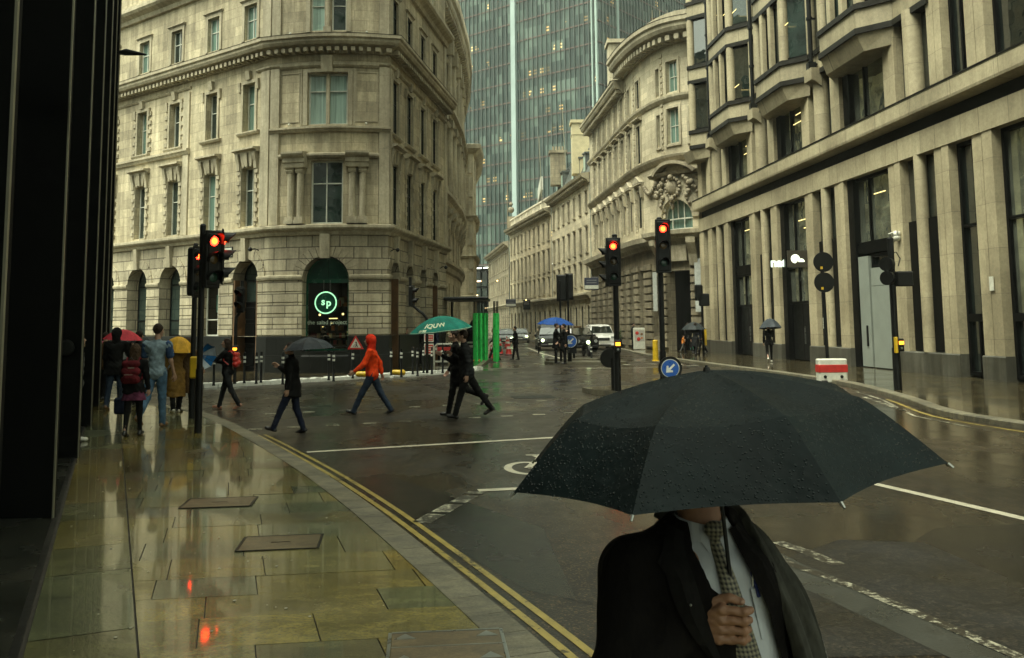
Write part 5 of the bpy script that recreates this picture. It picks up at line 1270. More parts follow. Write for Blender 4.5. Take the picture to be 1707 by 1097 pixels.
# ================================================================== the terrace farther down the street
def terrace(name, label, path, H0, rows, stonem, spacing, group=None, eave=.8, ground=4.2, gh=None, near_pil=True):
    F_ = Fac(path, soft=len(path) > 2); t_ = thing(name, label, 'building', (path[0][0], path[0][1], 0)); wl = MB(); tr = MB(); ops = []; n_ = max(2, int(F_.L / spacing))
    uu = [(k + .5) * F_.L / n_ for k in range(n_)]
    for u in uu:
        for z0, z1, hw, ar in rows: ops.append((u - hw, u + hw, z0, z1, ar))
    F_.wall(wl, 0, F_.L, .1, H0, ops, 0, .17)
    for (a, b, c, d_, ar), in [(o,) for o in ops]:
        F_.window(t_, a, b, c, d_, .14, (.5,), (.5,), DARKFRAME, GL_FAR, ar)
    for z0, z1, hw, ar in rows:
        if z0 > ground:
            for u in uu: F_.mould(tr, u - hw - .12, u + hw + .12, [(0, z0 - .18), (.14, z0 - .14), (.16, z0 - .02), (0, z0)]); F_.box(tr, u - hw - .1, u - hw, 0, .05, z0, z1 + .1); F_.box(tr, u + hw, u + hw + .1, 0, .05, z0, z1 + .1); F_.mould(tr, u - hw - .15, u + hw + .15, [(0, z1 + .1), (.12, z1 + .14), (.18, z1 + .28), (0, z1 + .34)])
    F_.mould(tr, 0, F_.L, [(0, ground), (.2, ground + .06), (.3, ground + .3), (.5, ground + .42), (.5, ground + .6), (0, ground + .7)])
    F_.mould(tr, 0, F_.L, [(0, H0 - .7), (.15, H0 - .65), (.25, H0 - .4), (eave, H0 - .15), (eave + .1, H0 + .1), (0, H0 + .3)])
    n2 = int(F_.L / .8)
    for k in range(n2): F_.box(tr, (k + .3) * F_.L / n2, (k + .3) * F_.L / n2 + .28, .05, eave * .8, H0 - .5, H0 - .25)
    for k in range(n_ + 1):
        u = min(F_.L - .2, max(.2, k * F_.L / n_)); z = .4
        while z < ground - .3: F_.mould(tr, max(0, u - .45), min(F_.L, u + .45), [(0, z), (.08, z + .02), (.08, z + .40), (0, z + .42)]); z += .5
    wl.build('wall', stonem, t_); tr.build('stone_trim', STONE_TRIM, t_)
    return t_, F_
mb_, MBF = terrace('mansard_building', 'pale stone street building with blue-grey mansard dormers and a big cream chimney', [(4.55, 102), (7.3, 83.4)], 15.8,
                   [(12.5, 14.3, .36, False), (8.7, 10.9, .38, False), (5.6, 7.6, .38, False), (1.0, 3.2, .45, True)], STONE_FAR, 2.55)
ms = MB(); MBF.mould(ms, 0, MBF.L, [(-.3, 16.1), (-.2, 16.2), (-1.5, 19.4), (-4, 19.9)]); ms.build('mansard_roof', SLATE, mb_)
for k in range(7):
    u = 1.6 + k * 2.75
    if k == 2: continue
    d_ = MB(); MBF.box(d_, u - .5, u + .5, -1.6, -.35, 16.4, 18.4); MBF.mould(d_, u - .6, u + .6, [(-1.7, 18.4), (-.25, 18.4), (-.25, 18.55), (-1.7, 18.7)]); do = d_.build('dormer', SLATE, mb_)
    w_ = MB(); MBF.box(w_, u - .36, u + .36, -.345, -.33, 16.7, 18.1); w_.build('dormer_window', GL[2], do)
ch = MB(); ch.box((7.3, 90, 19.5), (2.3, 1.8, 5.2)); ch.box((7.3, 90, 22.2), (2.6, 2.1, .3)); ch.box((7.3, 90, 20.9), (2.4, 1.9, .12)); ch.build('chimney', plain('cream_render', (.52, .45, .27), .7, 0, .2, 2), mb_)
ch = MB(); ch.box((5.2, 99, 19), (1.7, 1.5, 3.6)); ch.box((5.2, 99, 20.9), (2.0, 1.8, .3)); [ch.cyl((4.7 + k * .35, 99, 21), (4.7 + k * .35, 99, 21.6), .12, n=8) for k in range(4)]; ch.build('chimney', STONE_DARK, mb_)
at_ = MB(); at_.cyl((5.9, 96, 19), (5.6, 96, 25), .05, n=6); at_.cyl((3.6, 105, 16), (3.3, 105, 24), .05, n=6); at_.build('aerial', PALEEDGE, mb_)
tb_, TBF = terrace('balustraded_building', 'long pale stone terrace with a balustraded parapet, left of the mansard roof', [(-.35, 127), (2.4, 112.5), (4.5, 102.2)], 15.0,
                   [(11.6, 13.5, .38, False), (8.0, 10.3, .4, False), (5.4, 7.1, .38, False), (.9, 3.0, .5, True)], STONE_WARM, 2.3)
pr = MB(); TBF.mould(pr, 0, TBF.L, [(-.2, 15.3), (.15, 15.3), (.15, 15.5), (-.2, 15.5)]); TBF.mould(pr, 0, TBF.L, [(-.2, 16.3), (.18, 16.3), (.18, 16.5), (-.2, 16.5)])
n_ = int(TBF.L / .5)
for k in range(n_): TBF.box(pr, k * TBF.L / n_, k * TBF.L / n_ + (.2 if k % 8 else .5), -.12, .1, 15.5, 16.3)
pr.build('balustrade', plain('pale_parapet', (.55, .5, .38), .7, 0, .25, 2), tb_)
rm = MB(); TBF.mould(rm, 0, TBF.L, [(-.8, 15.3), (-2.2, 18.0), (-6, 18.6)]); rm.build('mansard_roof', SLATE, tb_)
wp = MB(); wp.box((3.6, 112, 18.6), (.3, 12, 1.6)); wp.build('roof_screen', plain('white_screen', (.5, .5, .42), .6), tb_)
st_ = MB(); p = Vector((-.1, 126.4, 0)); st_.box((p.x, p.y, 16.2), (1.2, 1.2, 1.6)); st_.ball((p.x, p.y, 18.0), .45); st_.ball((p.x, p.y, 18.8), .28); st_.cyl((p.x - .5, p.y, 17), (p.x - .5, p.y, 23), .05, n=6); st_.build('parapet_statue', STONE_DARK, tb_)
terrace('far_terrace', 'darker stone building closing the street end left of the balustrade', [(-4.2, 158), (-2.3, 143), (-.5, 128)], 13.5, [(10, 12, .4, False), (6.5, 8.7, .4, False), (1, 3.2, .5, False)], STONE_DARK, 2.6)

# ================================================================== glass tower and low glass base at the street end
def tower_mat():
    m, n, l, b = nodes('tower_curtain_wall')
    t = nd(n, 'ShaderNodeTexCoord'); uv = t.outputs['UV']
    s = nd(n, 'ShaderNodeSeparateXYZ'); l.new(uv, s.inputs[0])
    fu = mth(n, l, 'FLOOR', mth(n, l, 'DIVIDE', s.outputs[0], 1.5)); fv = mth(n, l, 'FLOOR', mth(n, l, 'DIVIDE', s.outputs[1], 3.95))
    cb = nd(n, 'ShaderNodeCombineXYZ'); l.new(fu, cb.inputs[0]); l.new(fv, cb.inputs[1])
    wn = nd(n, 'ShaderNodeTexWhiteNoise'); wn.noise_dimensions = '2D'; l.new(cb.outputs[0], wn.inputs['Vector'])
    big = noise(n, l, uv, .07, 3); v = mth(n, l, 'ADD', mth(n, l, 'MULTIPLY', wn.outputs[0], .55), mth(n, l, 'MULTIPLY', big.outputs[0], .55))
    r = ramp(n, l, v, [(.25, (.022, .036, .034)), (.5, (.042, .064, .058)), (.72, (.070, .102, .088)), (.85, (.12, .165, .14))])
    l.new(r.outputs[0], b.inputs['Base Color']); b.inputs['Roughness'].default_value = .12; b.inputs['IOR'].default_value = 1.45
    # a few ceiling lights seen through the glass: short bright dashes high in some bays
    pv = mth(n, l, 'FRACT', mth(n, l, 'DIVIDE', s.outputs[1], 3.95)); pu = mth(n, l, 'FRACT', mth(n, l, 'DIVIDE', s.outputs[0], 1.5))
    a1 = mth(n, l, 'MULTIPLY', mth(n, l, 'GREATER_THAN', pv, .60), mth(n, l, 'LESS_THAN', pv, .67)); a2 = mth(n, l, 'MULTIPLY', mth(n, l, 'GREATER_THAN', pv, .76), mth(n, l, 'LESS_THAN', pv, .82))
    aa = mth(n, l, 'ADD', a1, a2, True); bb = mth(n, l, 'MULTIPLY', mth(n, l, 'GREATER_THAN', pu, mth(n, l, 'MULTIPLY', wn.outputs[0], .5)), mth(n, l, 'LESS_THAN', pu, .8))
    wn2 = nd(n, 'ShaderNodeTexWhiteNoise'); wn2.noise_dimensions = '3D'; ad = nd(n, 'ShaderNodeVectorMath'); ad.inputs[1].default_value = (7, 13, 5); l.new(cb.outputs[0], ad.inputs[0]); l.new(ad.outputs[0], wn2.inputs['Vector'])
    bn = noise(n, l, uv, .11, 2); sel = mth(n, l, 'MULTIPLY', mth(n, l, 'GREATER_THAN', wn2.outputs[0], .74), mth(n, l, 'GREATER_THAN', bn.outputs[0], .50))
    em = mth(n, l, 'MULTIPLY', mth(n, l, 'MULTIPLY', aa, bb), sel)
    b.inputs['Emission Color'].default_value = (1, .62, .18, 1); l.new(mth(n, l, 'MULTIPLY', mth(n, l, 'MULTIPLY', em, wn.outputs[0]), 0.9), b.inputs['Emission Strength'])
    return m
TWM = tower_mat(); FINM = plain('tower_fin', (.15, .18, .165), .35, .2, .2, .3, 0); RIBM = plain('tower_floor_band', (.11, .075, .065), .5, .1, .25, .3, 0)
tw = thing('glass_tower', 'tall green glass skyscraper with a white vertical stripe rising at the end of the street', 'tower', (5, 165, 0))
tc0 = Vector((16.2, 160)); tl = Vector((-1.215, 1.0)).normalized(); TLp = tc0 + tl * 62; TRp = tc0 + Vector((1.0, 1.215)).normalized() * 40
TF = Fac([tuple(TLp), tuple(tc0), tuple(TRp)])
ZB, ZT = 13.5, 92
c_ = MB(); TF.mould(c_, 0, TF.L, [(0, ZB), (0, ZT)]); c_.build('curtain_wall', TWM, tw)
f = MB(); k = 0
u = .55
while u < TF.L:
    if abs(u - 62) > .6: TF.box(f, u - .035, u + .035, 0.02, .25, ZB, ZT)
    u += 1.1
f.build('glass_fin', FINM, tw)
f = MB(); z = ZB
while z < ZT: TF.mould(f, 0, TF.L, [(0.01, z), (.12, z), (.12, z + .28), (0.01, z + .28)]); z += 3.95
f.build('floor_band', RIBM, tw)
f = MB(); TF.box(f, 62 - 20.3, 62 - 19.2, .0, .7, ZB, ZT); f.build('white_stripe', plain('tower_white_panel', (.33, .42, .40), .4, 0, .12, .3, 0), tw)
f = MB(); TF.box(f, 62 - .5, 62 - .1, 0, .5, ZB, ZT); TF.box(f, 62 - 1.35, 62 - 1.1, 0, .5, ZB, ZT); TF.box(f, 62 + 6, 62 + 6.4, 0, .4, ZB, ZT); f.build('corner_stripe', plain('tower_pale_edge', (.32, .42, .38), .4, 0, .15, .3, 0), tw)
f = MB(); TF.box(f, 0, TF.L, -1.5, .3, 12.6, 13.4); f.build('base_slab', DARKFRAME, tw); f = MB()
for k in range(20): TF.box(f, 62 - 40 + k * 1.7, 62 - 40 + k * 1.7 + 1.2, .32, .36, 12.9, 13.15)
f.build('soffit_light', emit('soffit_strip', (.9, .95, .75), 1.3), tw)
f = MB(); TF.mould(f, 0, TF.L, [(-1.2, .1), (-1.2, 12.6)]); f.build('lobby_glazing', glass('lobby_glass', (.02, .03, .024), .1, 1.8), tw)
f = MB()
for k in range(30): TF.box(f, 20 + k * 1.7, 20 + k * 1.7 + .14, -1.2, -1.0, .1, 12.6)
for z in (3.5, 6.2, 9.2): TF.box(f, 10, TF.L, -1.2, -1.02, z, z + .3)
f.build('lobby_mullion', DARKFRAME, tw)
f = MB()
for u, z in ((28, 4), (30, 7.6), (33, 5), (36, 7.9), (26, 8), (31, 10.4)): TF.box(f, u, u + 1.1, -1.0, -.98, z, z + .25)
f.build('lobby_light', emit('lobby_lamp', (1, .7, .35), 2), tw)
t2 = thing('dark_glass_tower', 'darker glass office tower standing behind the green skyscraper on the right', 'tower', (35, 190, 0))
T2F = Fac([(23, 178), (60, 200)]); c_ = MB(); T2F.mould(c_, 0, T2F.L, [(0, 0.1), (0, 60)]); c_.build('curtain_wall', glass('dark_tower_glass', (.025, .035, .028), .1, 1.6), t2)
f = MB()
for k in range(26): T2F.box(f, k * 1.6, k * 1.6 + .16, .02, .25, .2, 60)
for k in range(15): T2F.box(f, 0, T2F.L, .01, .14, 3.9 * k, 3.9 * k + .5)
f.build('facade_grid', plain('dark_tower_grid', (.05, .06, .05), .4, .2, .2, .3, 0), t2)

# ================================================================== dark clad building on the left with projecting fins
dk = thing('dark_building', 'near black clad building with tall fin columns edged in pale metal along the left pavement', 'building', (-5, 9, 0))
pos = [(-2.77, 4.9), (-4.5, 8.99), (-6.23, 13.1), (-7.96, 17.2), (-9.69, 21.3), (-11.42, 25.4), (-13.15, 29.5)]
for k, (x, y) in enumerate(pos):
    b_ = MB(); wd = .62; b_.box((x - wd / 2, y + .03, 16.06), (wd, .06, 32)); 
    co_ = b_.build('fin_column', [DARKCLAD, BLACKMETAL], dk)
    e_ = MB(); e_.box((x + .008, y - .010, 16.06), (.016, .02, 32)); e_.build('edge_strip', PALEEDGE, co_)
    if k == 2:
        pass
GF = Fac([tuple(Vector((-4.5, 8.99)) + Vector((-.389, .921)) * 24 + Vector((-.62, -.2)) * .95), tuple(Vector((-4.5, 8.99)) - Vector((-.389, .921)) * 12 + Vector((-.62, -.2)) * .95)])
GF = Fac([GF.p[0] if False else tuple(GF.P(0, 0, 0)[:2]), tuple(GF.P(GF.L, 0, 0)[:2])])
c_ = MB(); c_.poly([GF.P(0, 0, .1), GF.P(GF.L, 0, .1), GF.P(GF.L, 0, 32), GF.P(0, 0, 32)][::-1]); c_.build('curtain_glazing', glass('smoked_glass', (.10, .10, .08), .12, 2.4, .02), dk)
c_ = MB()
for z in (4.2, 8.2, 12.2, 16.2, 20.2): c_.poly([GF.P(0, -.06, z), GF.P(GF.L, -.06, z), GF.P(GF.L, -.06, z + .25), GF.P(0, -.06, z + .25)][::-1])
c_.build('transom', DARKCLAD, dk)
fx = thing('wall_lamp', 'slim black street lamp arm reaching out from the dark building edge high over the pavement', 'lamp', (0, 0, 0))
p0, p1 = D(183, 91, 29.2), D(205, 88, 29.2); p2 = D(244, 91, 29.2)
b_ = MB(); b_.tube([p0, p1], .03, 6); b_.build('arm', BLACKMETAL, fx); b_ = MB(); b_.tube([p1 - Vector((.25, 0, 0)), p1 + Vector((.1, 0, .02)), p2], [.04, .12, .03], 8); b_.build('lamp_head', BLACKMETAL, fx)
kn = MB(); kn.lathe([(.10, 0), (.12, .02), (.12, .04), (.09, .05)], (0, 0, 0), 16, rot=Matrix.Rotation(R(90), 3, 'X')); ko = kn.build('bell_plate', BLACKMETAL, dk); ko.location = D(112, 580, 13.08)
# ================================================================== organic surfaces: smooth unions of tapered limbs meshed as one skin
def V3(*a): return np.array(a, float)
class Blob:
    def __init__(s): s.p = []
    def cap(s, a, b, ra, rb=None, k=None): s.p.append(('c', V3(*a), V3(*b), ra, ra if rb is None else rb)); return s
    def ell(s, c, r, M=None): s.p.append(('e', V3(*c), V3(*r), M, None)); return s
    def bounds(s, pad):
        lo = np.full(3, 1e9); hi = -lo
        for t, a, b, ra, rb in s.p:
            if t == 'c': lo = np.minimum(lo, np.minimum(a, b) - max(ra, rb)); hi = np.maximum(hi, np.maximum(a, b) + max(ra, rb))
            else: r = max(b); lo = np.minimum(lo, a - r); hi = np.maximum(hi, a + r)
        return lo - pad, hi + pad
    def val(s, P, k):
        d = None
        for t, a, b, ra, rb in s.p:
            if t == 'c':
                ab = b - a; L2 = float(ab @ ab) + 1e-12; h = np.clip(((P - a) @ ab) / L2, 0, 1)
                v = np.sqrt((((P - a) - h[..., None] * ab) ** 2).sum(-1)) - (ra + (rb - ra) * h)
            else:
                q = P - a
                if ra is not None: q = q @ ra
                v = (np.sqrt(((q / b) ** 2).sum(-1)) - 1) * min(b)
            if d is None: d = v
            else:
                h = np.clip(.5 + .5 * (v - d) / k, 0, 1); d = d * h + v * (1 - h) - k * h * (1 - h)
        return d
def net(f, lo, hi, res):
    """surface nets over f(P)->distance"""
    n = np.maximum(4, np.ceil((hi - lo) / res).astype(int) + 1)
    ax = [lo[i] + res * np.arange(n[i]) for i in range(3)]
    P = np.stack(np.meshgrid(*ax, indexing='ij'), -1); Dv = f(P).astype(np.float32); ins = Dv < 0
    c = np.zeros(tuple(n - 1), np.int8); off = [(i, j, k) for i in (0, 1) for j in (0, 1) for k in (0, 1)]
    sl = lambda o: tuple(slice(o[a], n[a] - 1 + o[a]) for a in range(3))
    for o in off: c += ins[sl(o)]
    act = (c > 0) & (c < 8); idx = -np.ones(act.shape, np.int64); ii = np.argwhere(act); idx[act] = np.arange(len(ii))
    acc = np.zeros((len(ii), 3)); cnt = np.zeros(len(ii))
    for a in range(3):
        for o in off:
            if o[a]: continue
            o2 = list(o); o2[a] = 1
            d0 = Dv[tuple((ii + o).T)]; d1 = Dv[tuple((ii + o2).T)]; m = (d0 < 0) != (d1 < 0)
            t = np.where(m, d0 / np.where(m, d0 - d1, 1), 0); p = (ii + o).astype(float); p[:, a] += t; acc[m] += p[m]; cnt[m] += 1
    vs = lo + res * acc / np.maximum(cnt, 1)[:, None]; fs = []
    for a in range(3):
        b_, c_ = (a + 1) % 3, (a + 2) % 3
        s0 = [slice(None)] * 3; s1 = [slice(None)] * 3; s0[a] = slice(0, n[a] - 1); s1[a] = slice(1, n[a])
        m = ins[tuple(s0)] != ins[tuple(s1)]; e = np.argwhere(m)
        ok = (e[:, b_] > 0) & (e[:, c_] > 0) & (e[:, b_] < n[b_] - 1) & (e[:, c_] < n[c_] - 1); e = e[ok]
        q = []
        for db, dc in ((0, 0), (-1, 0), (-1, -1), (0, -1)):
            x = e.copy(); x[:, b_] += db; x[:, c_] += dc; q.append(idx[tuple(x.T)])
        q = np.stack(q, 1); fl = ins[tuple(e.T)]; q[~fl] = q[~fl][:, ::-1]; fs.append(q[:, ::-1] if False else q)
    return vs, np.concatenate(fs)
def skin_obj(name, mat, parent, parts, smooth=True):
    """parts: list of (blob, k, res, cutters, wrinkle) meshed and stored in ONE mesh"""
    vs = []; fs = []; o = 0
    for bl, k, res, cut, wr in parts:
        lo, hi = bl.bounds(res * 2.2 + (wr[0] if wr else 0))
        def f(P):
            d = bl.val(P, k)
            if wr:
                x, y, z = P[..., 0], P[..., 1], P[..., 2]; s = wr[1]
                d = d + wr[0] * (np.sin(z * s * 1.3 + 3 * np.sin(x * s * .5 + z * s * .2) + y * s * .6) * np.sin(x * s * .8 + y * s * 1.1 + 1.7 * np.sin(z * s * .4)))
            if cut: d = cut(P, d)
            return d
        v, q = net(f, lo, hi, res); vs.append(v); fs.append(q + o); o += len(v)
    v = np.concatenate(vs); q = np.concatenate(fs)
    me = bpy.data.meshes.new(name); me.from_pydata([tuple(x) for x in v], [], [tuple(int(i) for i in x) for x in q]); me.materials.append(mat)
    me.polygons.foreach_set('use_smooth', [smooth] * len(me.polygons)); me.update()
    ob = bpy.data.objects.new(name, me); COL.objects.link(ob); ob.parent = parent; return ob

SKIN = plain('skin', (0.32, 0.17, 0.10), 0.5, 0, .18, 20, .08); SKIN2 = plain('pale_skin', (0.42, 0.25, 0.17), 0.5, 0, .15, 20, .08)
def hand_blob(w, d, fwd, s=1.0, curl=0.6, grip=None):
    """w wrist point, d direction of the hand, fwd direction the palm curls to"""
    b = Blob(); w = V3(*w); d = V3(*d); d /= np.linalg.norm(d); f = V3(*fwd); f -= d * (f @ d); f /= (np.linalg.norm(f) + 1e-9); sd = np.cross(d, f)
    b.cap(w - d * .03 * s, w + d * .01 * s, .026 * s, .027 * s)
    for i, (o, l) in enumerate(((-.027, .040), (-.009, .045), (.009, .042), (.026, .033))):
        m = w + d * .085 * s + sd * o * s; b.cap(w + d * .015 * s + sd * o * .5 * s, m, .019 * s, .013 * s)
        p = m; ang = curl * .6
        for j, ll in enumerate((l, l * .62, l * .5)):
            q = p + (d * math.cos(ang) + f * math.sin(ang)) * ll * s; b.cap(p, q, (.0105 - j * .001) * s, (.0095 - j * .001) * s); p = q; ang += curl
    t0 = w + d * .03 * s - sd * .028 * s; t1 = t0 + (d * .7 - sd * .5 + f * .5) * .035 * s; t2 = t1 + (d * .85 + f * .5 - sd * .1) * .032 * s
    b.cap(t0, t1, .015 * s, .012 * s); b.cap(t1, t2, .012 * s, .0095 * s); return b
def head_blob(c, R_, s=1.0, nose=True):
    """c centre of the skull, R_ 3x3 orientation (columns right, forward, up)"""
    b = Blob(); T = lambda x, y, z: c + R_ @ (V3(x, y, z) * s)
    b.ell(T(0, -.012, .022), V3(.076, .095, .098) * s, R_); b.ell(T(0, .022, -.035), V3(.062, .072, .078) * s, R_); b.cap(T(-.026, .062, -.088), T(.026, .062, -.088), .024 * s)
    b.cap(T(0, .088, .010), T(0, .112, -.022), .009 * s, .014 * s); b.cap(T(-.014, .096, -.026), T(.014, .096, -.026), .010 * s)
    b.cap(T(-.045, .082, .026), T(.045, .082, .026), .011 * s)
    b.cap(T(-.020, .092, -.055), T(.020, .092, -.055), .0085 * s); b.cap(T(-.017, .090, -.066), T(.017, .090, -.066), .009 * s)
    for sx in (-1, 1):
        b.ell(T(sx * .078, -.004, -.002), V3(.010, .019, .032) * s, R_); b.ell(T(sx * .046, .062, -.025), V3(.024, .024, .022) * s, R_)
    return b
def rotm(yaw=0, pitch=0, roll=0): return np.array(Matrix.Rotation(yaw, 3, 'Z') @ Matrix.Rotation(pitch, 3, 'X') @ Matrix.Rotation(roll, 3, 'Y'))
def skeleton(h=1.75, legs=((0, 0), (0, 0)), arms=((0, .12, .15), (0, .12, .15)), lean=0.04, head=(0, 0), w=1.0, hip_w=.095, sh_w=.19):
    """angles in radians; +thigh swings the leg forward (+Y), knee bends back, +arm swings forward. legs/arms: (left, right)"""
    s = h / 1.75; J = {}; hip = V3(0, 0, 0); up = V3(0, math.sin(lean), math.cos(lean)); J['hip'] = hip; J['waist'] = hip + up * .18 * s; J['chest'] = hip + up * .38 * s; J['neck'] = hip + up * .55 * s
    J['head'] = J['neck'] + (up * .19 + V3(0, .02, 0)) * s; lows = []
    for i, sx in enumerate((-1, 1)):
        th, kn = legs[i]; a = hip + V3(sx * hip_w * s, 0, -.02 * s); k = a + V3(sx * .01, math.sin(th), -math.cos(th)) * .43 * s; sh = th - kn; an = k + V3(0, math.sin(sh), -math.cos(sh)) * .42 * s
        J['l%d' % i] = (a, k, an, sh); lows.append(an[2])
        sp, ab, el = arms[i][:3]; tw = arms[i][3] if len(arms[i]) > 3 else 0
        c = J['neck'] - up * .055 * s + V3(sx * sh_w * w * s, 0, 0); e = c + V3(sx * math.sin(ab), math.sin(sp) * math.cos(ab), -math.cos(sp) * math.cos(ab)) * .29 * s
        fa = sp + el; wr = e + V3(sx * math.sin(ab * .4) - sx * tw, math.sin(fa), -math.cos(fa)) / math.sqrt(1 + tw * tw) * .25 * s; J['a%d' % i] = (c, e, wr)
    dz = -min(lows) + .085 * s
    for k_ in list(J):
        v = J[k_]; J[k_] = v + V3(0, 0, dz) if not isinstance(v, tuple) else tuple((x + V3(0, 0, dz)) if isinstance(x, np.ndarray) else x for x in v)
    J['s'] = s; J['up'] = up; J['lean'] = lean; J['R'] = rotm(head[0], head[1] - lean * .5); return J
HAIRC = {}
def hairm(c):
    if c not in HAIRC: HAIRC[c] = cloth('hair_' + str(len(HAIRC)), c, .6, .4, 30, 300, .4)
    return HAIRC[c]
def make_person(label, loc, rz, h=1.72, legs=((.3, .1), (-.3, .3)), arms=((-.3, .12, .2), (.3, .12, .3)), lean=.04, head=(0, 0), top=None, legm=None, shoe=None, topkind='jacket', hair=(.02, .014, .01),
                hairlen=0, hood=None, coat_z=None, skirt=None, skin=None, w=1.0, res=.016, group=None, bare_legs=False, sleeves=True, sleevem=None, fur=None, bulk=1.0, quilt=False):
    t = thing('person', label, 'person', loc, rz, group); skin = skin or SKIN2
    J = skeleton(h, legs, arms, lean, head, w); s = J['s']; R_ = J['R']
    b = Blob(); b.cap(J['hip'] + V3(-.05, 0, 0) * s, J['hip'] + V3(.05, 0, 0) * s, .10 * s); b.cap(J['hip'], J['chest'], .105 * s, .12 * s); b.cap(J['chest'] + V3(-.07, 0, .04) * s, J['chest'] + V3(.07, 0, .04) * s, .095 * s); b.cap(J['neck'] - J['up'] * .06 * s, J['neck'] + J['up'] * .10 * s, .058 * s, .052 * s)
    for i in (0, 1):
        a, k, an, sh = J['l%d' % i]; b.cap(a, k, .078 * s, .05 * s); b.cap(k, an, .05 * s, .034 * s); c, e, wr = J['a%d' % i]; b.cap(c, e, .046 * s, .036 * s); b.cap(e, wr, .036 * s, .024 * s)
    parts = [(b, .03, res, None, None), (head_blob(J['head'], R_, s * 1.0), .018, res * .55, None, None)]
    for i in (0, 1):
        c, e, wr = J['a%d' % i]; d = wr - e; inw = V3(1 if i == 0 else -1, .5, 0); parts.append((hand_blob(wr + d / np.linalg.norm(d) * .01, d, inw, s * 1.02, .65), .006, .0065, None, None))
    skin_obj('body', skin, t, parts)
    # legs wear
    tr = Blob(); tr.cap(J['hip'] + V3(-.065, 0, .02) * s, J['hip'] + V3(.065, 0, .02) * s, .112 * s); tr.cap(J['hip'], J['waist'], .115 * s, .115 * s)
    for i in (0, 1):
        a, k, an, sh = J['l%d' % i]; lr = 1.0 if bare_legs else 1.12; tr.cap(a, k, .090 * s * lr, .060 * s * lr); tr.cap(k, an + V3(0, 0, -.02), .060 * s * lr, (.036 if bare_legs else .050) * s * lr)
    skin_obj('trousers' if not bare_legs else 'tights', legm, t, [(tr, .03, res, None, (.006, 38) if not bare_legs else None)])
    for i in (0, 1):
        a, k, an, sh = J['l%d' % i]; ft = sh * .75; toe = max(-.2, min(.5, -ft if sh < -.3 else -ft * .5)); fd = V3(0, math.cos(ft), math.sin(ft)); b = Blob(); hl = an + V3(0, 0, -.045 * s) - fd * .045 * s; b.cap(an, an + V3(0, 0, -.04) * s, .045 * s, .043 * s); b.cap(hl, an + V3(0, 0, -.052 * s) + fd * .15 * s, .036 * s, .032 * s); b.cap(an + V3(0, 0, -.03) * s, an + fd * .08 * s + V3(0, 0, -.045 * s), .042 * s, .036 * s)
        b.cap(an + V3(-.012, 0, -.055) * s + fd * .13 * s, an + V3(.012, 0, -.055) * s + fd * .13 * s, .032 * s)
        skin_obj('shoe', shoe, t, [(b, .02, res * .7, None, None)])
    # upper wear
    q = Blob(); cz = J['chest']; bk = bulk
    q.cap(J['hip'] + V3(-.06, 0, .0) * s, J['hip'] + V3(.06, 0, .0) * s, .128 * s * bk); q.cap(J['hip'], cz, .125 * s * bk, .135 * s * bk); q.cap(cz + V3(-.085 * w, 0, .06) * s, cz + V3(.085 * w, 0, .06) * s, .108 * s * bk); q.cap(J['a0'][0], J['a1'][0], .062 * s * bk, .062 * s * bk)
    q.cap(J['neck'] - J['up'] * .04 * s, J['neck'] + J['up'] * (.035 if topkind != 'tee' else .0) * s, .078 * s, .066 * s)
    if coat_z is not None:
        drop = J['hip'] * 1.0; drop[2] = coat_z; q.cap(J['hip'] + V3(-.05, 0, 0) * s, drop + V3(-.07, -.02, 0) * s, .135 * s * bk, .15 * s * bk); q.cap(J['hip'] + V3(.05, 0, 0) * s, drop + V3(.07, .02, 0) * s, .135 * s * bk, .15 * s * bk)
    for i in (0, 1):
        c, e, wr = J['a%d' % i]
        if sleeves: q.cap(c, e, .066 * s * bk, .054 * s * bk); q.cap(e, wr - (wr - e) * .04, .054 * s * bk, .042 * s * bk)
        else: q.cap(c, c + (e - c) * .62, .066 * s, .064 * s)
    cut = None
    if coat_z is not None: cut = lambda P, d, z0=coat_z: np.maximum(d, z0 - P[..., 2] + .012 * np.sin(P[..., 0] * 25))
    if quilt:
        c0 = cut; cut = lambda P, d: (c0(P, d) if c0 else d) + .010 * np.abs(np.sin(P[..., 2] * 36)) * -1 + .004
    parts = [(q, .035, res * .9, cut, (.007, 30))]
    skin_obj(topkind if topkind != 'tee' else 'tee_shirt', top, t, parts)
    if sleevem is not None:
        for i in (0, 1):
            q = Blob(); c, e, wr = J['a%d' % i]; q.cap(c, c + (e - c) * .66, .072 * s, .068 * s); skin_obj('sleeve', sleevem, t, [(q, .02, res * .8, None, (.004, 40))])
    if skirt is not None:
        m_, z_ = skirt; q = Blob(); dn = J['hip'].copy(); dn[2] = z_; q.cap(J['hip'] + V3(-.05, 0, .02), dn + V3(-.07, 0, 0), .12 * s, .15 * s); q.cap(J['hip'] + V3(.05, 0, .02), dn + V3(.07, 0, 0), .12 * s, .15 * s)
        skin_obj('skirt', m_, t, [(q, .03, res, lambda P, d: np.maximum(d, z_ - P[..., 2]), (.008, 45))])
    hc = J['head']; T = lambda x, y, z: hc + R_ @ (V3(x, y, z) * s)
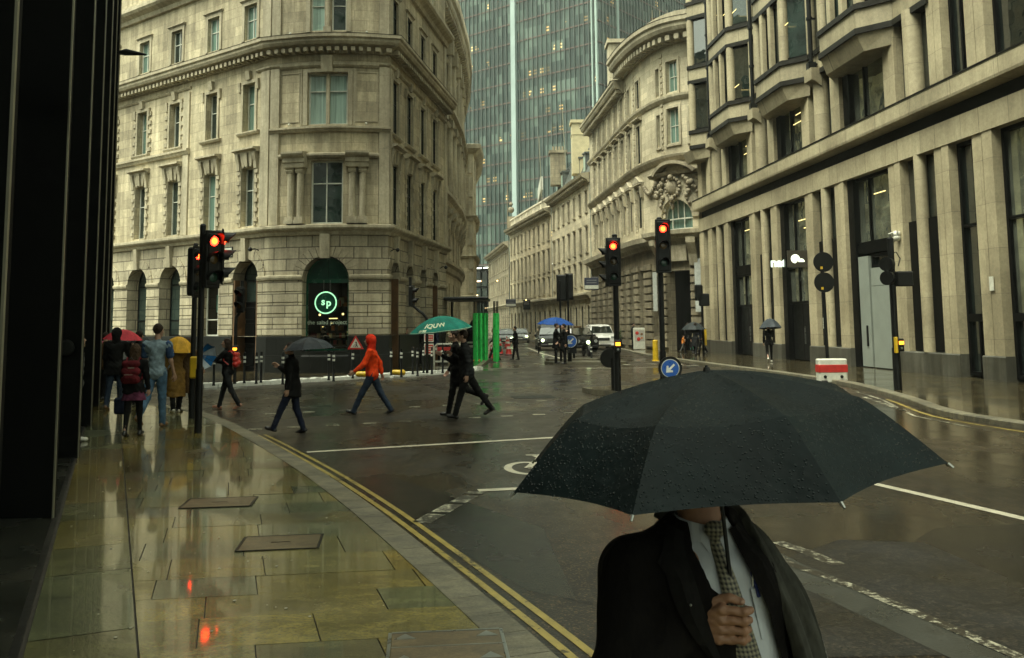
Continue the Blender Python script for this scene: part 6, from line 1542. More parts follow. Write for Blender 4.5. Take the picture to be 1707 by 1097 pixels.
    if hood is not None:
        q = Blob(); q.ell(T(0, -.02, .02), V3(.112, .125, .128) * s, R_); q.cap(T(0, -.05, -.06), J['neck'] - J['up'] * .02, .085 * s, .10 * s)
        skin_obj('hood', hood, t, [(q, .03, res * .75, lambda P, d: np.maximum(d, -(np.sqrt((((P - T(0, .13, -.01)) @ R_ / (V3(.075, .10, .10) * s)) ** 2).sum(-1)) - 1) * .07), (.004, 40))])
        if fur is not None:
            fb = MB(); rr = random.Random(2)
            for k in range(150):
                a = 2 * math.pi * k / 150; c0 = T(.088 * math.cos(a), .07 + rr.uniform(-.015, .015), .01 + .105 * math.sin(a)); o_ = R_ @ V3(math.cos(a), rr.uniform(-.2, .8), math.sin(a)); fb.cyl(c0, c0 + o_ * rr.uniform(.02, .045), .006, .001, 4)
            fb.build('fur_trim', fur, t)
    else:
        q = Blob(); q.ell(T(0, -.022, .034), V3(.086, .100, .100) * s, R_)
        if hairlen > 0:
            for x in (-.05, 0, .05): q.cap(T(x, -.06, .0), T(x * 1.1, -.075 - .02 * s, -.10 - hairlen), .050 * s, .032 * s)
            for x in (-.075, .075): q.cap(T(x, -.02, .02), T(x * 1.15, -.03, -.08 - hairlen * .6), .028 * s, .022 * s)
        def hc_(P, d):
            L = (P - hc) @ R_ / s; face = np.minimum(.030 - L[..., 1] * 0 - 0, 1); return np.maximum(d, np.minimum(L[..., 1] - .035, .060 - L[..., 2]) * s if hairlen else np.maximum(np.minimum(L[..., 1] - .045, .055 - L[..., 2]), -.055 - L[..., 2] * 1.0) * s)
        skin_obj('hair', hairm(hair), t, [(q, .02, res * .6, hc_, (.004, 60))])
    t['_'] = 0; del t['_']
    return t, J
def to_world(t, p): return Matrix.Translation(t.location) @ Matrix.Rotation(t.rotation_euler.z, 4, 'Z') @ Vector(p)

# ------------------------------------------------------------------ umbrellas
def umb_profile(t, drop, kink=None):
    if kink:
        kr, kd = kink
        return (kd * (t / kr) ** 1.5) if t < kr else kd + (drop - kd) * ((t - kr) / (1 - kr)) ** 1.12
    return drop * t ** 2.0
def umb_at(label, xt, yt, span, Y, dpx, mats, axis=(0, 0, 1), **kw):
    """umbrella whose top shows at a surveyed point and depth"""
    return make_umbrella(label, D(xt, yt, Y), span / 2 * Y / FPX, dpx * Y / FPX, mats, axis, **kw)
def make_umbrella(label, top, Rr, drop, mats, axis=(0, 0, 1), rot=0.0, n=8, shaft=.62, handle='straight', group=None, kink=None, seg=8, sag=.10, ns=6, piping=None, handle_m=None, under=None):
    t = thing('umbrella', label, 'umbrella', top, 0, group)
    ax = Vector(axis).normalized(); q = Vector((0, 0, 1)).rotation_difference(ax); M = q.to_matrix() @ Matrix.Rotation(rot, 3, 'Z')
    mats = mats if isinstance(mats, (list, tuple)) else [mats]
    def S(a, tt):    # a in panel units 0..n ; tt 0..1
        k = int(math.floor(a)); f = a - k; A0, A1 = 2 * math.pi * k / n, 2 * math.pi * (k + 1) / n; r = Rr * tt
        p0 = Vector((r * math.cos(A0), r * math.sin(A0), 0)); p1 = Vector((r * math.cos(A1), r * math.sin(A1), 0)); p = p0.lerp(p1, f)
        s4 = 4 * f * (1 - f); z = -umb_profile(tt, drop, kink) + (-.02 * tt * s4 * sag * 10 * Rr if not kink else -.016 * s4 * math.sin(math.pi * min(1, tt)) )
        p = p * (1 - s4 * sag * .45 * tt ** 4); return M @ Vector((p.x, p.y, z))
    TT = ([kink[0] * q_ / 7 for q_ in range(7)] + [kink[0] + (1 - kink[0]) * q_ / 7 for q_ in range(8)]) if kink else [q_ / seg for q_ in range(seg + 1)]
    c = MB()
    for k in range(n):
        for i in range(ns):
            a0, a1 = k + i / ns, k + (i + 1) / ns
            if i == ns - 1: a1 = k + 1 - 1e-9
            for j in range(len(TT) - 1):
                t0, t1 = TT[j], TT[j + 1]
                if j == 0: c.poly([S(a0, t1), S(a1, t1), S(a0, 0)], k % len(mats))
                else: c.poly([S(a0, t0), S(a0, t1), S(a1, t1), S(a1, t0)], k % len(mats))
    co = c.build('canopy', mats, t, smooth=False)
    bmx = bmesh.new(); bmx.from_mesh(co.data); bmesh.ops.remove_doubles(bmx, verts=bmx.verts, dist=1e-5); bmesh.ops.recalc_face_normals(bmx, faces=bmx.faces)
    for f in bmx.faces: f.smooth = True
    for e in bmx.edges:
        if len(e.link_faces) == 2 and e.calc_face_angle(0) > .20: e.smooth = False
    bmx.to_mesh(co.data); bmx.free()
    for k in range(n):
        r_ = MB(); r_.tube([S(k, j / seg) + M @ Vector((0, 0, -.006)) for j in range(seg + 1)], .0022 if Rr < .6 else .003, 5)
        ro = r_.build('rib', BLACKMETAL, t); tp = MB(); tp.cyl(S(k, 1), S(k, 1) + (S(k, 1) - S(k, .93)).normalized() * .014, .0042, .0032, 6); tp.build('rib_tip', STEEL, ro)
        st_ = MB(); st_.tube([S(k, .45) + M @ Vector((0, 0, -.008)), M @ Vector((0, 0, -drop - .02))], .002, 4); st_.build('stretcher', STEEL, ro)
    s_ = MB(); s_.cyl(M @ Vector((0, 0, .0)), M @ Vector((0, 0, -shaft)), .0055 if Rr < .6 else .006, n=8); s_.build('shaft', BLACKMETAL, t)
    f_ = MB(); f_.cyl(M @ Vector((0, 0, -.004)), M @ Vector((0, 0, .008)), .012, .008, 8); f_.cyl(M @ Vector((0, 0, .008)), M @ Vector((0, 0, .014)), .005, .003, 8); f_.build('ferrule', BLACKMETAL, t)
    h_ = MB()
    if handle == 'hook': h_.tube([M @ Vector((0, 0, -shaft + .02)), M @ Vector((0, 0, -shaft - .08))] + [M @ Vector((.03 - .03 * math.cos(a), 0, -shaft - .08 - .03 * math.sin(a))) for a in (0.5, 1.0, 1.57, 2.1, 2.6, 3.1)], .010, 8)
    else: h_.tube([M @ Vector((0, 0, -shaft + .01)), M @ Vector((0, 0, -shaft - .03)), M @ Vector((0, 0, -shaft - .07))], [.012, .015, .013], 10)
    h_.build('handle', handle_m or RUBBER, t)
    if piping:
        for pm, tt in piping:
            b_ = MB()
            for k in range(n): b_.tube([S(k + i / 6 - (1e-9 if i == 6 else 0), tt) + M @ Vector((0, 0, .002)) for i in range(7)], .004, 4)
            b_.build('piping', pm, t)
    return t, M, S
# ================================================================== fabrics and people
def umbcloth(name, col, wet=0.5):
    m, n, l, b = nodes(name); tc = nd(n, 'ShaderNodeTexCoord').outputs['Object']
    ns = noise(n, l, tc, 5, 4); r = ramp(n, l, ns.outputs[0], [(.35, tuple(c * .7 for c in col)), (.65, tuple(c * 1.2 for c in col))]); l.new(r.outputs[0], b.inputs['Base Color'])
    b.inputs['Specular IOR Level'].default_value = .14; wv = noise(n, l, mapping(n, l, tc, (1, 1, 1)), 500, 2)
    # beaded rain: tiny glossy drops with their own relief
    vo = nd(n, 'ShaderNodeTexVoronoi'); vo.inputs['Scale'].default_value = 150; l.new(tc, vo.inputs['Vector']); sp_ = nd(n, 'ShaderNodeSeparateColor'); l.new(vo.outputs['Color'], sp_.inputs[0])
    pick = mth(n, l, 'GREATER_THAN', sp_.outputs[0], 1 - wet * .55); dr = mth(n, l, 'MULTIPLY', mth(n, l, 'LESS_THAN', vo.outputs['Distance'], .42), pick)
    rr = ramp(n, l, dr, [(0, (.62,) * 3), (1, (.06,) * 3)]); l.new(rr.outputs[0], b.inputs['Roughness'])
    hh = mth(n, l, 'MULTIPLY', mth(n, l, 'SUBTRACT', .45, vo.outputs['Distance']), dr); big = noise(n, l, tc, 7, 3)
    p = bump(n, l, big.outputs[0], b, .5, .03); p = bump(n, l, wv.outputs[0], b, .2, .002, p); bump(n, l, hh, b, .9, .006, p); return m
C = {}
for k_, c_ in dict(black=(.007, .007, .007), charcoal=(.016, .017, .018), navy=(.014, .018, .035), jeans=(.07, .13, .20), darkjeans=(.025, .038, .06), palejeans=(.13, .24, .34), greytee=(.22, .29, .33), bluetee=(.035, .07, .15), red=(.62, .035, .012),
                   redo=(.80, .06, .010), camel=(.20, .115, .03), brown=(.085, .05, .022), maroon=(.10, .012, .016), olive=(.06, .055, .03), plaid=(.11, .03, .06), grey=(.10, .10, .09), pink=(.45, .16, .15), cream=(.40, .34, .22), green=(.02, .10, .07), orange=(.6, .2, .03)).items(): C[k_] = cloth('cloth_' + k_, c_)
SHOEB = plain('black_leather', (.012, .011, .010), .3, 0, .3, 9); SHOEW = plain('white_trainer', (.55, .53, .45), .5, 0, .2, 9); SHOET = plain('tan_shoe', (.16, .08, .03), .45, 0, .3, 9); SHOEP = plain('pink_shoe', (.42, .20, .13), .45)
UB = umbcloth('umbrella_black', (.022, .027, .028)); UR_ = umbcloth('umbrella_red', (.55, .045, .065)); UY = umbcloth('umbrella_mustard', (.62, .34, .035)); UG = umbcloth('umbrella_green', (.005, .16, .12)); UBL = umbcloth('umbrella_blue', (.015, .07, .28)); UW = umbcloth('umbrella_white', (.45, .52, .58)); UGY = umbcloth('umbrella_grey', (.035, .042, .048)); UBR = umbcloth('umbrella_bright_blue', (.02, .16, .42))
W_LEFT, W_AWAY, W_CAM, W_RIGHT = R(90), 0.0, R(180), R(-90)
def gz(x, y, z=0.0): p = G(x, y, z); return (p.x, p.y, z)
def held(label, hand, Rr, drop, mats, shaft=.62, axis=(0, 0, 1), **kw):
    ax = Vector(axis).normalized(); return make_umbrella(label, Vector(hand) + ax * (shaft + .03), Rr, drop, mats, axis, shaft=shaft, **kw)

# crossing walkers
t, J = make_person('man in a dark knee length coat striding left under a small black umbrella', gz(487, 722), W_LEFT, 1.62, ((.45, .05), (-.12, .25)), ((-.1, .1, .25), (.3, .05, 1.9)), .07, (0, .1), C['black'], C['navy'], SHOEB, 'coat', coat_z=.66, bulk=1.08)
umb_at('black umbrella held over the man in the dark coat on the crossing', 514, 562, 84, to_world(t, J['a0'][2]).y, 20, UGY, (-.06, 0, 1), shaft=.50, kink=(.68, .09))
t, J = make_person('walker in a bright orange-red hooded jacket and dark jeans crossing the road', gz(620, 690), W_LEFT, 1.76, ((.50, .05), (-.42, .18)), ((.42, .22, .5), (-.55, .25, .35)), .05, (0, .05), C['redo'], C['darkjeans'], SHOEB, 'jacket', hood=C['red'], bulk=1.07, w=1.0)
t, J = make_person('nearer of two men in dark clothes, black quilted jacket, striding left on the crossing', gz(779, 697), W_LEFT, 1.80, ((.30, .02), (-.55, .12)), ((-.3, .1, .4), (.15, .1, 2.0)), .10, (0, .1), C['charcoal'], C['black'], SHOEB, 'quilted_jacket', bulk=1.12, quilt=True, hair=(.025, .016, .012))
t2_, J2 = make_person('farther of two men in dark clothes, long plain coat, walking beside the quilted jacket', gz(762, 693), W_LEFT, 1.78, ((.22, .02), (-.50, .75)), ((.2, .1, 1.9), (.1, .1, .5)), .05, (0, .05), C['black'], C['black'], SHOEB, 'coat', coat_z=.62)
hw = to_world(t, J['a0'][2]); GT = D(733, 527, hw.y - .1)
gu, GM, GS = make_umbrella('teal green golf umbrella with pale lettering and piping held over the two dark men', GT, .66, .30, UG, (-.10, -.04, 1), R(11), shaft=.70, seg=10, sag=.08, piping=[(plain('pale_piping', (.55, .6, .4), .5), .985)])
lt_ = MB()
def wrap_text(mb, txt, size, a_c, t_c, S, n, Rr, M):
    vs, fs = text_poly(txt, size, .004, 0); out = []
    for v in vs: out.append(S(a_c + v.x / (Rr * t_c * 2 * math.pi / n), t_c - v.z / Rr) + M @ Vector((0, 0, .004)))
    mb.mesh(out, fs)
# panel facing the camera: angle -90 deg
a_cam = ((R(-90) - R(11)) % (2 * math.pi)) / (2 * math.pi / 8)
wrap_text(lt_, 'IQUW', .155, math.floor(a_cam) + .55, .76, GS, 8, .66, GM); wrap_text(lt_, 'IQUW RE', .06, math.floor(a_cam) - .1, .93, GS, 8, .66, GM); lt_.build('lettering', plain('pale_print', (.60, .66, .45), .6), gu)
# people on the near pavement
t, J = make_person('man walking away in a grey-blue tee shirt and blue jeans', gz(258, 712, PZ), R(-6), 1.83, ((-.30, .45), (.10, .02)), ((.12, .16, .3), (.05, .16, .35)), .02, (0, 0), C['greytee'], C['jeans'], SHOET, 'tee', sleeves=False, sleevem=C['bluetee'], hair=(.03, .02, .013), w=1.08, bulk=1.03)
t, J = make_person('schoolgirl with long brown hair and a maroon backpack beside the tee shirt man', gz(221, 727, PZ), R(4), 1.50, ((-.12, .15), (.14, .02)), ((.1, .15, .4), (0, .15, .3)), .03, (0, 0), C['black'], C['black'], SHOEB, 'coat', coat_z=.72, bare_legs=True, hairlen=.16, hair=(.05, .03, .017), skirt=(C['plaid'], .60))
def backpack(label, t, J, mat, size=(.30, .15, .42), dark=RUBBER, cat='backpack'):
    s = J['s']; p = J['chest'] + V3(0, -.135 * s - size[1] * .55, -.05 * s); k = thing('backpack', label, cat, to_world(t, p), t.rotation_euler.z)
    b = Blob(); hx, hz = size[0] / 2 - .06, size[2] / 2 - .07
    for z in (-hz, 0, hz * .9): b.cap((-hx, 0, z), (hx, 0, z), .068 if z < hz * .8 else .058)
    b.cap((-hx * .6, -.055, -hz * .7), (hx * .6, -.055, -hz * .7), .05); skin_obj('bag_body', mat, k, [(b, .03, .010, None, (.004, 40))])
    for sx in (-1, 1):
        st_ = MB(); st_.tube([(sx * .09, .04, hz), (sx * .105, .12, hz + .085), (sx * .11, .22, hz + .04), (sx * .125, .27, -.02), (sx * .13, .15, -hz)], [.016] * 5, 6); st_.build('strap', mat, k)
    h_ = MB(); h_.tube([(-.04, 0, hz + .05), (0, 0, hz + .10), (.04, 0, hz + .05)], .008, 6); h_.build('grab_handle', dark, k)
    z_ = MB(); z_.box((0, -.118, -hz * .35), (hx * 1.5, .006, .012)); z_.box((hx * .3, -.072, hz * .45), (.10, .01, .02), 0); z_.build('zip', PALEEDGE, k); return k
backpack('maroon backpack on the back of the long haired schoolgirl', t, J, C['maroon'])
hb = thing('tote_bag', 'dark blue tote bag hanging at the side of the schoolgirl', 'bag', Vector(gz(203, 716, PZ)) + Vector((0, 0, .42)), 0)
b_ = MB(); b_.bbox((0, 0, 0), (.30, .10, .30), .03); b_.build('bag_body', C['navy'], hb); b_ = MB(); b_.tube([(-.08, 0, .14), (-.06, 0, .32), (.06, 0, .32), (.08, 0, .14)], .008, 5); b_.build('bag_handle', RUBBER, hb)
t, J = make_person('person in a long black hooded coat and dark jeans walking away under the red umbrella', gz(190, 683, PZ), R(6), 1.76, ((-.18, .2), (.12, .02)), ((.1, .15, .3), (.7, .1, 1.5)), .02, (0, 0), C['black'], C['darkjeans'], SHOET, 'coat', coat_z=.78, hood=C['black'], bulk=1.15)
umb_at('red umbrella over the person in the black hooded coat', 206, 549, 62, 21.2, 17, UR_, (.05, 0, 1), rot=.3, shaft=.5)
t, J = make_person('person in a black coat half hidden by the black umbrella ahead of the schoolgirl', gz(228, 676, PZ), 0, 1.70, ((.1, 0), (-.15, .2)), ((.1, .15, .3), (.7, .1, 1.5)), .02, (0, 0), C['charcoal'], C['black'], SHOEB, 'coat', coat_z=.7, res=.02)
umb_at('black umbrella with a greenish sheen behind the red umbrella', 238, 560, 54, 22.4, 24, UB, (.2, 0, 1), rot=.1, shaft=.5)
t, J = make_person('distant pedestrian in a dark jacket under the small pink umbrella near the fins', gz(172, 668, PZ), 0, 1.66, ((.1, 0), (-.15, .2)), ((.1, .15, .3), (.7, .1, 1.5)), .02, (0, 0), C['brown'], C['black'], SHOEB, 'jacket', res=.022)
umb_at('small pink umbrella behind the red umbrella', 170, 568, 40, 24.5, 14, umbcloth('umbrella_pink', (.5, .12, .16)), shaft=.5)
t, J = make_person('person in a fur trimmed hood and pale jeans standing between the dark fins', (-7.12, 14.75, PZ), R(-80), 1.70, ((.05, 0), (-.05, .05)), ((-.35, .1, .5), (-.3, .1, .6)), .02, (.2, .1), C['grey'], C['palejeans'], SHOEW, 'jacket', hood=C['grey'], fur=cloth('cream_fur', (.38, .30, .17), .9))
t, J = make_person('long haired woman in a full length camel coat under the mustard umbrella', gz(292, 688, PZ), R(35), 1.57, ((-.16, .15), (.14, .02)), ((.1, .15, .3), (.7, .1, 1.5)), .02, (0, 0), C['camel'], C['black'], SHOEW, 'coat', coat_z=.34, hairlen=.18, hair=(.05, .03, .015), bulk=1.1)
t, J = make_person('woman in a brown cape and dark trousers sharing the mustard umbrella', gz(309, 686, PZ), R(-10), 1.55, ((-.12, .12), (.12, .02)), ((.1, .2, .3), (.3, .2, .6)), .02, (0, 0), C['brown'], C['black'], SHOEB, 'coat', coat_z=.40, hairlen=.12, hair=(.04, .022, .012), bulk=1.12)
umb_at('mustard yellow umbrella over the two women in brown coats', 299, 561, 56, 19.6, 23, UY, (.10, -.1, 1), rot=.2, shaft=.5)
t, J = make_person('young woman in black with a red backpack walking left across the side road', gz(378, 682), W_LEFT, 1.64, ((-.30, .25), (.30, .05)), ((.9, .05, 1.6), (.5, .1, 1.2)), .04, (0, .05), C['black'], C['charcoal'], SHOEP, 'jacket', hair=(.03, .018, .012), hairlen=.05)
backpack('shiny red backpack worn by the young woman in black', t, J, plain('red_nylon', (.55, .03, .02), .3, 0, .3, 8), (.30, .17, .38))
t_ = G(378, 682); make_umbrella('blue and white panelled umbrella tilted forward in front of the red backpack wearer', D(334, 592, 21.3), .34, .16, [UW, UBR], (-.80, .50, .30), .2, shaft=.5)
# people on the far corner pavement
def small(label, x, y, rz, h, top, leg, shoe=SHOEB, z=PZ, **kw):
    kw.setdefault('legs', ((.25, .05), (-.28, .25))); kw.setdefault('arms', ((-.25, .12, .3), (.3, .12, .5))); return make_person(label, gz(x, y, z), rz, h, top=top, legm=leg, shoe=shoe, res=.021, **kw)
small('man in dark clothes leaning forward as he hurries past the lit shop window', 548, 620, W_LEFT, 1.74, C['black'], C['black'], lean=.28, legs=((.15, .1), (-.75, .35)))
small('pedestrian in a pink and cream scarf and pale trousers beside the bollards', 676, 612, W_RIGHT, 1.66, C['pink'], C['cream'], hairlen=.1, hair=(.08, .04, .02))
small('pedestrian in black between the pink scarf and the red placards', 698, 610, W_CAM, 1.74, C['black'], C['black'])
small('pedestrian in a navy coat under the green umbrella edge', 728, 606, W_LEFT, 1.74, C['navy'], C['darkjeans'], coat_z=.8)
small('woman in a cream jacket with long fair hair behind the white plastic barrier', 747, 604, W_RIGHT, 1.68, C['cream'], C['black'], hairlen=.14, hair=(.2, .12, .05))
# middle distance walkers
t, J = small('pedestrian all in black with a red bag walking left in front of the taxi', 860, 600, W_LEFT, 1.76, C['black'], C['black'], z=0, coat_z=.85, legs=((-.14, .05), (.22, .05)), arms=((.2, .1, 1.2), (.1, .1, .6)))
t, J = small('pedestrian in an olive coat with a dark green bag striding past the cones', 826, 601, W_LEFT, 1.72, C['olive'], C['black'], z=0, coat_z=.8, legs=((-.1, .4), (.45, .05)), lean=.12)
gb = thing('shoulder_bag', 'dark green bag swinging beside the pedestrian in the olive coat', 'bag', Vector(gz(827, 601)) + Vector((.1, -.3, .62)), 0); b_ = MB(); b_.bbox((0, 0, 0), (.42, .16, .34), .05); b_.build('bag_body', C['green'], gb); b_ = MB(); b_.tube([(-.15, 0, .15), (-.05, 0, .5), (.15, 0, .15)], .01, 5); b_.build('bag_strap', RUBBER, gb)
t, J = small('left of two dark figures waiting on the small island under the blue umbrella', 927, 606, W_RIGHT, 1.76, C['black'], C['black'], z=PZ, coat_z=.7, legs=((.02, 0), (-.02, 0)), arms=((.1, .1, .2), (.8, .1, 1.5)))
umb_at('blue umbrella over the two dark figures on the small island', 926, 529, 62, 43.3, 12, UBL, (.04, 0, 1), shaft=.7)
small('right of two dark figures waiting on the small island under the blue umbrella', 942, 607, W_LEFT, 1.74, C['black'], C['black'], z=PZ, coat_z=.65, legs=((.02, 0), (-.02, 0)))
t, J = small('woman in a short black coat and white trainers walking away by the limestone piers', 1283, 604, R(-8), 1.66, C['black'], C['black'], SHOEW, coat_z=.78, bare_legs=True, legs=((-.05, .7), (.04, 0)), arms=((.1, .1, .2), (.7, .1, 1.5)))
umb_at('grey umbrella over the woman by the limestone piers', 1283, 531, 38, to_world(t, (0, 0, 0)).y - .1, 16, UGY, (0, .12, 1), rot=.2, shaft=.5)
for x, y, rz, lab, tp, kw in ((1148, 591, R(20), 'left person of the dark group under a black umbrella by the arched entrance', 'black', {}), (1160, 593, R(-30), 'middle person of the dark group by the arched entrance, long coat', 'charcoal', dict(coat_z=.5)), (1170, 590, W_LEFT, 'right person of the dark group by the arched entrance, next to the yellow strip', 'navy', {})): small(lab, x, y, rz, 1.74, C[tp], C['black'], **kw)
umb_at('black umbrella over the dark group by the arched entrance', 1156, 537, 40, 50.0, 12, UB, shaft=.6)
bgc = thing('carrier_bag', 'bright green carrier bag held by the dark group at the arched entrance', 'bag', Vector(gz(1154, 590, PZ)) + Vector((0, -.3, .45)), 0); b_ = MB(); b_.bbox((0, 0, 0), (.30, .12, .42), .03); b_.build('bag_body', plain('mint_plastic', (.06, .35, .2), .4), bgc); b_ = MB(); b_.tube([(-.08, 0, .2), (0, 0, .36), (.08, 0, .2)], .008, 5); b_.build('bag_handle', RUBBER, bgc)
small('small child in an orange and yellow coat beside the arched entrance', 1139, 587, W_RIGHT, 1.0, C['orange'], C['grey'])
small('waiter in black standing at the restaurant front between the planters', 1085, 582, W_CAM, 1.76, C['black'], C['black'], SHOEW, legs=((.03, 0), (-.03, 0)))
small('customer in a dark coat reading the board beside the planters', 1055, 580, W_RIGHT, 1.74, C['black'], C['black'], legs=((.03, 0), (-.03, 0)))
# ================================================================== street furniture and traffic
def lens(mb, c, r, d, m=0, n=20, bulge=.03):
    """domed disc facing d"""
    x, y = ortho(d); d = Vector(d).normalized(); c = Vector(c); ring = [c + x * (r * math.cos(2 * math.pi * k / n)) + y * (r * math.sin(2 * math.pi * k / n)) for k in range(n)]; r2 = [c + d * bulge * .7 + (p - c) * .6 for p in ring]
    for k in range(n): mb.poly([ring[k], ring[(k + 1) % n], r2[(k + 1) % n], r2[k]], m); mb.poly([r2[k], r2[(k + 1) % n], c + d * bulge], m)
def signal_head(parent, c, face, lit=0, w=.34, h=1.02, n=3, side_hood=False, back=.0, lenses=True):
    """housing with n lamps stacked; face = unit direction it looks; lit index from the top"""
    f = Vector(face).normalized(); rz = math.atan2(f.x, -f.y); M = Matrix.Translation(Vector(c)) @ Matrix.Rotation(rz, 4, 'Z'); T = lambda x, y, z: M @ Vector((x, y, z))
    b = MB(); b.bbox(T(0, .06, 0), (w * .86, .18, h), .04, rz=rz); b.bbox(T(0, .0, 0), (w * .95, .03, h + .06), .012, rz=rz)
    hs_ = b.build('signal_housing', BLACKMETAL, parent)
    for i in range(n):
        z = h / 2 - h / n * (i + .5); r = min(.105, h / n * .36); on = (i == lit)
        l_ = MB(); lens(l_, T(0, -.02, z), r, f, 0)
        lo = l_.build('lens', (REDLENS if on else plain_dark[i % 3]), hs_)
        if on: l2 = MB(); lens(l2, T(0, -.035, z), r * .62, f, 0, bulge=.025); l2.build('lamp_glow', REDCORE, lo)
        hd = MB(); N = 12
        for k in range(N):
            t0, t1 = math.pi * (-.12 + 1.24 * k / N), math.pi * (-.12 + 1.24 * (k + 1) / N); R2 = r + .022; dp = lambda t: .24 * (.45 + .55 * max(0, math.sin(t)))
            q = [T(R2 * math.cos(t0), -.01, z + R2 * math.sin(t0)), T(R2 * math.cos(t1), -.01, z + R2 * math.sin(t1)), T(R2 * math.cos(t1), -dp(t1), z + R2 * math.sin(t1)), T(R2 * math.cos(t0), -dp(t0), z + R2 * math.sin(t0))]
            hd.poly(q)
        hd.build('hood', BLACKMETAL, hs_)
    return hs_
plain_dark = [plain('unlit_red_lens', (.10, .012, .008), .2), plain('unlit_amber_lens', (.08, .045, .008), .2), plain('unlit_green_lens', (.008, .05, .03), .2)]
def pole(parent, p, top, r=.057, base=True):
    b = MB(); b.cyl((p[0], p[1], p[2]), (p[0], p[1], top), r, n=14); b.cyl((p[0], p[1], top), (p[0], p[1], top + .03), r * 1.1, r * .6, n=14)
    if base: b.cyl((p[0], p[1], p[2]), (p[0], p[1], p[2] + 1.1), r * 1.22, n=14)
    return b.build('pole', BLACKMETAL, parent)
def pushbox(parent, c, face, amber=True):
    f = Vector(face).normalized(); rz = math.atan2(f.x, -f.y); M = Matrix.Translation(Vector(c)) @ Matrix.Rotation(rz, 4, 'Z')
    b = MB(); b.bbox(c, (.17, .13, .34), .02, rz=rz); o = b.build('push_button_box', BLACKMETAL if amber else YELLOWPL, parent)
    if amber: a = MB(); a.box(M @ Vector((0, -.07, .06)), (.13, .012, .09), 0, rz); a.build('wait_display', AMBER, o); k = MB(); k.cyl(M @ Vector((0, -.065, -.08)), M @ Vector((0, -.085, -.08)), .03, n=12); k.build('button', STEEL, o)
    else: k = MB(); k.box(M @ Vector((0, -.07, .02)), (.10, .012, .16), 0, rz); k.build('button_plate', BLACKMETAL, o)
# near left pair
p = G(330, 722, PZ); t = thing('traffic_light', 'nearer black traffic light pole on the left pavement, lit red, its lamps turned towards the road', 'traffic light'); t.location = (0, 0, 0)
def tl(label, p): return thing('traffic_light', label, 'traffic light', (0, 0, 0))
bpy.data.objects.remove(t)
t = tl('nearer black traffic light on the left pavement, lit red, its lamps turned towards the road', p); zt = D(335, 376, p.y).z; pole(t, p, zt, .052)
f_ = Vector((.78, -.62, 0)); signal_head(t, Vector((p.x, p.y, 0)) + Vector((.22, -.10, D(350, 433, p.y).z)), f_, 0, .31, .96)
signal_head(t, Vector((p.x, p.y, 0)) + Vector((.30, .18, D(350, 430, p.y).z + .03)), Vector((.96, .28, 0)), 0, .29, .94)
p = G(319, 697, PZ); t = tl('farther traffic light with a slim red lamp above a yellow push button box', p); zt = D(320, 408, p.y).z; pole(t, p, zt, .05)
signal_head(t, Vector((p.x + .03, p.y - .02, D(321, 453, p.y).z)), Vector((.985, -.17, 0)), 0, .30, 1.0)
b_ = MB(); b_.bbox((p.x + .08, p.y - .12, D(321, 612, p.y).z), (.17, .15, .44), .03); yb_ = b_.build('push_button_box', YELLOWPL, t); b_ = MB(); b_.box((p.x + .175, p.y - .12, D(321, 605, p.y).z), (.01, .10, .2)); b_.build('button_plate', BLACKMETAL, yb_)
# island in the near carriageway with two signals and keep left bollards
isl = MB(); ip = [(1.95, 25.9), (2.05, 25.2), (2.6, 24.4), (3.6, 22.4), (4.6, 20.8), (5.6, 20.5), (6.2, 21.3), (5.6, 23.2), (4.2, 25.8), (3.0, 26.6)]; 
isl.prism(ip, 0, .14); isl.prism([(x * .94 + .22, y * .96 + .95) for x, y in ip], .14, .146, 1); tag(isl.build('traffic_island', [KERBM, PAVE2]), kind='structure')
p = G(1030, 652, .14); t = tl('centre traffic light glowing red with a second head in profile, amber push button below', p); zt = D(1030, 392, p.y).z; pole(t, p, zt, .075)
signal_head(t, Vector((p.x - .06, p.y - .14, D(1026, 437, p.y).z)), Vector((-.06, -1, 0)), 0, .42, 1.24)
signal_head(t, Vector((p.x - .22, p.y + .0, D(1026, 443, p.y).z)), Vector((-.99, -.14, 0)), 9, .36, 1.06)
pushbox(t, Vector((p.x - .0, p.y - .14, D(1030, 577, p.y).z)), Vector((.08, -1, 0)))
Y2 = 22.4; p = Vector((D(1106, 640, Y2).x, Y2, .14)); t = tl('right hand centre traffic light glowing red above the blue arrow sign and yellow bollards', p); zt = D(1098, 364, Y2).z; pole(t, p, zt, .066)
signal_head(t, Vector((p.x + .06, p.y - .14, D(1107, 411, Y2).z)), Vector((.05, -1, 0)), 0, .40, 1.28)
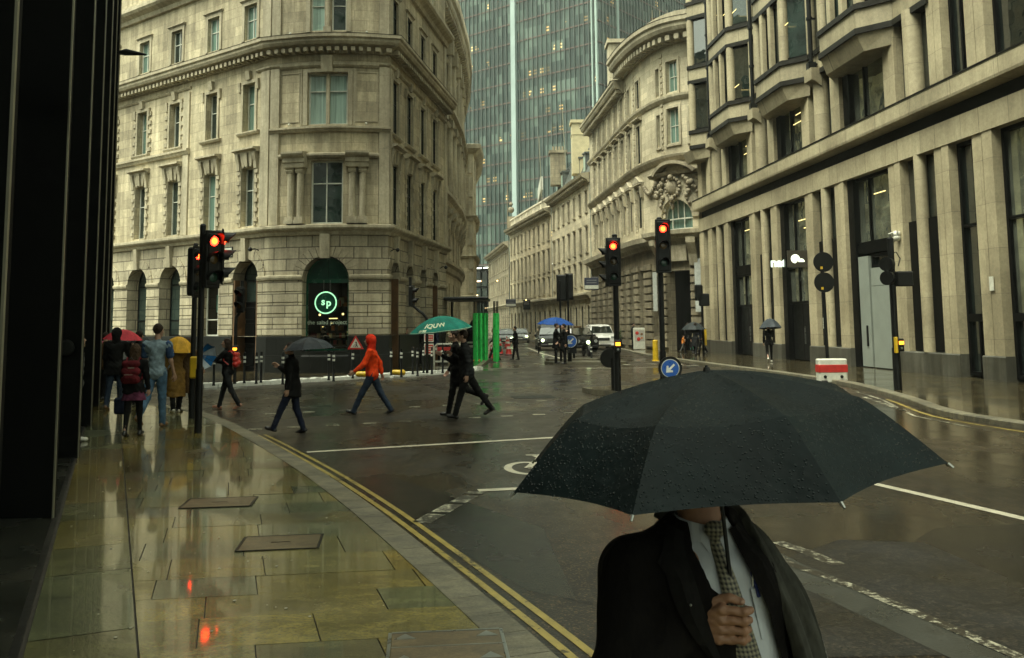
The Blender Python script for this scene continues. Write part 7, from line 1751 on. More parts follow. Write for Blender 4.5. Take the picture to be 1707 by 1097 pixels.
def disc_sign(name, label, c, r, face, kind, post=None, group=None, mount=None):
    f = Vector(face).normalized(); rz = math.atan2(f.x, -f.y); t = thing(name, label, 'sign', c, rz, group); N = 28
    P_ = lambda rr, k, y: (rr * math.cos(2 * math.pi * k / N), y, rr * math.sin(2 * math.pi * k / N))
    b = MB(); b.cyl((0, .03, 0), (0, -.03, 0), r * (1.28 if kind == 'arrow' else 1.0), n=N)
    if kind == 'arrow': b.box((r * .2, .0, -r * 1.3), (r * 1.5, .06, r * 1.2))
    b.build('backing', BLACKMETAL, t)
    if kind == 'arrow':
        rg = MB(); rg.cyl((0, -.031, 0), (0, -.036, 0), r, n=N); rg.build('white_rim', WHITEPL, t); bl = MB(); bl.cyl((0, -.037, 0), (0, -.041, 0), r * .92, n=N); bl.build('blue_face', BLUESIGN, t)
        a = MB(); d = Vector((-.72, 0, -.69)); n_ = Vector((-d.z, 0, d.x)); c0 = Vector((0, -.044, 0)); q = lambda s_, w_: c0 + d * (s_ * r) + n_ * (w_ * r)
        a.poly([q(-.62, .11), q(-.62, -.11), q(.18, -.11), q(.18, .11)]); a.poly([q(.66, 0), q(.10, .48), q(-.05, .36), q(.22, 0)]); a.poly([q(.66, 0), q(.22, 0), q(-.05, -.36), q(.10, -.48)])
        bm_ = a; 
        a.build('white_arrow', plain('sign_white', (.75, .78, .72), .4), t)
    if kind == 'back':
        s_ = MB(); s_.box((0, -.035, r * .25), (r * 1.4, .02, .04)); s_.box((0, -.035, -r * .35), (r * 1.4, .02, .04)); s_.build('fixing_rail', RUBBER, t); s_ = MB(); s_.box((-r * .25, -.034, -r * .55), (.07, .006, .07)); s_.build('yellow_sticker', YELLOWPL, t)
    if post: b = MB(); b.cyl((post[0], .02, post[1]), (post[0], .02, 0), post[2], n=10); b.build('post', BLACKMETAL, t)
    return t
c = D(1117, 614, Y2 - .3); disc_sign('keep_left_sign', 'large blue arrow sign low under the right hand centre traffic light', c, .225, (0, -1, 0), 'arrow', (0, -c.z + .14, .045))
c = D(1015, 597, 25.0); disc_sign('keep_left_sign', 'black back of a round keep left sign beside the centre traffic light', c, .26, (-.35, 1, 0), 'plainback', (-.12, -c.z + .14, .07))
c = D(951, 569, 43.2); disc_sign('keep_left_sign', 'small distant blue arrow sign beside the figures on the small island', c, .30, (0, -1, 0), 'arrow', (0, -c.z + .14, .06))
# far small island, back-to-camera signals, slim reflective posts
isl = MB(); isl.prism([(1.5, 43.9), (1.9, 42.9), (4.6, 42.4), (5.4, 42.9), (5.2, 43.8), (3.4, 44.6)], 0, .13); isl.prism([(1.7, 47.5), (1.9, 46.8), (4.3, 46.4), (4.6, 47.3)], 0, .13); tag(isl.build('far_traffic_island', KERBM), kind='structure')
p = Vector((D(943, 600, 43.6).x, 43.6, .13)); t = tl('big black rectangular backs of signal heads on twin poles over the small island', p)
for dx in (-.22, .16): pole(t, p + Vector((dx, 0, 0)), D(943, 462, 43.6).z + dx * .8, .05)
signal_head(t, p + Vector((-.14, .15, D(943, 484, 43.6).z)), Vector((0, 1, 0)), 9, .52, 1.22); signal_head(t, p + Vector((.24, .15, D(943, 482, 43.6).z)), Vector((0, 1, 0)), 9, .40, 1.22)
def post(label, x, y, h, r=.05, mats=None, bands=(), z=0.0, group=None, name='bollard', cat='bollard'):
    g_ = G(x, y, z); t = thing(name, label, cat, g_, 0, group); b = MB(); b.lathe([(r * 1.25, 0), (r * 1.25, .03), (r, .05), (r * .92, h - .04), (r * .98, h - .03), (r * .7, h)], n=12); b.build('shaft', mats or BLACKMETAL, t, smooth=True, auto=.6)
    for z_ in bands:
        s_ = MB(); s_.lathe([(r * 1.02, z_ - .035), (r * 1.14, z_ - .03), (r * 1.14, z_ + .03), (r * 1.02, z_ + .035)], n=12); s_.build('white_band', plain('reflective_band', (.65, .66, .58), .25, .0, .1) if 'reflective_band' not in MATS else MATS['reflective_band'], t)
    return t
post('slim black post with white bands left of the blue umbrella figures', 898, 589, 1.0, .05, bands=(.75, .9), z=0); post('slim black post with white bands between the small island and the white van', 986, 598, 1.25, .055, bands=(.4, .62), z=0); post('slim black post beside the small blue arrow sign', 957, 600, 1.1, .06, z=0)
# bollards round the far corner
BX = [(356, 643, 'leftmost slim bollard, just right of the two near traffic light poles'), (407, 639, 'slim bollard below the open timber door'), (427, 640, 'slim bollard just right of the timber door'), (435, 638, 'slim bollard, right one of a close pair by the timber door'),
      (471, 641, 'slim bollard between the timber door and the black umbrella'), (548, 634, 'slim bollard under the left side of the lit shop window'), (556, 636, 'slim bollard under the middle of the lit shop window'), (588, 631, 'slim bollard below the triangular roadworks sign'),
      (652, 626, 'slim bollard right of the orange-red jacket'), (669, 629, 'slim bollard in front of the pink scarf pedestrian'), (688, 624, 'slim bollard left of the close pair by the placards'), (696, 627, 'slim bollard right of the close pair by the placards'), (706, 622, 'slim bollard under the left edge of the red placards'), (720, 624, 'slim bollard in front of the navy coat pedestrian'), (738, 622, 'slim bollard behind the two dark men')]
for x, y, l_ in BX: post('black ' + l_ + ', two white bands' if len(l_.split()) < 13 else 'black ' + l_, x, y, 1.0, .04, bands=(.83, .70), z=PZ, group='slim bollards round the far corner')
# the white edging strip along the far kerb: a chain of worn white blocks
we = MB(); rr = random.Random(6); ck = [p_ for p_ in CK if 29.0 < p_[1] < 40 and p_[0] > -11.5]; path = offset_path(ck, -.33); lab_t = thing('kerb_edging', 'ragged white painted edging of short blocks along the far corner kerb', 'edging', (0, 0, 0))
acc = []
for a, b in zip(path, path[1:]):
    n_ = int((Vector(b) - Vector(a)).length / .16) + 1
    for k in range(n_): acc.append(Vector(a).lerp(Vector(b), k / n_))
for k, q in enumerate(acc[:-1]):
    d = (acc[k + 1] - q); we.box((q.x + rr.uniform(-.02, .02), q.y + rr.uniform(-.03, .03), .05), (.15, rr.uniform(.30, .42), rr.uniform(.12, .20)), 0, math.atan2(d.y, d.x) + rr.uniform(-.2, .2))
WEDG = plain('white_kerb_paint', (.85, .86, .78), .4, 0, .1, 6)
we.build('edging_blocks', WEDG, lab_t)
we = MB()
for k, q in enumerate(acc[int(len(acc) * .62):-1]): we.box((q.x - .05, q.y - 1.0 + rr.uniform(-.03, .03), .04), (.15, .15, .07), 0, .9 + rr.uniform(-.2, .2))
we.build('outer_blocks', WEDG, lab_t)
# swan neck crossing signals on the far pavement
def swan(label, xb, yb, xt, yh, hh, face):
    g_ = G(xb, yb, PZ); Y = g_.y; t = tl(label, g_); a = D(xb, yh + 38, Y); b = D((xb + xt) / 2, yh + 24, Y); c = D(xt, yh + 12, Y); top = D(xt, yh - hh / 2 - 12, Y)
    m_ = MB(); m_.tube([g_, Vector((g_.x, Y, a.z)), a.lerp(b, .5) + Vector((0, 0, .05)), b, c, top], .055, 8); m_.build('bent_pole', BLACKMETAL, t)
    signal_head(t, D(xt, yh, Y) + Vector((face[0] * .12, face[1] * .12, 0)), face, 9, .30, .78, n=2); return t, Y
t, Y = swan('swan necked crossing signal with a small amber lamp in front of the timber door', 391, 640, 404, 500, 40, (-.35, -.93, 0)); pushbox(t, Vector((D(394, 585, Y).x, Y - .1, D(394, 585, Y).z)), (0, -1, 0))
swan('black swan necked crossing signal seen side on by the right arches of the corner building', 712, 622, 684, 494, 40, (.9, -.3, 0))
# right pavement crossing signal
p = G(1497, 650, PZ); t = tl('crossing signal pole on the right pavement with an amber and yellow push button', p); pole(t, p, D(1489, 398, p.y).z, .085)
zc = D(1491, 452, p.y).z
for k, z_ in enumerate((D(1491, 441, p.y).z, D(1491, 464, p.y).z)):
    b_ = MB(); b_.cyl((p.x - .10, p.y - .10, z_), (p.x - .24, p.y - .22, z_), .17, .19, 18); b_.build('lamp_hood', BLACKMETAL, t); b_ = MB(); lens(b_, (p.x - .18, p.y - .20, z_), .12, Vector((-.7, -.7, 0))); b_.build('lens', plain_dark[0] if k == 0 else plain_dark[2], t)
b_ = MB(); b_.bbox((p.x + .28, p.y - .05, D(1508, 465, p.y).z), (.44, .24, .40), .03); b_.build('signal_housing', BLACKMETAL, t); b_ = MB(); q0 = Vector((p.x - .02, p.y, D(1490, 425, p.y).z)); b_.tube([q0, q0 + Vector((.16, 0, .08)), q0 + Vector((.26, 0, -.1)), q0 + Vector((.2, 0, -.3))], .015, 6); b_.build('cable_loop', RUBBER, t)
pushbox(t, Vector((p.x + .06, p.y - .14, D(1499, 575, p.y).z)), (.1, -1, 0)); b_ = MB(); b_.bbox((p.x - .045, p.y - .13, D(1494, 575, p.y).z), (.06, .13, .42), .01); b_.build('yellow_side_plate', YELLOWPL, t)
# twin blank round signs on one post, barrier before it
t = thing('round_sign_pair', 'two black round sign backs on a tall post behind the red and white barrier', 'sign', (D(1380, 600, 29.2).x, 29.2, PZ)); z1, z2 = D(1377, 437, 29.2).z - PZ, D(1377, 471, 29.2).z - PZ
b_ = MB(); b_.cyl((0, 0, 0), (-.06, 0, z1 + .35), .055, n=12); b_.build('post', BLACKMETAL, t)
for z_ in (z1, z2): b_ = MB(); b_.cyl((-.03, -.06, z_), (-.03, -.085, z_), .325, n=32); do_ = b_.build('sign_disc', BLACKMETAL, t); s_ = MB(); s_.box((-.10, -.088, z_ - .19), (.075, .008, .08)); s_.build('yellow_sticker', YELLOWPL, do_)
p = Vector(((D(1387, 634, 28.6)).x, 28.6, 0.0)); t = thing('road_barrier', 'red and white plastic water filled barrier block standing by the right kerb', 'barrier', p); zb = D(1387, 599, 28.6).z
b_ = MB(); b_.bbox((0, 0, zb / 2 + .02), (.88, .36, zb), .03, 0); b_.build('white_body', WHITEPL, t); b_ = MB(); b_.bbox((0, 0, zb * .62), (.90, .38, .24), .01); b_.build('red_band', REDPL, t)
for dx in (-.27, .25): b_ = MB(); b_.cyl((dx, -.15, zb * .28), (dx, -.195, zb * .28), .05, n=12); b_.build('plug', BLACKMETAL, t)
for dx in (-.3, .3): b_ = MB(); b_.bbox((dx, 0, .05), (.2, .42, .1), .02); b_.build('foot', RUBBER, t)
# yellow bollards
post('fat yellow bollard left of the right hand centre traffic light pole', 1093, 602, 1.0, .14, YELLOWPL, z=PZ); post('slim yellow bollard just right of the right hand centre traffic light pole', 1107, 600, .9, .06, YELLOWPL, z=PZ)
# roadworks sign, red placards, barriers, cones, sandbag
g_ = G(597, 627, PZ); Y = g_.y; t = thing('roadworks_sign', 'red bordered triangular roadworks sign with a digging figure beside the orange-red jacket', 'sign', (g_.x - .1, Y, PZ)); c = D(594, 580, Y) - t.location
def tri(s, y, z0): return [(-s, y, z0), (s, y, z0), (0, y, z0 + s * 1.73)]
b_ = MB(); b_.poly(tri(.30, 0, c.z - .05)); b_.poly(tri(.30, .02, c.z - .05)[::-1]); b_.build('red_border', REDPL, t); b_ = MB(); b_.poly(tri(.20, -.004, c.z + .005)); b_.build('white_face', WHITEPL, t)
b_ = MB(); b_.ball((.02, -.015, c.z + .20), .028, n=6, sc=(1, .2, 1)); b_.tube([(.02, -.01, c.z + .17), (.04, -.01, c.z + .10), (.07, -.01, c.z + .03)], .014, 5); b_.tube([(.04, -.01, c.z + .10), (0, -.01, c.z + .07), (-.02, -.01, c.z + .03)], .012, 5); b_.tube([(.02, -.01, c.z + .15), (-.05, -.01, c.z + .10), (-.09, -.01, c.z + .03)], .008, 5); b_.build('digging_figure', BLACKMETAL, t)
for dx in (-.2, .2): b_ = MB(); b_.cyl((dx, .05, 0), (dx * .8, .02, c.z + .1), .02, n=6); b_.build('leg', BLACKMETAL, t)
g_ = G(714, 616, PZ); Y = g_.y; t = thing('red_placard', 'pair of red and white safety placards fixed one above the other beside the bollards', 'sign', g_)
for k, (y0, y1) in enumerate(((557, 570), (573, 591))):
    a, b = D(707, y0, Y) - g_, D(723, y1, Y) - g_; b_ = MB(); b_.box(((a.x + b.x) / 2, 0, (a.z + b.z) / 2), (b.x - a.x, .03, a.z - b.z)); po = b_.build('placard', WHITEPL, t); b_ = MB(); b_.box(((a.x + b.x) / 2 + .01, -.018, (a.z + b.z) / 2), (b.x - a.x - .07, .01, a.z - b.z - .09)); 
    for j in range(2 + k): b_.box(((a.x + b.x) / 2 + .05, -.026, a.z - .12 - .1 * j), ((b.x - a.x) * .5, .004, .03), 1)
    b_.build('red_face', [REDPL, WHITEPL], po)
b_ = MB(); b_.cyl((.02, .05, 0), (.02, .05, (D(714, 556, Y) - g_).z), .03, n=8); b_.build('post', BLACKMETAL, t)
def plastic_barrier(label, x, y, w_, h_, red=True):
    g_ = G(x, y, 0); t = thing('plastic_barrier', label, 'barrier', g_, R(4)); b = MB(); b.tube([(-w_ / 2, 0, .05), (-w_ / 2, 0, h_ - .15), (-w_ / 2 + .15, 0, h_), (w_ / 2 - .15, 0, h_), (w_ / 2, 0, h_ - .15), (w_ / 2, 0, .05)], .045, 8); b.box((0, 0, h_ * .80), (w_ - .1, .05, .12)); b.box((0, 0, h_ * .25), (w_ - .1, .05, .08)); [b.box((-w_ / 2 + w_ * k / 4, 0, h_ * .5), (.05, .045, h_ * .5)) for k in (1, 2, 3)]; b.build('frame', WHITEPL, t)
    if red: b = MB(); b.box((0, -.035, h_ * .80), (w_ - .3, .03, .16)); b.build('red_board', REDPL, t)
    for dx in (-w_ / 2, w_ / 2): b = MB(); b.bbox((dx, 0, .04), (.16, .65, .08), .02); b.build('foot', YELLOWPL, t)
plastic_barrier('white plastic barrier with a red board behind the two dark men', 747, 612, 1.3, 1.05); plastic_barrier('white plastic barrier with yellow feet in front of the green tubes', 793, 603, 1.1, 1.0, False)
CONE = None
def cone(label, x, y, h=.78):
    global CONE
    if CONE is None:
        t = thing('traffic_cone', label, 'traffic cone', gz(x, y), 0, 'traffic cones by the roadworks'); b = MB(); b.bbox((0, 0, .025), (.42, .42, .05), .03); b.build('base', RUBBER, t)
        b = MB(); b.lathe([(.165, .05), (.15, .07), (.105, .30)], n=16); b.lathe([(.083, .42), (.062, .56)], n=16); b.lathe([(.045, .66), (.03, .77), (.02, .78)], n=16); b.build('cone', REDPL, t, smooth=True, auto=.6)
        s_ = MB(); s_.lathe([(.107, .295), (.083, .425)], n=16); s_.lathe([(.0625, .555), (.045, .665)], n=16); s_.build('white_sleeve', WHITEPL, t, smooth=True, auto=.6); CONE = t
    else: t = copy_tree(CONE); t.location = gz(x, y)
    t['label'] = label; t.scale = (h / .78,) * 3; return t
for x, y, l_, h_ in ((834, 591, 'red and white cone right beside the olive coat pedestrian', 1.0), (848, 592, 'red and white cone between the olive coat and the black clothed pedestrian', 1.0), (819, 599, 'red cone nearest the white barrier with yellow feet', .8), (841, 573, 'distant cone just left of the white car headlamp', .9), (845, 580, 'distant cone behind the black clothed pedestrian', .95), (832, 582, 'cone left of the distant pair, behind the green tubes', .9), (858, 580, 'cone seen between the legs of the black clothed pedestrian', .7), (838, 566, 'farthest small cone beside the white car', .8)): cone(l_, x, y, h_)
for x, y, l_ in ((605, 628, 'yellow sandbag at the foot of the triangular roadworks sign'), (664, 625, 'yellow sandbag lying between bollards right of the orange-red jacket'), (797, 605, 'yellow sandbag on the road beside the white barrier foot')):
    t = thing('sandbag', l_, 'sandbag', gz(x, y, PZ if x < 700 else 0)); b = Blob(); b.cap((-.16, 0, .09), (.16, .02, .08), .10, .11); skin_obj('sack', YELLOWPL, t, [(b, .02, .03, None, (.01, 20))])
# green wrapped tubes under a flat dark canopy
Y = 46.5; t = thing('green_tube_screen', 'cluster of bright green wrapped scaffold tubes under a flat dark canopy by the roadworks', 'scaffold', (0, 0, 0)); rr = random.Random(9)
xs = [790, 792, 795, 797, 799, 802, 804, 807, 809, 811, 823, 825, 828, 830]
for k, x in enumerate(xs):
    a = D(x, 522, Y + rr.uniform(-1, 1.2)); b_ = MB(); b_.cyl((a.x, a.y, .05), (a.x + rr.uniform(-.03, .03), a.y, a.z), .055, n=8); b_.build('green_tube', GREENTUBE, t)
    b_ = MB(); b_.cyl((a.x, a.y, a.z), (a.x, a.y, D(x, 502, a.y).z), .03, n=6); b_.build('bare_tube', BLACKMETAL, t)
a, b = D(742, 499, Y), D(815, 501, Y); b_ = MB(); b_.bbox(((a.x + b.x) / 2, Y + 1, a.z), (b.x - a.x, 4.2, .14), .04); b_.build('canopy_roof', BLACKMETAL, t)
b_ = MB(); b_.box(((a.x + b.x) / 2, Y - 1.12, a.z + .08), (b.x - a.x, .03, .02)); b_.build('canopy_edge', STEEL, t)
for dx in (-2.0, -.9): b_ = MB(); b_.cyl(((a.x + b.x) / 2 + dx, Y + 1.8, .1), ((a.x + b.x) / 2 + dx, Y + 1.8, a.z), .06, n=8); b_.build('canopy_post', BLACKMETAL, t)
c2 = thing('cloaked_statue_hoarding', 'black shrouded bundle standing just left of the green tubes', 'hoarding', gz(781, 600)); b = Blob(); b.cap((0, 0, .1), (0.1, 0, 1.5), .42, .2); b.cap((.1, 0, 1.5), (.22, 0, 2.1), .2, .1); skin_obj('shroud', C['black'], c2, [(b, .1, .05, lambda P, d: np.maximum(d, .02 - P[..., 2]), (.03, 8))])

# ------------------------------------------------------------------ vehicles
def loft_body(name, mat, parent, secs, w, tumble=.12, m=0):
    pass
def car(label, loc, rz, L_=4.5, W_=1.85, H_=1.5, kind='car', paint_m=None, lit=True, cat='car', plate=True):
    """front faces local -Y; built from cross sections along Y"""
    t = thing({'van': 'van', 'taxi': 'taxi', 'car': 'parked_car'}[kind], label, cat, loc, rz); hw = W_ / 2
    if kind == 'van': prof = [(-L_ / 2, .35, .62, .62), (-L_ / 2 + .03, .22, .85, .85), (-L_ / 2 + .15, .2, 1.02, 1.02), (-L_ / 2 + .85, .2, 1.16, 1.18), (-L_ / 2 + 1.45, .2, 1.18, 1.72), (-L_ / 2 + 1.75, .2, 1.18, H_ - .04), (-L_ / 2 + 2.3, .2, 1.2, H_), (L_ / 2 - .15, .2, 1.2, H_ - .02), (L_ / 2, .25, 1.15, H_ - .2)]
    elif kind == 'taxi': prof = [(-L_ / 2, .32, .66, .66), (-L_ / 2 + .05, .22, .88, .88), (-L_ / 2 + .3, .2, 1.0, 1.0), (-L_ / 2 + 1.15, .2, 1.08, 1.10), (-L_ / 2 + 1.65, .2, 1.10, 1.62), (-L_ / 2 + 2.0, .2, 1.10, H_ - .03), (-L_ / 2 + 2.6, .2, 1.1, H_), (L_ / 2 - .7, .2, 1.1, H_ - .06), (L_ / 2 - .15, .2, 1.08, 1.25), (L_ / 2, .3, .95, .95)]
    else: prof = [(-L_ / 2, .32, .58, .58), (-L_ / 2 + .06, .22, .76, .76), (-L_ / 2 + .35, .18, .88, .88), (-L_ / 2 + 1.2, .18, .95, .97), (-L_ / 2 + 1.75, .18, .97, 1.34), (-L_ / 2 + 2.2, .18, .98, H_ - .02), (L_ / 2 - 1.4, .18, .98, H_), (L_ / 2 - .7, .18, .96, 1.25), (L_ / 2 - .1, .2, .92, .94), (L_ / 2, .35, .7, .7)]
    def ring(y, zb, zs, zt, k, n):
        e = min(1, 1 - .16 * max(0, 1 - abs(k - 0) / 1.5) - .10 * max(0, 1 - abs(k - n) / 1.5)); wb = hw * e; wt = wb * (.80 if zt > zs + .15 else .93)
        return [(-wb * .9, y, zb), (-wb, y, zb + .12), (-wb, y, zs * .72 + zb * .28), (-wb * .965, y, zs), (-wt, y, max(zs + .001, zt - .07)), (-wt * .86, y, max(zs + .002, zt)), (0, y, max(zs + .003, zt + .025)), (wt * .86, y, max(zs + .002, zt)), (wt, y, max(zs + .001, zt - .07)), (wb * .965, y, zs), (wb, y, zs * .72 + zb * .28), (wb, y, zb + .12), (wb * .9, y, zb)]
    n = len(prof) - 1; rs = [ring(y, a, b, c, k, n) for k, (y, a, b, c) in enumerate(prof)]; N = 13; vs = [p for r_ in rs for p in r_]; fs = []; ms = []
    body = MB(); gm = MB()
    def inset(q, s_=.86, out=.004):
        q = [Vector(p) for p in q]; c_ = sum(q, Vector()) / 4; nn = (q[1] - q[0]).cross(q[3] - q[0]).normalized(); return [c_ + (p - c_) * s_ + nn * out for p in q]
    for k in range(n):
        for j in range(N - 1):
            q = [rs[k][j], rs[k][j + 1], rs[k + 1][j + 1], rs[k + 1][j]]; body.mesh(q, [(3, 2, 1, 0)])
            zt0, zs0, zt1, zs1 = prof[k][3], prof[k][2], prof[k + 1][3], prof[k + 1][2]
            side = j in (3, 8) and zt0 > zs0 + .3 and zt1 > zs1 + .3 and (kind != 'van' or k < 6)
            if side: gm.poly(inset([q[3], q[2], q[1], q[0]]))
    body.poly([Vector(p) for p in rs[0]]); body.poly([Vector(p) for p in rs[-1]][::-1])
    bo = body.build('body', paint_m, t, smooth=True, auto=.55)
    ws = [k for k in range(n) if prof[k + 1][3] - prof[k][3] > .25]
    k0 = ws[0]; k1 = ws[-1] + 1
    A, B = prof[k0], prof[k1]; wa, wb_ = hw * .86, hw * .72
    q = [Vector((-wa, A[0], A[3])), Vector((wa, A[0], A[3])), Vector((wb_, B[0], B[3] - .03)), Vector((-wb_, B[0], B[3] - .03))]; nn = (q[1] - q[0]).cross(q[3] - q[0]).normalized(); q = [p + nn * .035 for p in q]; q[0].z += .03; q[1].z += .03
    gw = MB(); gw.poly(q); 
    go = gw.build('windscreen', GL_DARK, t); gm.build('side_window', GL_DARK, t)
    yf = -L_ / 2
    for sx in (-1, 1):
        for y in (yf + .85, L_ / 2 - .85):
            r_ = .33 if kind != 'car' else .31; w_ = MB(); w_.lathe([(r_ * .55, -.11), (r_ * .93, -.11), (r_, -.07), (r_, .07), (r_ * .93, .11), (r_ * .55, .11)], (sx * (hw - .10), y, r_), 20, rot=Matrix.Rotation(R(90), 3, 'Y')); wo_ = w_.build('wheel', RUBBER, t, smooth=True, auto=.5)
            h_ = MB(); h_.lathe([(.01, .0), (r_ * .2, .02), (r_ * .56, .0)], (sx * (hw + .0), y, r_), 12, rot=Matrix.Rotation(R(90) * sx, 3, 'Y')); h_.build('hub_cap', STEEL, wo_)
        m_ = MB(); m_.ball((sx * (hw + .10), yf + 1.55, 1.08 if kind != 'car' else .98), .12, sc=(1, .6, .85)); m_.build('wing_mirror', paint_m if kind == 'van' else BLACKMETAL, t, smooth=True)
        hl = MB()
        if kind == 'taxi': hl.cyl((sx * hw * .68, yf - .015, .74), (sx * hw * .68, yf - .045, .74), .115, n=20)
        else: 
            z_ = .93 if kind == 'van' else .66; x_ = sx * hw * .74; hl.poly([(x_ - .16 * 1, yf - .012 + .05, z_ - .09), (x_ + .16, yf + .06, z_ - .09 + .02), (x_ + .16, yf + .12, z_ + .11), (x_ - .12, yf + .05, z_ + .06)]); hl.bbox((x_, yf + .08, z_), (.30, .16, .17), .04)
        hl.build('headlight', HEADLAMP if lit else plain('unlit_lamp_glass', (.35, .37, .34), .1) if 'unlit_lamp_glass' not in MATS else (HEADLAMP if lit else MATS['unlit_lamp_glass']), t)
    gr = MB(); zg = {'van': .74, 'taxi': .74, 'car': .55}[kind]
    if kind == 'van':
        gr.bbox((0, yf - .005, zg + .04), (hw * .95, .05, .20), .03); 
        for k in range(3): gr.box((0, yf - .035, zg - .02 + k * .06), (hw * .9, .012, .012), 1)
    else:
        gr.bbox((0, yf - .01, zg), (hw * .72, .06, .26), .02)
        for k in range(5): gr.box((0, yf - .045, zg - .1 + k * .05), (hw * .66, .012, .014), 1)
    gr.build('grille', [BLACKMETAL, STEEL], t)
    bp = MB(); bp.bbox((0, yf + .02, .36), (W_ * .86, .16, .18), .05); bp.build('bumper', paint_m if kind == 'van' else BLACKMETAL, t)
    if kind == 'van': lw = MB(); lw.bbox((0, yf - .065, .36), (hw * 1.1, .02, .10), .01); lw.build('lower_intake', BLACKMETAL, t)
    pm = MB(); pm.box((0, yf - .075, .47 if kind != 'van' else .56), (.50, .012, .11)); pm.build('number_plate', WHITEPL, t)
    if kind == 'taxi': s_ = MB(); s_.bbox((0, yf + 2.3, H_ + .08), (.55, .16, .16), .03); s_.build('roof_sign', plain('unlit_taxi_sign', (.1, .06, .02), .3) if 'unlit_taxi_sign' not in MATS else MATS['unlit_taxi_sign'], t)
    for sx in (-.35, .3): w_ = MB(); w_.tube([(sx * hw, A[0] - .01, A[3] + .06), (sx * hw + .35, (A[0] + B[0]) / 2 - .06, (A[3] + B[3]) / 2 + .0)], .012, 4); w_.build('wiper', BLACKMETAL, t)
    return t
PW = plain('white_car_paint', (.60, .60, .54), .25, 0, .08, 2, 0, coat=.6); PB = plain('black_car_paint', (.008, .008, .008), .2, 0, .2, 2, 0, coat=.8); PS = plain('silver_car_paint', (.28, .29, .27), .25, .5, .1, 2, 0, coat=.6)
def vloc(x, ybot, Y=None): g_ = G(x, ybot, 0); return (g_.x, g_.y, 0)
v = G(1006, 580, 0); YV = 66.0; car('white delivery van with a black grille parked behind the centre traffic light', (D(1004, 580, YV).x, YV + 2.3, 0), R(3), 4.6, 1.85, 1.85, 'van', PW, False, 'van')
car('black taxi driving towards the camera with round bright headlamps', (D(918, 580, 66).x, 68, 0), R(2), 4.6, 1.95, 1.85, 'taxi', PB, True, 'taxi')
car('dark car queued between the taxi and the white van, behind the signal poles', (D(968, 570, 61).x, 63.5, 0), R(12), 4.4, 1.8, 1.6, 'taxi', PB, False, 'car')
car('low white car with bright headlamps waiting left of the black taxi', (D(868, 570, 92).x, 94, 0), R(-2), 4.4, 1.8, 1.5, 'car', PS, True, 'car')
car('pale car with headlamps on, half hidden by the cones', (D(850, 570, 84).x - .4, 85, 0), R(-2), 4.4, 1.8, 1.5, 'car', PS, True, 'car')
mb2 = thing('motorcycle', 'motorcycle with one bright round headlamp beside the white van', 'motorcycle', (D(977, 585, 53.5).x, 53.5, 0), R(8)); b_ = MB(); b_.tube([(0, .6, .32), (0, .3, .6), (0, -.2, .78), (0, -.55, .8)], [.08, .14, .16, .06], 8); b_.bbox((0, .35, .75), (.26, .6, .14), .05); b_.build('frame', BLACKMETAL, mb2)
for y in (-.7, .65): w_ = MB(); w_.lathe([(.22, -.05), (.30, -.06), (.32, 0), (.30, .06), (.22, .05)], (0, y, .32), 18, rot=Matrix.Rotation(R(90), 3, 'Y')); w_.build('wheel', RUBBER, mb2)
b_ = MB(); b_.tube([(-.36, -.45, 1.02), (0, -.5, .95), (.36, -.45, 1.02)], .02, 6); b_.tube([(0, -.7, .32), (0, -.5, .95)], .035, 6); b_.build('handlebar', BLACKMETAL, mb2); b_ = MB(); lens(b_, (0, -.62, .84), .11, (0, -1, 0)); b_.build('headlight', HEADLAMP, mb2)
# ------------------------------------------------------------------ shopfront furniture and greenery on the right
def plant_box(label, x, y, w_, h_, gh, seed, z=PZ):
    g_ = G(x, y, z); t = thing('planter', label, 'planter', g_, R(4)); b = MB(); b.bbox((0, 0, h_ / 2), (w_, .5, h_), .03); b.build('box', BLACKMETAL, t); f = MB(); rr = random.Random(seed)
    for k in range(int(900 * w_)):
        p = Vector((rr.uniform(-w_ / 2, w_ / 2), rr.uniform(-.28, .28), h_ + abs(rr.gauss(0, .45)) * gh)); s_ = rr.uniform(.03, .07); d = Vector((rr.gauss(0, 1), rr.gauss(0, 1), rr.gauss(0, 1))).normalized(); x_, y_ = ortho(d); f.poly([p - x_ * s_, p + y_ * s_ * .4, p + x_ * s_, p - y_ * s_ * .4])
    f.build('foliage', GREENLEAF, t); return t
plant_box('dark planter with low bushy greenery left of the restaurant board', 1042, 578, 1.2, .6, .8, 1); plant_box('green planter behind the fat yellow bollard', 1100, 578, 1.3, .6, .8, 2); plant_box('dark leafy planter beside the arched entrance', 1122, 582, 1.0, .6, .8, 3); plant_box('long dark planter with a clipped green top far up the street', 880, 560, 5.0, 1.5, .8, 4)
pl_ = thing('conifer', 'tall slim dark conifer in a pot at the restaurant front', 'tree', G(1109, 580, PZ)); b = MB(); b.cyl((0, 0, 0), (0, 0, .8), .05, .04, 8); b.build('trunk', WOOD, pl_); f = MB(); rr = random.Random(5)
for k in range(1500):
    z_ = rr.random(); a_ = rr.uniform(0, 6.3); r_ = .34 * (1 - z_) ** .7 * rr.uniform(.4, 1.15); p_ = Vector((r_ * math.cos(a_), r_ * math.sin(a_), .4 + z_ * 2.5)); d = Vector((math.cos(a_), math.sin(a_), rr.uniform(0, 1.5))).normalized(); x_, y_ = ortho(d); s_ = rr.uniform(.04, .08); f.poly([p_ - x_ * s_ * .4, p_ + d * s_, p_ + x_ * s_ * .4])
f.build('crown', plain('conifer_green', (.02, .035, .014), .6, 0, .5, 9), pl_)
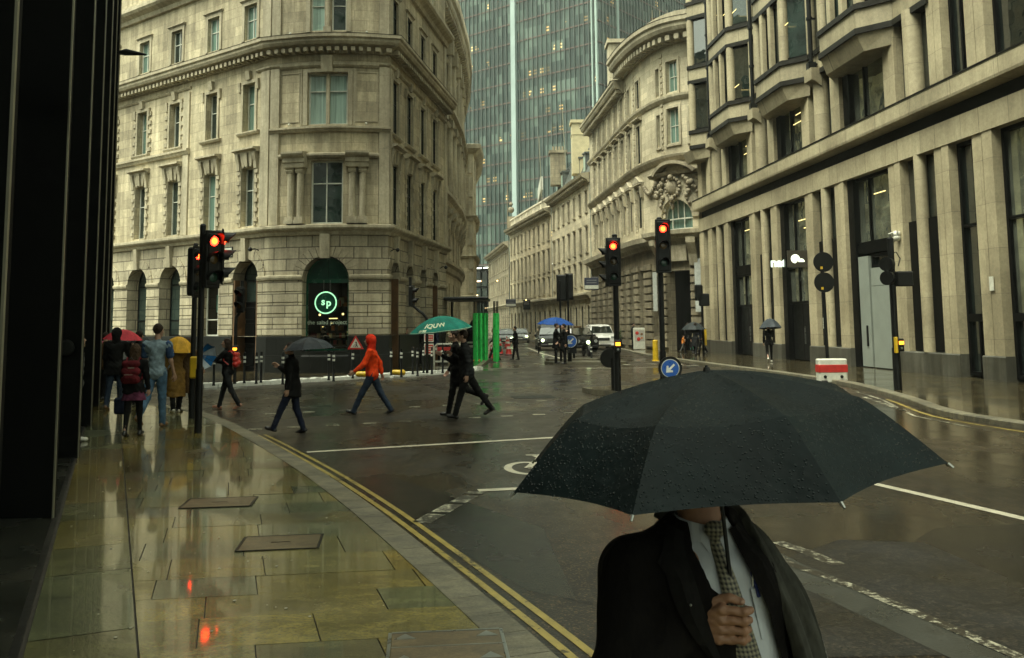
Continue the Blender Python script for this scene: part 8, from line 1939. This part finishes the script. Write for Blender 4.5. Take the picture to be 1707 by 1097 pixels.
g_ = G(1066, 583, PZ); t = thing('pavement_board', 'white framed pavement board with red and orange food pictures at the restaurant front', 'sign', g_, R(6)); b = MB(); b.bbox((0, 0, .75), (.82, .06, 1.45), .03); b.build('board_frame', WHITEPL, t)
b = MB(); b.box((0, -.035, .95), (.66, .01, .75), 0); b.build('poster', plain('poster_cream', (.45, .42, .36), .5), t); b = MB()
for x_, z_, r_, m_ in ((-.15, 1.12, .12, 1), (.17, 1.05, .09, 2), (-.05, .72, .13, 1), (.18, .80, .07, 0)): b.ball((x_, -.045, z_), r_, m_, n=8, sc=(1, .1, 1))
b.build('food_picture', [COLS[0], REDPL, COLS[3]], t)
g_ = G(1125, 582, PZ); t = thing('menu_stand', 'white lit menu sheet on a slanted black stand by the arched entrance', 'sign', g_); z_ = D(1125, 543, g_.y).z - PZ; b = MB(); b.cyl((0, 0, 0), (0, 0, z_), .03, n=8); b.cyl((0, 0, 0), (0, 0, .04), .22, n=14); b.build('stand', BLACKMETAL, t); b = MB(); b.box((.1, -.05, z_), (.8, .05, .68), 0, rot=Matrix.Rotation(R(12), 3, 'Y') @ Matrix.Rotation(R(-20), 3, 'X')); b.build('menu_sheet', plain('menu_white', (.62, .66, .60), .5), t)
def wall_sign(label, x0, y0, x1, y1, Y, face, band=None, wall_dx=1.2):
    a, b = D(x0, y0, Y), D(x1, y1, Y); c = (a + b) / 2; t = thing('hanging_sign', label, 'sign', c, 0); W_, H_ = abs(b.x - a.x), abs(a.z - b.z); m = MB(); m.bbox((0, 0, 0), (W_, .12, H_), .02); m.build('board', face, t)
    m = MB(); m.cyl((0, 0, H_ / 2 + .06), (wall_dx + W_ / 2, 0, H_ / 2 + .06), .03, n=6); m.build('bracket', BLACKMETAL, t)
    if band: m = MB(); m.box((0, -.065, -H_ * .28), (W_ * .96, .012, H_ * .3)); m.build('white_band', WHITEPL, t)
    m = MB(); [m.box((W_ * .0, -.066, H_ * (.28 - .2 * k)), (W_ * .7, .008, H_ * .07)) for k in range(2)]; m.build('blurred_line', plain('dull_lettering', (.2, .2, .2), .5) if 'dull_lettering' not in MATS else MATS['dull_lettering'], t)
NAVYB = plain('navy_board', (.03, .035, .06), .4)
wall_sign('dark blue and white letting board projecting over the white van', 974, 463, 998, 483, 74, NAVYB, True, .9); wall_sign('small grey-blue projecting board with a white strip far up the street', 843, 499, 860, 511, 112, NAVYB, True, 2.2); wall_sign('square black hanging board with an orange lamp above it', 872, 500, 884, 516, 92, BLACKMETAL, None, 1.6)
lm = thing('sign_lamp', 'small orange lamp glowing above the square black hanging board', 'lamp', D(877, 500, 91.7)); b = MB(); b.ball((0, 0, 0), .07); b.build('bulb', WARMLAMP, lm)
lm = thing('wall_lantern', 'row of dim orange lanterns on the dark building at the end of the street', 'lamp', D(829, 468, 140)); b = MB(); b.ball((0, 0, 0), .12); b.build('bulb', WARMLAMP, lm)
ys = thing('yellow_strip_post', 'slim yellow strip on a black pole right of the dark group by the entrance', 'post', G(1173, 592, PZ)); Yp = G(1173, 592, PZ).y; b = MB(); b.cyl((0, 0, 0), (0, 0, D(1165, 480, Yp).z), .07, n=10); b.build('pole', BLACKMETAL, ys); b = MB(); b.box((.12, -.05, D(1173, 562, Yp).z - PZ), (.12, .1, .9)); b.build('yellow_strip', YELLOWPL, ys); b = MB(); b.bbox((.1, -.1, D(1168, 500, Yp).z - PZ), (.55, .3, .7), .05); b.bbox((-.2, -.1, D(1160, 488, Yp).z - PZ), (.4, .3, .9), .05); b.build('signal_housing', BLACKMETAL, ys)
# ================================================================== the man in the foreground and his umbrella
FU, FM, FS = make_umbrella('big black wet umbrella held low over the man in the suit', (.497, 2.338, 1.826), .537, .231, [umbcloth('wet_black_canopy', (.0055, .0108, .0112), .8)], (0, 0, 1), 0, shaft=.70, kink=(.679, .078), seg=14, ns=10, sag=.13)
axv = np.array(Matrix.Rotation(-.088, 3, 'Y') @ Matrix.Rotation(.028, 3, 'X'))
# tilt exactly as surveyed
FU.rotation_mode = 'QUATERNION'; FU.rotation_quaternion = (Matrix.Rotation(-.088, 3, 'Y') @ Matrix.Rotation(.028, 3, 'X') @ Matrix.Rotation(-2.904, 3, 'Z')).to_quaternion()
Mu = Matrix.Translation(FU.location) @ FU.rotation_quaternion.to_matrix().to_4x4()
HC = Mu @ Vector((0, 0, -.628))                                     # where the hand closes on the shaft
MX, MY = .492, 2.50
man = thing('person', 'man in a black suit, white shirt and patterned tie gripping the big black umbrella', 'person', (MX, MY, 0), 0)
L = lambda x, y, z: V3(x, y, z)
ZS = 1.024
man.scale = (1, 1, ZS)
H_ = V3(HC.x - MX, HC.y - MY, HC.z / ZS)
yaw = R(16)
Rt = rotm(yaw); lean_x = -.10
def tp(x, y, z):
    """torso space: x to image right, y away from the camera, z height; sheared and turned"""
    v = Rt @ V3(x, y, 0); return V3(v[0] + (1.43 - z) * .20, v[1], z)
# ---- body in one mesh: trunk, head with face, arms, gripping hand, hanging hand, legs
b = Blob(); b.cap(tp(-.06, 0, .92), tp(.06, 0, .92), .13); b.cap(tp(0, 0, .95), tp(0, .01, 1.22), .135, .13); b.cap(tp(-.08, 0, 1.24), tp(.08, 0, 1.24), .115); b.cap(tp(0, .01, 1.30), tp(0, -.005, 1.45), .062, .056)
SHL, SHR = tp(-.215, .01, 1.275), tp(.130, .03, 1.26); ELB = tp(-.350, -.06, 1.03) ; WR = H_ + V3(-.115, .03, -.035)
b.cap(SHL, ELB, .05, .042); b.cap(ELB, WR, .042, .030); EL2 = tp(.175, .10, 1.02); W2 = tp(.17, .0, .80); b.cap(SHR, EL2, .05, .042); b.cap(EL2, W2, .042, .028)
ANK = [tp(-.10, .12, .09), tp(.10, -.20, .09)]; KN = [tp(-.10, .04, .50), tp(.10, -.10, .50)]; HP = [tp(-.09, 0, .88), tp(.09, 0, .88)]
for a_, k_, n_ in zip(HP, KN, ANK): b.cap(a_, k_, .08, .055); b.cap(k_, n_, .052, .036)
HDC = tp(-.005, -.03, 1.585); HR = rotm(R(180) + yaw, R(-8)); hb_ = head_blob(HDC, HR, .97)
# gripping hand, modelled finger by finger around the shaft
gh = Blob(); X = lambda x, y, z: H_ + V3(x, y, z)
gh.cap(X(-.115, .030, -.035), X(-.075, .016, -.012), .027, .030)
for i, z in enumerate((.036, .013, -.010, -.032)):
    mc = X(-.040 - .004 * (i == 3), -.030 + .004 * i, z - .002 * i); gh.cap(X(-.082, .010, -.008 + z * .35), mc, .0200, .0135)
    pip = X(.014 - .004 * (i == 3), -.043 + .003 * i, z - .004); dip = X(.034 - .003 * i, -.020 + .001 * i, z - .006); tip = X(.022 - .002 * i, .006, z - .006)
    gh.cap(mc, pip, .0118, .0100); gh.cap(pip, dip, .0106, .0088); gh.cap(dip, tip, .0090, .0078)
gh.cap(X(-.075, .012, .010), X(-.052, -.006, .048), .019, .0155); gh.cap(X(-.052, -.006, .048), X(-.018, -.022, .060), .0135, .0115); gh.cap(X(-.018, -.022, .060), X(.012, -.026, .052), .0112, .0088)
kn_ = lambda P, d: d + .0011 * np.sin(P[..., 2] * 300) * np.sin(P[..., 0] * 190)
skin_obj('body', SKIN, man, [(b, .03, .014, None, None), (hb_, .016, .0055, None, None), (gh, .0045, .0026, kn_, None), (hand_blob(W2, V3(0, -.15, -1), V3(-1, 0, 0), 1.0, .5), .006, .005, None, None)])
for i, sx in enumerate((-1, 1)):
    e = MB(); e.ball(HDC + HR @ V3(sx * .032, .083, .002), .012); e.build('eye', WHITEPL, man, smooth=True); e = MB(); e.ball(HDC + HR @ V3(sx * .032, .0935, .002), .0055); e.build('pupil', BLACKMETAL, man, smooth=True)
hq = Blob(); hq.ell(HDC + HR @ V3(0, -.018, .032), V3(.084, .098, .098), HR); skin_obj('hair', hairm((.02, .016, .013)), man, [(hq, .01, .007, lambda P, d: np.maximum(d, np.minimum(((P - HDC) @ HR)[..., 1] - .045, .052 - ((P - HDC) @ HR)[..., 2])), (.003, 70))])
# nail plates on the gripping fingers' tips are on the far side; add the thumb nail
nl = MB(); nl.ball(X(.012, -.0355, .0535), .0062, n=8, sc=(1.1, .35, .8)); nl.build('thumb_nail', plain('nail', (.42, .26, .19), .3), man, smooth=True)
# ---- shirt
SHIRT = cloth('white_shirt_cotton', (.50, .53, .56), .75, .10, 5, 420, .35)
s_ = Blob(); s_.cap(tp(-.05, -.01, .92), tp(.05, -.01, .92), .142); s_.cap(tp(0, -.01, .95), tp(0, -.01, 1.22), .142, .135); s_.cap(tp(-.06, -.01, 1.225), tp(.06, -.01, 1.225), .118); s_.cap(tp(-.08, 0, 1.30), tp(.08, 0, 1.30), .062); s_.cap(tp(0, 0, 1.32), tp(0, -.005, 1.385), .080, .068)
def shirt_cut(P, d):
    n_ = tp(0, -.01, 1.395); ax = V3(.0, -.30, .95); ax /= np.linalg.norm(ax); return np.maximum(d, (P - n_) @ ax)
so_ = skin_obj('shirt', SHIRT, man, [(s_, .035, .0075, shirt_cut, (.0035, 26))])
# turned down collar: two pointed flaps over the neck band
cl = MB()
def cstrip(pts_in, pts_out, th=.004):
    for k in range(len(pts_in) - 1):
        q = [Vector(pts_in[k]), Vector(pts_in[k + 1]), Vector(pts_out[k + 1]), Vector(pts_out[k])]; cl.poly(q)
for sx in (-1, 1):
    inn = []; out = []
    for k in range(13):
        a = R(-90) + sx * R(4 + 176 * k / 12); rr_ = .068; zt_ = 1.385 + .035 * (k / 12) + (.0 if k > 1 else 0); c0 = tp(rr_ * math.cos(a), -.006 + rr_ * math.sin(a) * 1.02, zt_)
        drop = .058 if k == 0 else (.060 if k == 1 else .042); flare = .022 if k > 1 else .026; c1 = tp((rr_ + flare) * math.cos(a) + sx * (.030 if k == 0 else .012 if k == 1 else 0), -.010 + (rr_ + flare) * math.sin(a), zt_ - drop - (.012 if k == 0 else 0)); inn.append(c0); out.append(c1)
    cstrip(inn, out)
cl.build('collar', SHIRT, so_)
# front surface finder so that flat pieces lie on the shirt
def front_y(blob, k, x, z, wr=None):
    ys = np.linspace(-.34, .1, 260); P = np.stack([np.full(260, x), ys, np.full(260, z)], -1); d = blob.val(P, k); i = np.argmax(d < 0); return ys[i] if d[i] < 0 else -.12
def on_front(xl, z, out=.006, bl=None, k=.035):
    c_ = tp(xl, 0, z); y = front_y(bl or s_, k, c_[0], z); return V3(c_[0], y - out, z)
# placket and pocket with pens
pk = MB(); rows = [(x, [on_front(x, 1.245 - .012 * i, .007) for i in range(11)]) for x in (.070, .092, .114, .134)]
for (x0, r0), (x1, r1) in zip(rows, rows[1:]):
    for i in range(10): pk.poly([r0[i + 1], r1[i + 1], r1[i], r0[i]])
pko = pk.build('shirt_pocket', SHIRT, so_)
for k, (x, m_) in enumerate(((.088, plain('blue_pen', (.02, .03, .15), .25)), (.104, BLACKMETAL), (.116, BLACKMETAL))):
    pn = thing('pen', ('dark blue pen', 'black pen, left of two', 'black pen, right of two')[k] + ' clipped in the shirt pocket of the foreground man', 'pen', (0, 0, 0)); pm = MB(); a_ = on_front(x, 1.225, .012); c_ = on_front(x - .002, 1.285 - .006 * k, .012); off_ = V3(MX, MY, 0); a_ = a_ * V3(1, 1, ZS); c_ = c_ * V3(1, 1, ZS); pm.cyl(a_ + off_, c_ + off_, .0048, n=8); pm.build('barrel', m_, pn); pm = MB(); pm.box(c_ + off_ + V3(0, -.007, -.018), (.003, .003, .035)); pm.build('clip', STEEL, pn)
# ---- tie with houndstooth
def houndstooth(name, sc, c1=(.50, .44, .25), c2=(.012, .012, .012)):
    m, n, l, b = nodes(name); t = nd(n, 'ShaderNodeTexCoord'); uv = t.outputs['UV']; s = nd(n, 'ShaderNodeSeparateXYZ'); l.new(mapping(n, l, uv, (sc, sc, sc)), s.inputs[0])
    fx = mth(n, l, 'FRACT', s.outputs[0]); fy = mth(n, l, 'FRACT', s.outputs[1]); a = mth(n, l, 'GREATER_THAN', fx, .5); c = mth(n, l, 'GREATER_THAN', fy, .5)
    dg = mth(n, l, 'GREATER_THAN', mth(n, l, 'FRACT', mth(n, l, 'ADD', mth(n, l, 'MULTIPLY', fx, 2.0), mth(n, l, 'MULTIPLY', fy, 2.0))), .5)
    both = mth(n, l, 'MULTIPLY', a, c); either = mth(n, l, 'SUBTRACT', mth(n, l, 'ADD', a, c), mth(n, l, 'MULTIPLY', both, 2)); f = mth(n, l, 'ADD', both, mth(n, l, 'MULTIPLY', either, dg), True)
    l.new(mixc(n, l, f, c2, c1), b.inputs['Base Color']); b.inputs['Roughness'].default_value = .55; b.inputs['Sheen Weight'].default_value = .2
    ns = noise(n, l, t.outputs['Object'], 400, 2); bump(n, l, ns.outputs[0], b, .2, .002); return m
TIE = houndstooth('houndstooth_silk', 88, (.25, .23, .15))
tm = MB(); N = 30; th = .004
def tie_x(z): return .012 + (1.36 - z) * .02
for i in range(N):
    z0, z1 = 1.352 - i * .014, 1.352 - (i + 1) * .014
    wv = lambda z: .016 + (1.352 - z) * .085
    R0 = []; 
    for z in (z0, z1):
        c_ = [];
        for k in range(7):
            f = -1 + k / 3; p_ = on_front(tie_x(z) + f * wv(z), z, .010 + .010 * (1 - f * f)); c_.append(p_)
        R0.append(c_)
    for k in range(6):
        f0, f1 = (-1 + k / 3), (-1 + (k + 1) / 3); q = [R0[1][k], R0[1][k + 1], R0[0][k + 1], R0[0][k]]; tm.poly(q, 0, [(f0 * wv(z1), z1), (f1 * wv(z1), z1), (f1 * wv(z0), z0), (f0 * wv(z0), z0)])
    for k in (0, 6): e0, e1 = R0[0][k], R0[1][k]; tm.poly([e0, e1, e1 + V3(0, .01, 0), e0 + V3(0, .01, 0)] if k == 0 else [e1, e0, e0 + V3(0, .01, 0), e1 + V3(0, .01, 0)])
tieo = tm.build('tie', TIE, man, smooth=True)
kb_ = Blob(); kz = 1.372; c0 = on_front(.012, 1.352, .012); kb_.cap(c0 + V3(-.012, -.004, .030), c0 + V3(.012, -.004, .030), .017); kb_.cap(c0 + V3(0, -.002, .03), c0 + V3(0, 0, .0), .019, .013)
ko_ = skin_obj('tie_knot', houndstooth('houndstooth_knot', 88, (.25, .23, .15)), tieo, [(kb_, .01, .003, None, None)]); 
uvk = ko_.data.uv_layers.new(name='UVMap')
for pl_i in ko_.data.polygons:
    for li in pl_i.loop_indices: co_ = ko_.data.vertices[ko_.data.loops[li].vertex_index].co; uvk.data[li].uv = (co_.x, co_.z)
tc_ = MB(); a_ = on_front(tie_x(1.075) - .040, 1.075, .026); c_ = on_front(tie_x(1.075) + .030, 1.075, .026); tc_.tube([a_, (a_ + c_) / 2 + V3(0, -.006, 0), c_], .0035, 6); tc_.build('tie_clip', plain('gilt_clip', (.45, .36, .16), .25, .8), tieo)
# ---- jacket: full coat solid minus the open front
SUIT = cloth('black_suit_wool', (.0075, .0065, .006), .9, .3, 6, 500, .6)
j = Blob(); j.cap(tp(-.06, 0, .80), tp(.06, 0, .80), .165); j.cap(tp(0, 0, .85), tp(0, 0, 1.20), .165, .158); j.cap(tp(-.09, .0, 1.21), tp(.06, .0, 1.21), .145); j.cap(tp(-.05, .01, 1.325), tp(.05, .01, 1.325), .072); j.cap(tp(-.05, .01, 1.335), SHL + V3(0, 0, .0), .068, .080); j.cap(tp(.05, .01, 1.335), SHR, .066, .076)
j.cap(SHL + V3(-.01, 0, -.01), ELB, .080, .068); j.cap(ELB, WR + (ELB - WR) * .10, .068, .050); j.cap(SHR, EL2, .080, .068); j.cap(EL2, W2 + (EL2 - W2) * .1, .068, .050); j.cap(tp(0, .02, 1.33), tp(0, .02, 1.385), .092, .078)
LE = [(1.46, -.035), (1.33, -.078), (1.20, -.068), (1.05, -.045), (.90, -.020), (.7, -.01)]; RE = [(1.46, .045), (1.33, .068), (1.20, .100), (1.05, .112), (.90, .115), (.7, .12)]
def interp(tab, z): 
    zs = np.array([a for a, _ in tab][::-1]); xs_ = np.array([b for _, b in tab][::-1]); return np.interp(z, zs, xs_)
Rti = Rt.T
def jcut(P, d):
    q = P.copy(); z = q[..., 2]; x = q[..., 0] - (1.43 - z) * .20; y = q[..., 1]; lx = Rti[0, 0] * x + Rti[0, 1] * y; ly = Rti[1, 0] * x + Rti[1, 1] * y
    wedge = np.maximum(np.maximum(interp(LE, z) - lx, lx - interp(RE, z)), ly + .01)
    arm = np.minimum(np.sqrt(((P - WR) ** 2).sum(-1)) - .13, 10); wedge = np.maximum(wedge, -(arm))            # keep the sleeve whole
    neck = np.sqrt((x) ** 2 + (y) ** 2) - .073; neck = np.maximum(neck, 1.33 - z)
    ax = V3(0, -.25, .97); top = (P - tp(0, .02, 1.415)) @ ax
    return np.maximum(np.maximum(np.maximum(d, -wedge), -neck), np.maximum(top, .62 - z))
jk = skin_obj('jacket', SUIT, man, [(j, .04, .0085, jcut, (.006, 17))])
# lapels
for sx, tab in ((-1, LE), (1, RE)):
    lp = MB(); pr = []
    for i in range(16):
        z = 1.375 - i * .026; e = float(interp(tab, z)); wd = .075 * math.sin(math.pi * min(1, (i + 3) / 17)) + (.018 if i in (3,) else 0)
        a_ = on_front(e + sx * .002, z, .012, j, .04); m__ = on_front(e + sx * wd * .55, z + .006, .019, j, .04); c_ = on_front(e + sx * wd, z + .012, .012, j, .04); pr.append((a_, m__, c_))
    for (a0, m0, c0_), (a1, m1, c1) in zip(pr, pr[1:]):
        for q in ([a0, m0, m1, a1], [m0, c0_, c1, m1]): lp.poly(q if sx > 0 else q[::-1])
    lo_ = lp.build('lapel', cloth('black_suit_lapel', (.010, .0095, .009), .8, .3, 6, 500, .4) if sx < 0 else SUIT, jk, smooth=True)
    if sx < 0: pn = MB(); q_ = on_front(-.105, 1.225, .028, j, .04); pn.ball(q_, .0035, n=6); pn.build('lapel_pin', STEEL, lo_)
for k, z in enumerate((.98, .88)): bt_ = MB(); q_ = on_front(-.055, z, .012, j, .04); bt_.cyl(q_, q_ + V3(0, -.006, 0), .010, n=12); bt_.build('jacket_button', RUBBER, jk)
cf_ = Blob(); d_ = (WR - ELB) / np.linalg.norm(WR - ELB); cf_.cap(WR - d_ * .05, WR - d_ * .012, .040, .038); skin_obj('shirt_cuff', SHIRT, so_, [(cf_, .01, .004, lambda P, d: np.maximum(d, -( np.sqrt((((P - WR) - ((P - WR) @ d_)[..., None] * d_) ** 2).sum(-1)) - .034)), None)])
# ---- scarf: thick folded strip from behind the neck down over the far shoulder
def scarf(name, mat, pts, wid, thk, folds, seed, uvs=False):
    mb = MB(); pts = [np.array(p) for p in pts]; n_ = len(pts); NR = 40; rings = []; rr = random.Random(seed)
    dense = []
    for i in range(n_ - 1):
        for t_ in np.linspace(0, 1, 10, endpoint=False):
            p0 = pts[max(0, i - 1)]; p1 = pts[i]; p2 = pts[i + 1]; p3 = pts[min(n_ - 1, i + 2)]; dense.append(.5 * (2 * p1 + (p2 - p0) * t_ + (2 * p0 - 5 * p1 + 4 * p2 - p3) * t_ ** 2 + (3 * p1 - p0 - 3 * p2 + p3) * t_ ** 3))
    dense.append(pts[-1]); n_ = len(dense); L_ = 0
    for i, p in enumerate(dense):
        a = dense[max(0, i - 1)]; b_ = dense[min(n_ - 1, i + 1)]; d = b_[:3] - a[:3]; d /= np.linalg.norm(d); out = np.array([math.cos(p[3]), math.sin(p[3]), 0]); sd = np.cross(d, out); sd /= np.linalg.norm(sd); out = np.cross(sd, d); w_ = wid * p[4]; ring = []
        L_ += np.linalg.norm(p[:3] - a[:3])
        for k in range(NR):
            t_ = 2 * math.pi * k / NR; x = math.cos(t_); y = math.sin(t_); y = math.copysign(abs(y) ** .7, y); fold = .35 * thk * math.sin(x * folds + i * .06) + .18 * thk * math.sin(x * folds * 2.3 + i * .11 + 1)
            ring.append(p[:3] + sd * (x * w_) + out * (y * thk * (1 - .3 * x * x) + fold))
        rings.append((ring, L_))
    for (r0, l0), (r1, l1) in zip(rings, rings[1:]):
        for k in range(NR):
            k2 = (k + 1) % NR; u0, u1 = k / NR * wid * 4, (k + 1) / NR * wid * 4; mb.poly([r0[k], r1[k], r1[k2], r0[k2]], 0, [(u0, l0), (u0, l1), (u1, l1), (u1, l0)])
    mb.poly([Vector(x) for x in rings[0][0]]); mb.poly([Vector(x) for x in rings[-1][0]][::-1]); o = mb.build(name, mat, man, smooth=True)
    bmx = bmesh.new(); bmx.from_mesh(o.data); bmesh.ops.remove_doubles(bmx, verts=bmx.verts, dist=1e-6); bmesh.ops.recalc_face_normals(bmx, faces=bmx.faces); [setattr(f, 'smooth', True) for f in bmx.faces]; bmx.to_mesh(o.data); bmx.free(); return o
def sp4(x, y, z, a, w_=1.0): p_ = tp(x, y, z); return [p_[0], p_[1], p_[2], R(a) + yaw, w_]
SCARF = cloth('dark_grey_scarf', (.055, .055, .046), .9, .4, 8, 260, .8)
sc1 = scarf('scarf', SCARF, [sp4(-.09, .03, 1.385, 170, .5), sp4(-.03, .085, 1.405, 95, .7), sp4(.065, .055, 1.40, 40, .8), sp4(.115, -.03, 1.35, -30, .9), sp4(.140, -.115, 1.24, -62, 1.0), sp4(.150, -.150, 1.12, -70, 1.0), sp4(.150, -.155, .95, -72, 1.0), sp4(.15, -.15, .78, -74, 1.0)], .050, .026, 7, 3)
sc2 = scarf('scarf_end', houndstooth('houndstooth_wool', 60, (.26, .25, .19)), [sp4(.165, -.05, 1.31, -45, .6), sp4(.190, -.085, 1.22, -50, .9), sp4(.205, -.105, 1.12, -50, 1), sp4(.208, -.11, .98, -50, 1), sp4(.21, -.11, .80, -50, 1)], .034, .010, 3, 5)
# ---- trousers and shoes
tr_ = Blob(); tr_.cap(tp(-.07, 0, .90), tp(.07, 0, .90), .14)
for a_, k_, n_ in zip(HP, KN, ANK): tr_.cap(a_, k_, .10, .075); tr_.cap(k_, n_, .073, .060)
skin_obj('trousers', SUIT, man, [(tr_, .03, .016, None, (.005, 25))])
for n_ in ANK: sb = Blob(); sb.cap(n_ + V3(0, .03, -.045), n_ + V3(.03, -.17, -.052), .042, .036); sb.cap(n_, n_ + V3(0, 0, -.04), .05); skin_obj('shoe', SHOEB, man, [(sb, .02, .01, None, None)])
# ------------------------------------------------------------------ rain haze: one even closed volume round the whole street
hz = MB(); hz.box((0, 140, 59), (360, 400, 122)); m = bpy.data.materials.new('rain_haze'); m.use_nodes = True; n = m.node_tree.nodes; l = m.node_tree.links
n.remove(n['Principled BSDF']); pv = n.new('ShaderNodeVolumePrincipled'); pv.inputs['Color'].default_value = (.86, .92, .84, 1); pv.inputs['Density'].default_value = 0.00035; pv.inputs['Anisotropy'].default_value = 0.3
l.new(pv.outputs[0], n['Material Output'].inputs['Volume']); tag(hz.build('haze', m), kind='stuff')
print('objects', len(bpy.data.objects), 'faces', sum(len(o.data.polygons) for o in bpy.data.objects if o.type == 'MESH'))
for o in bpy.data.objects:
    if o.get('label') and not (4 <= len(o['label'].replace('-', ' ').split()) <= 16): print('LABEL', o.name, len(o['label'].split()), o['label'])
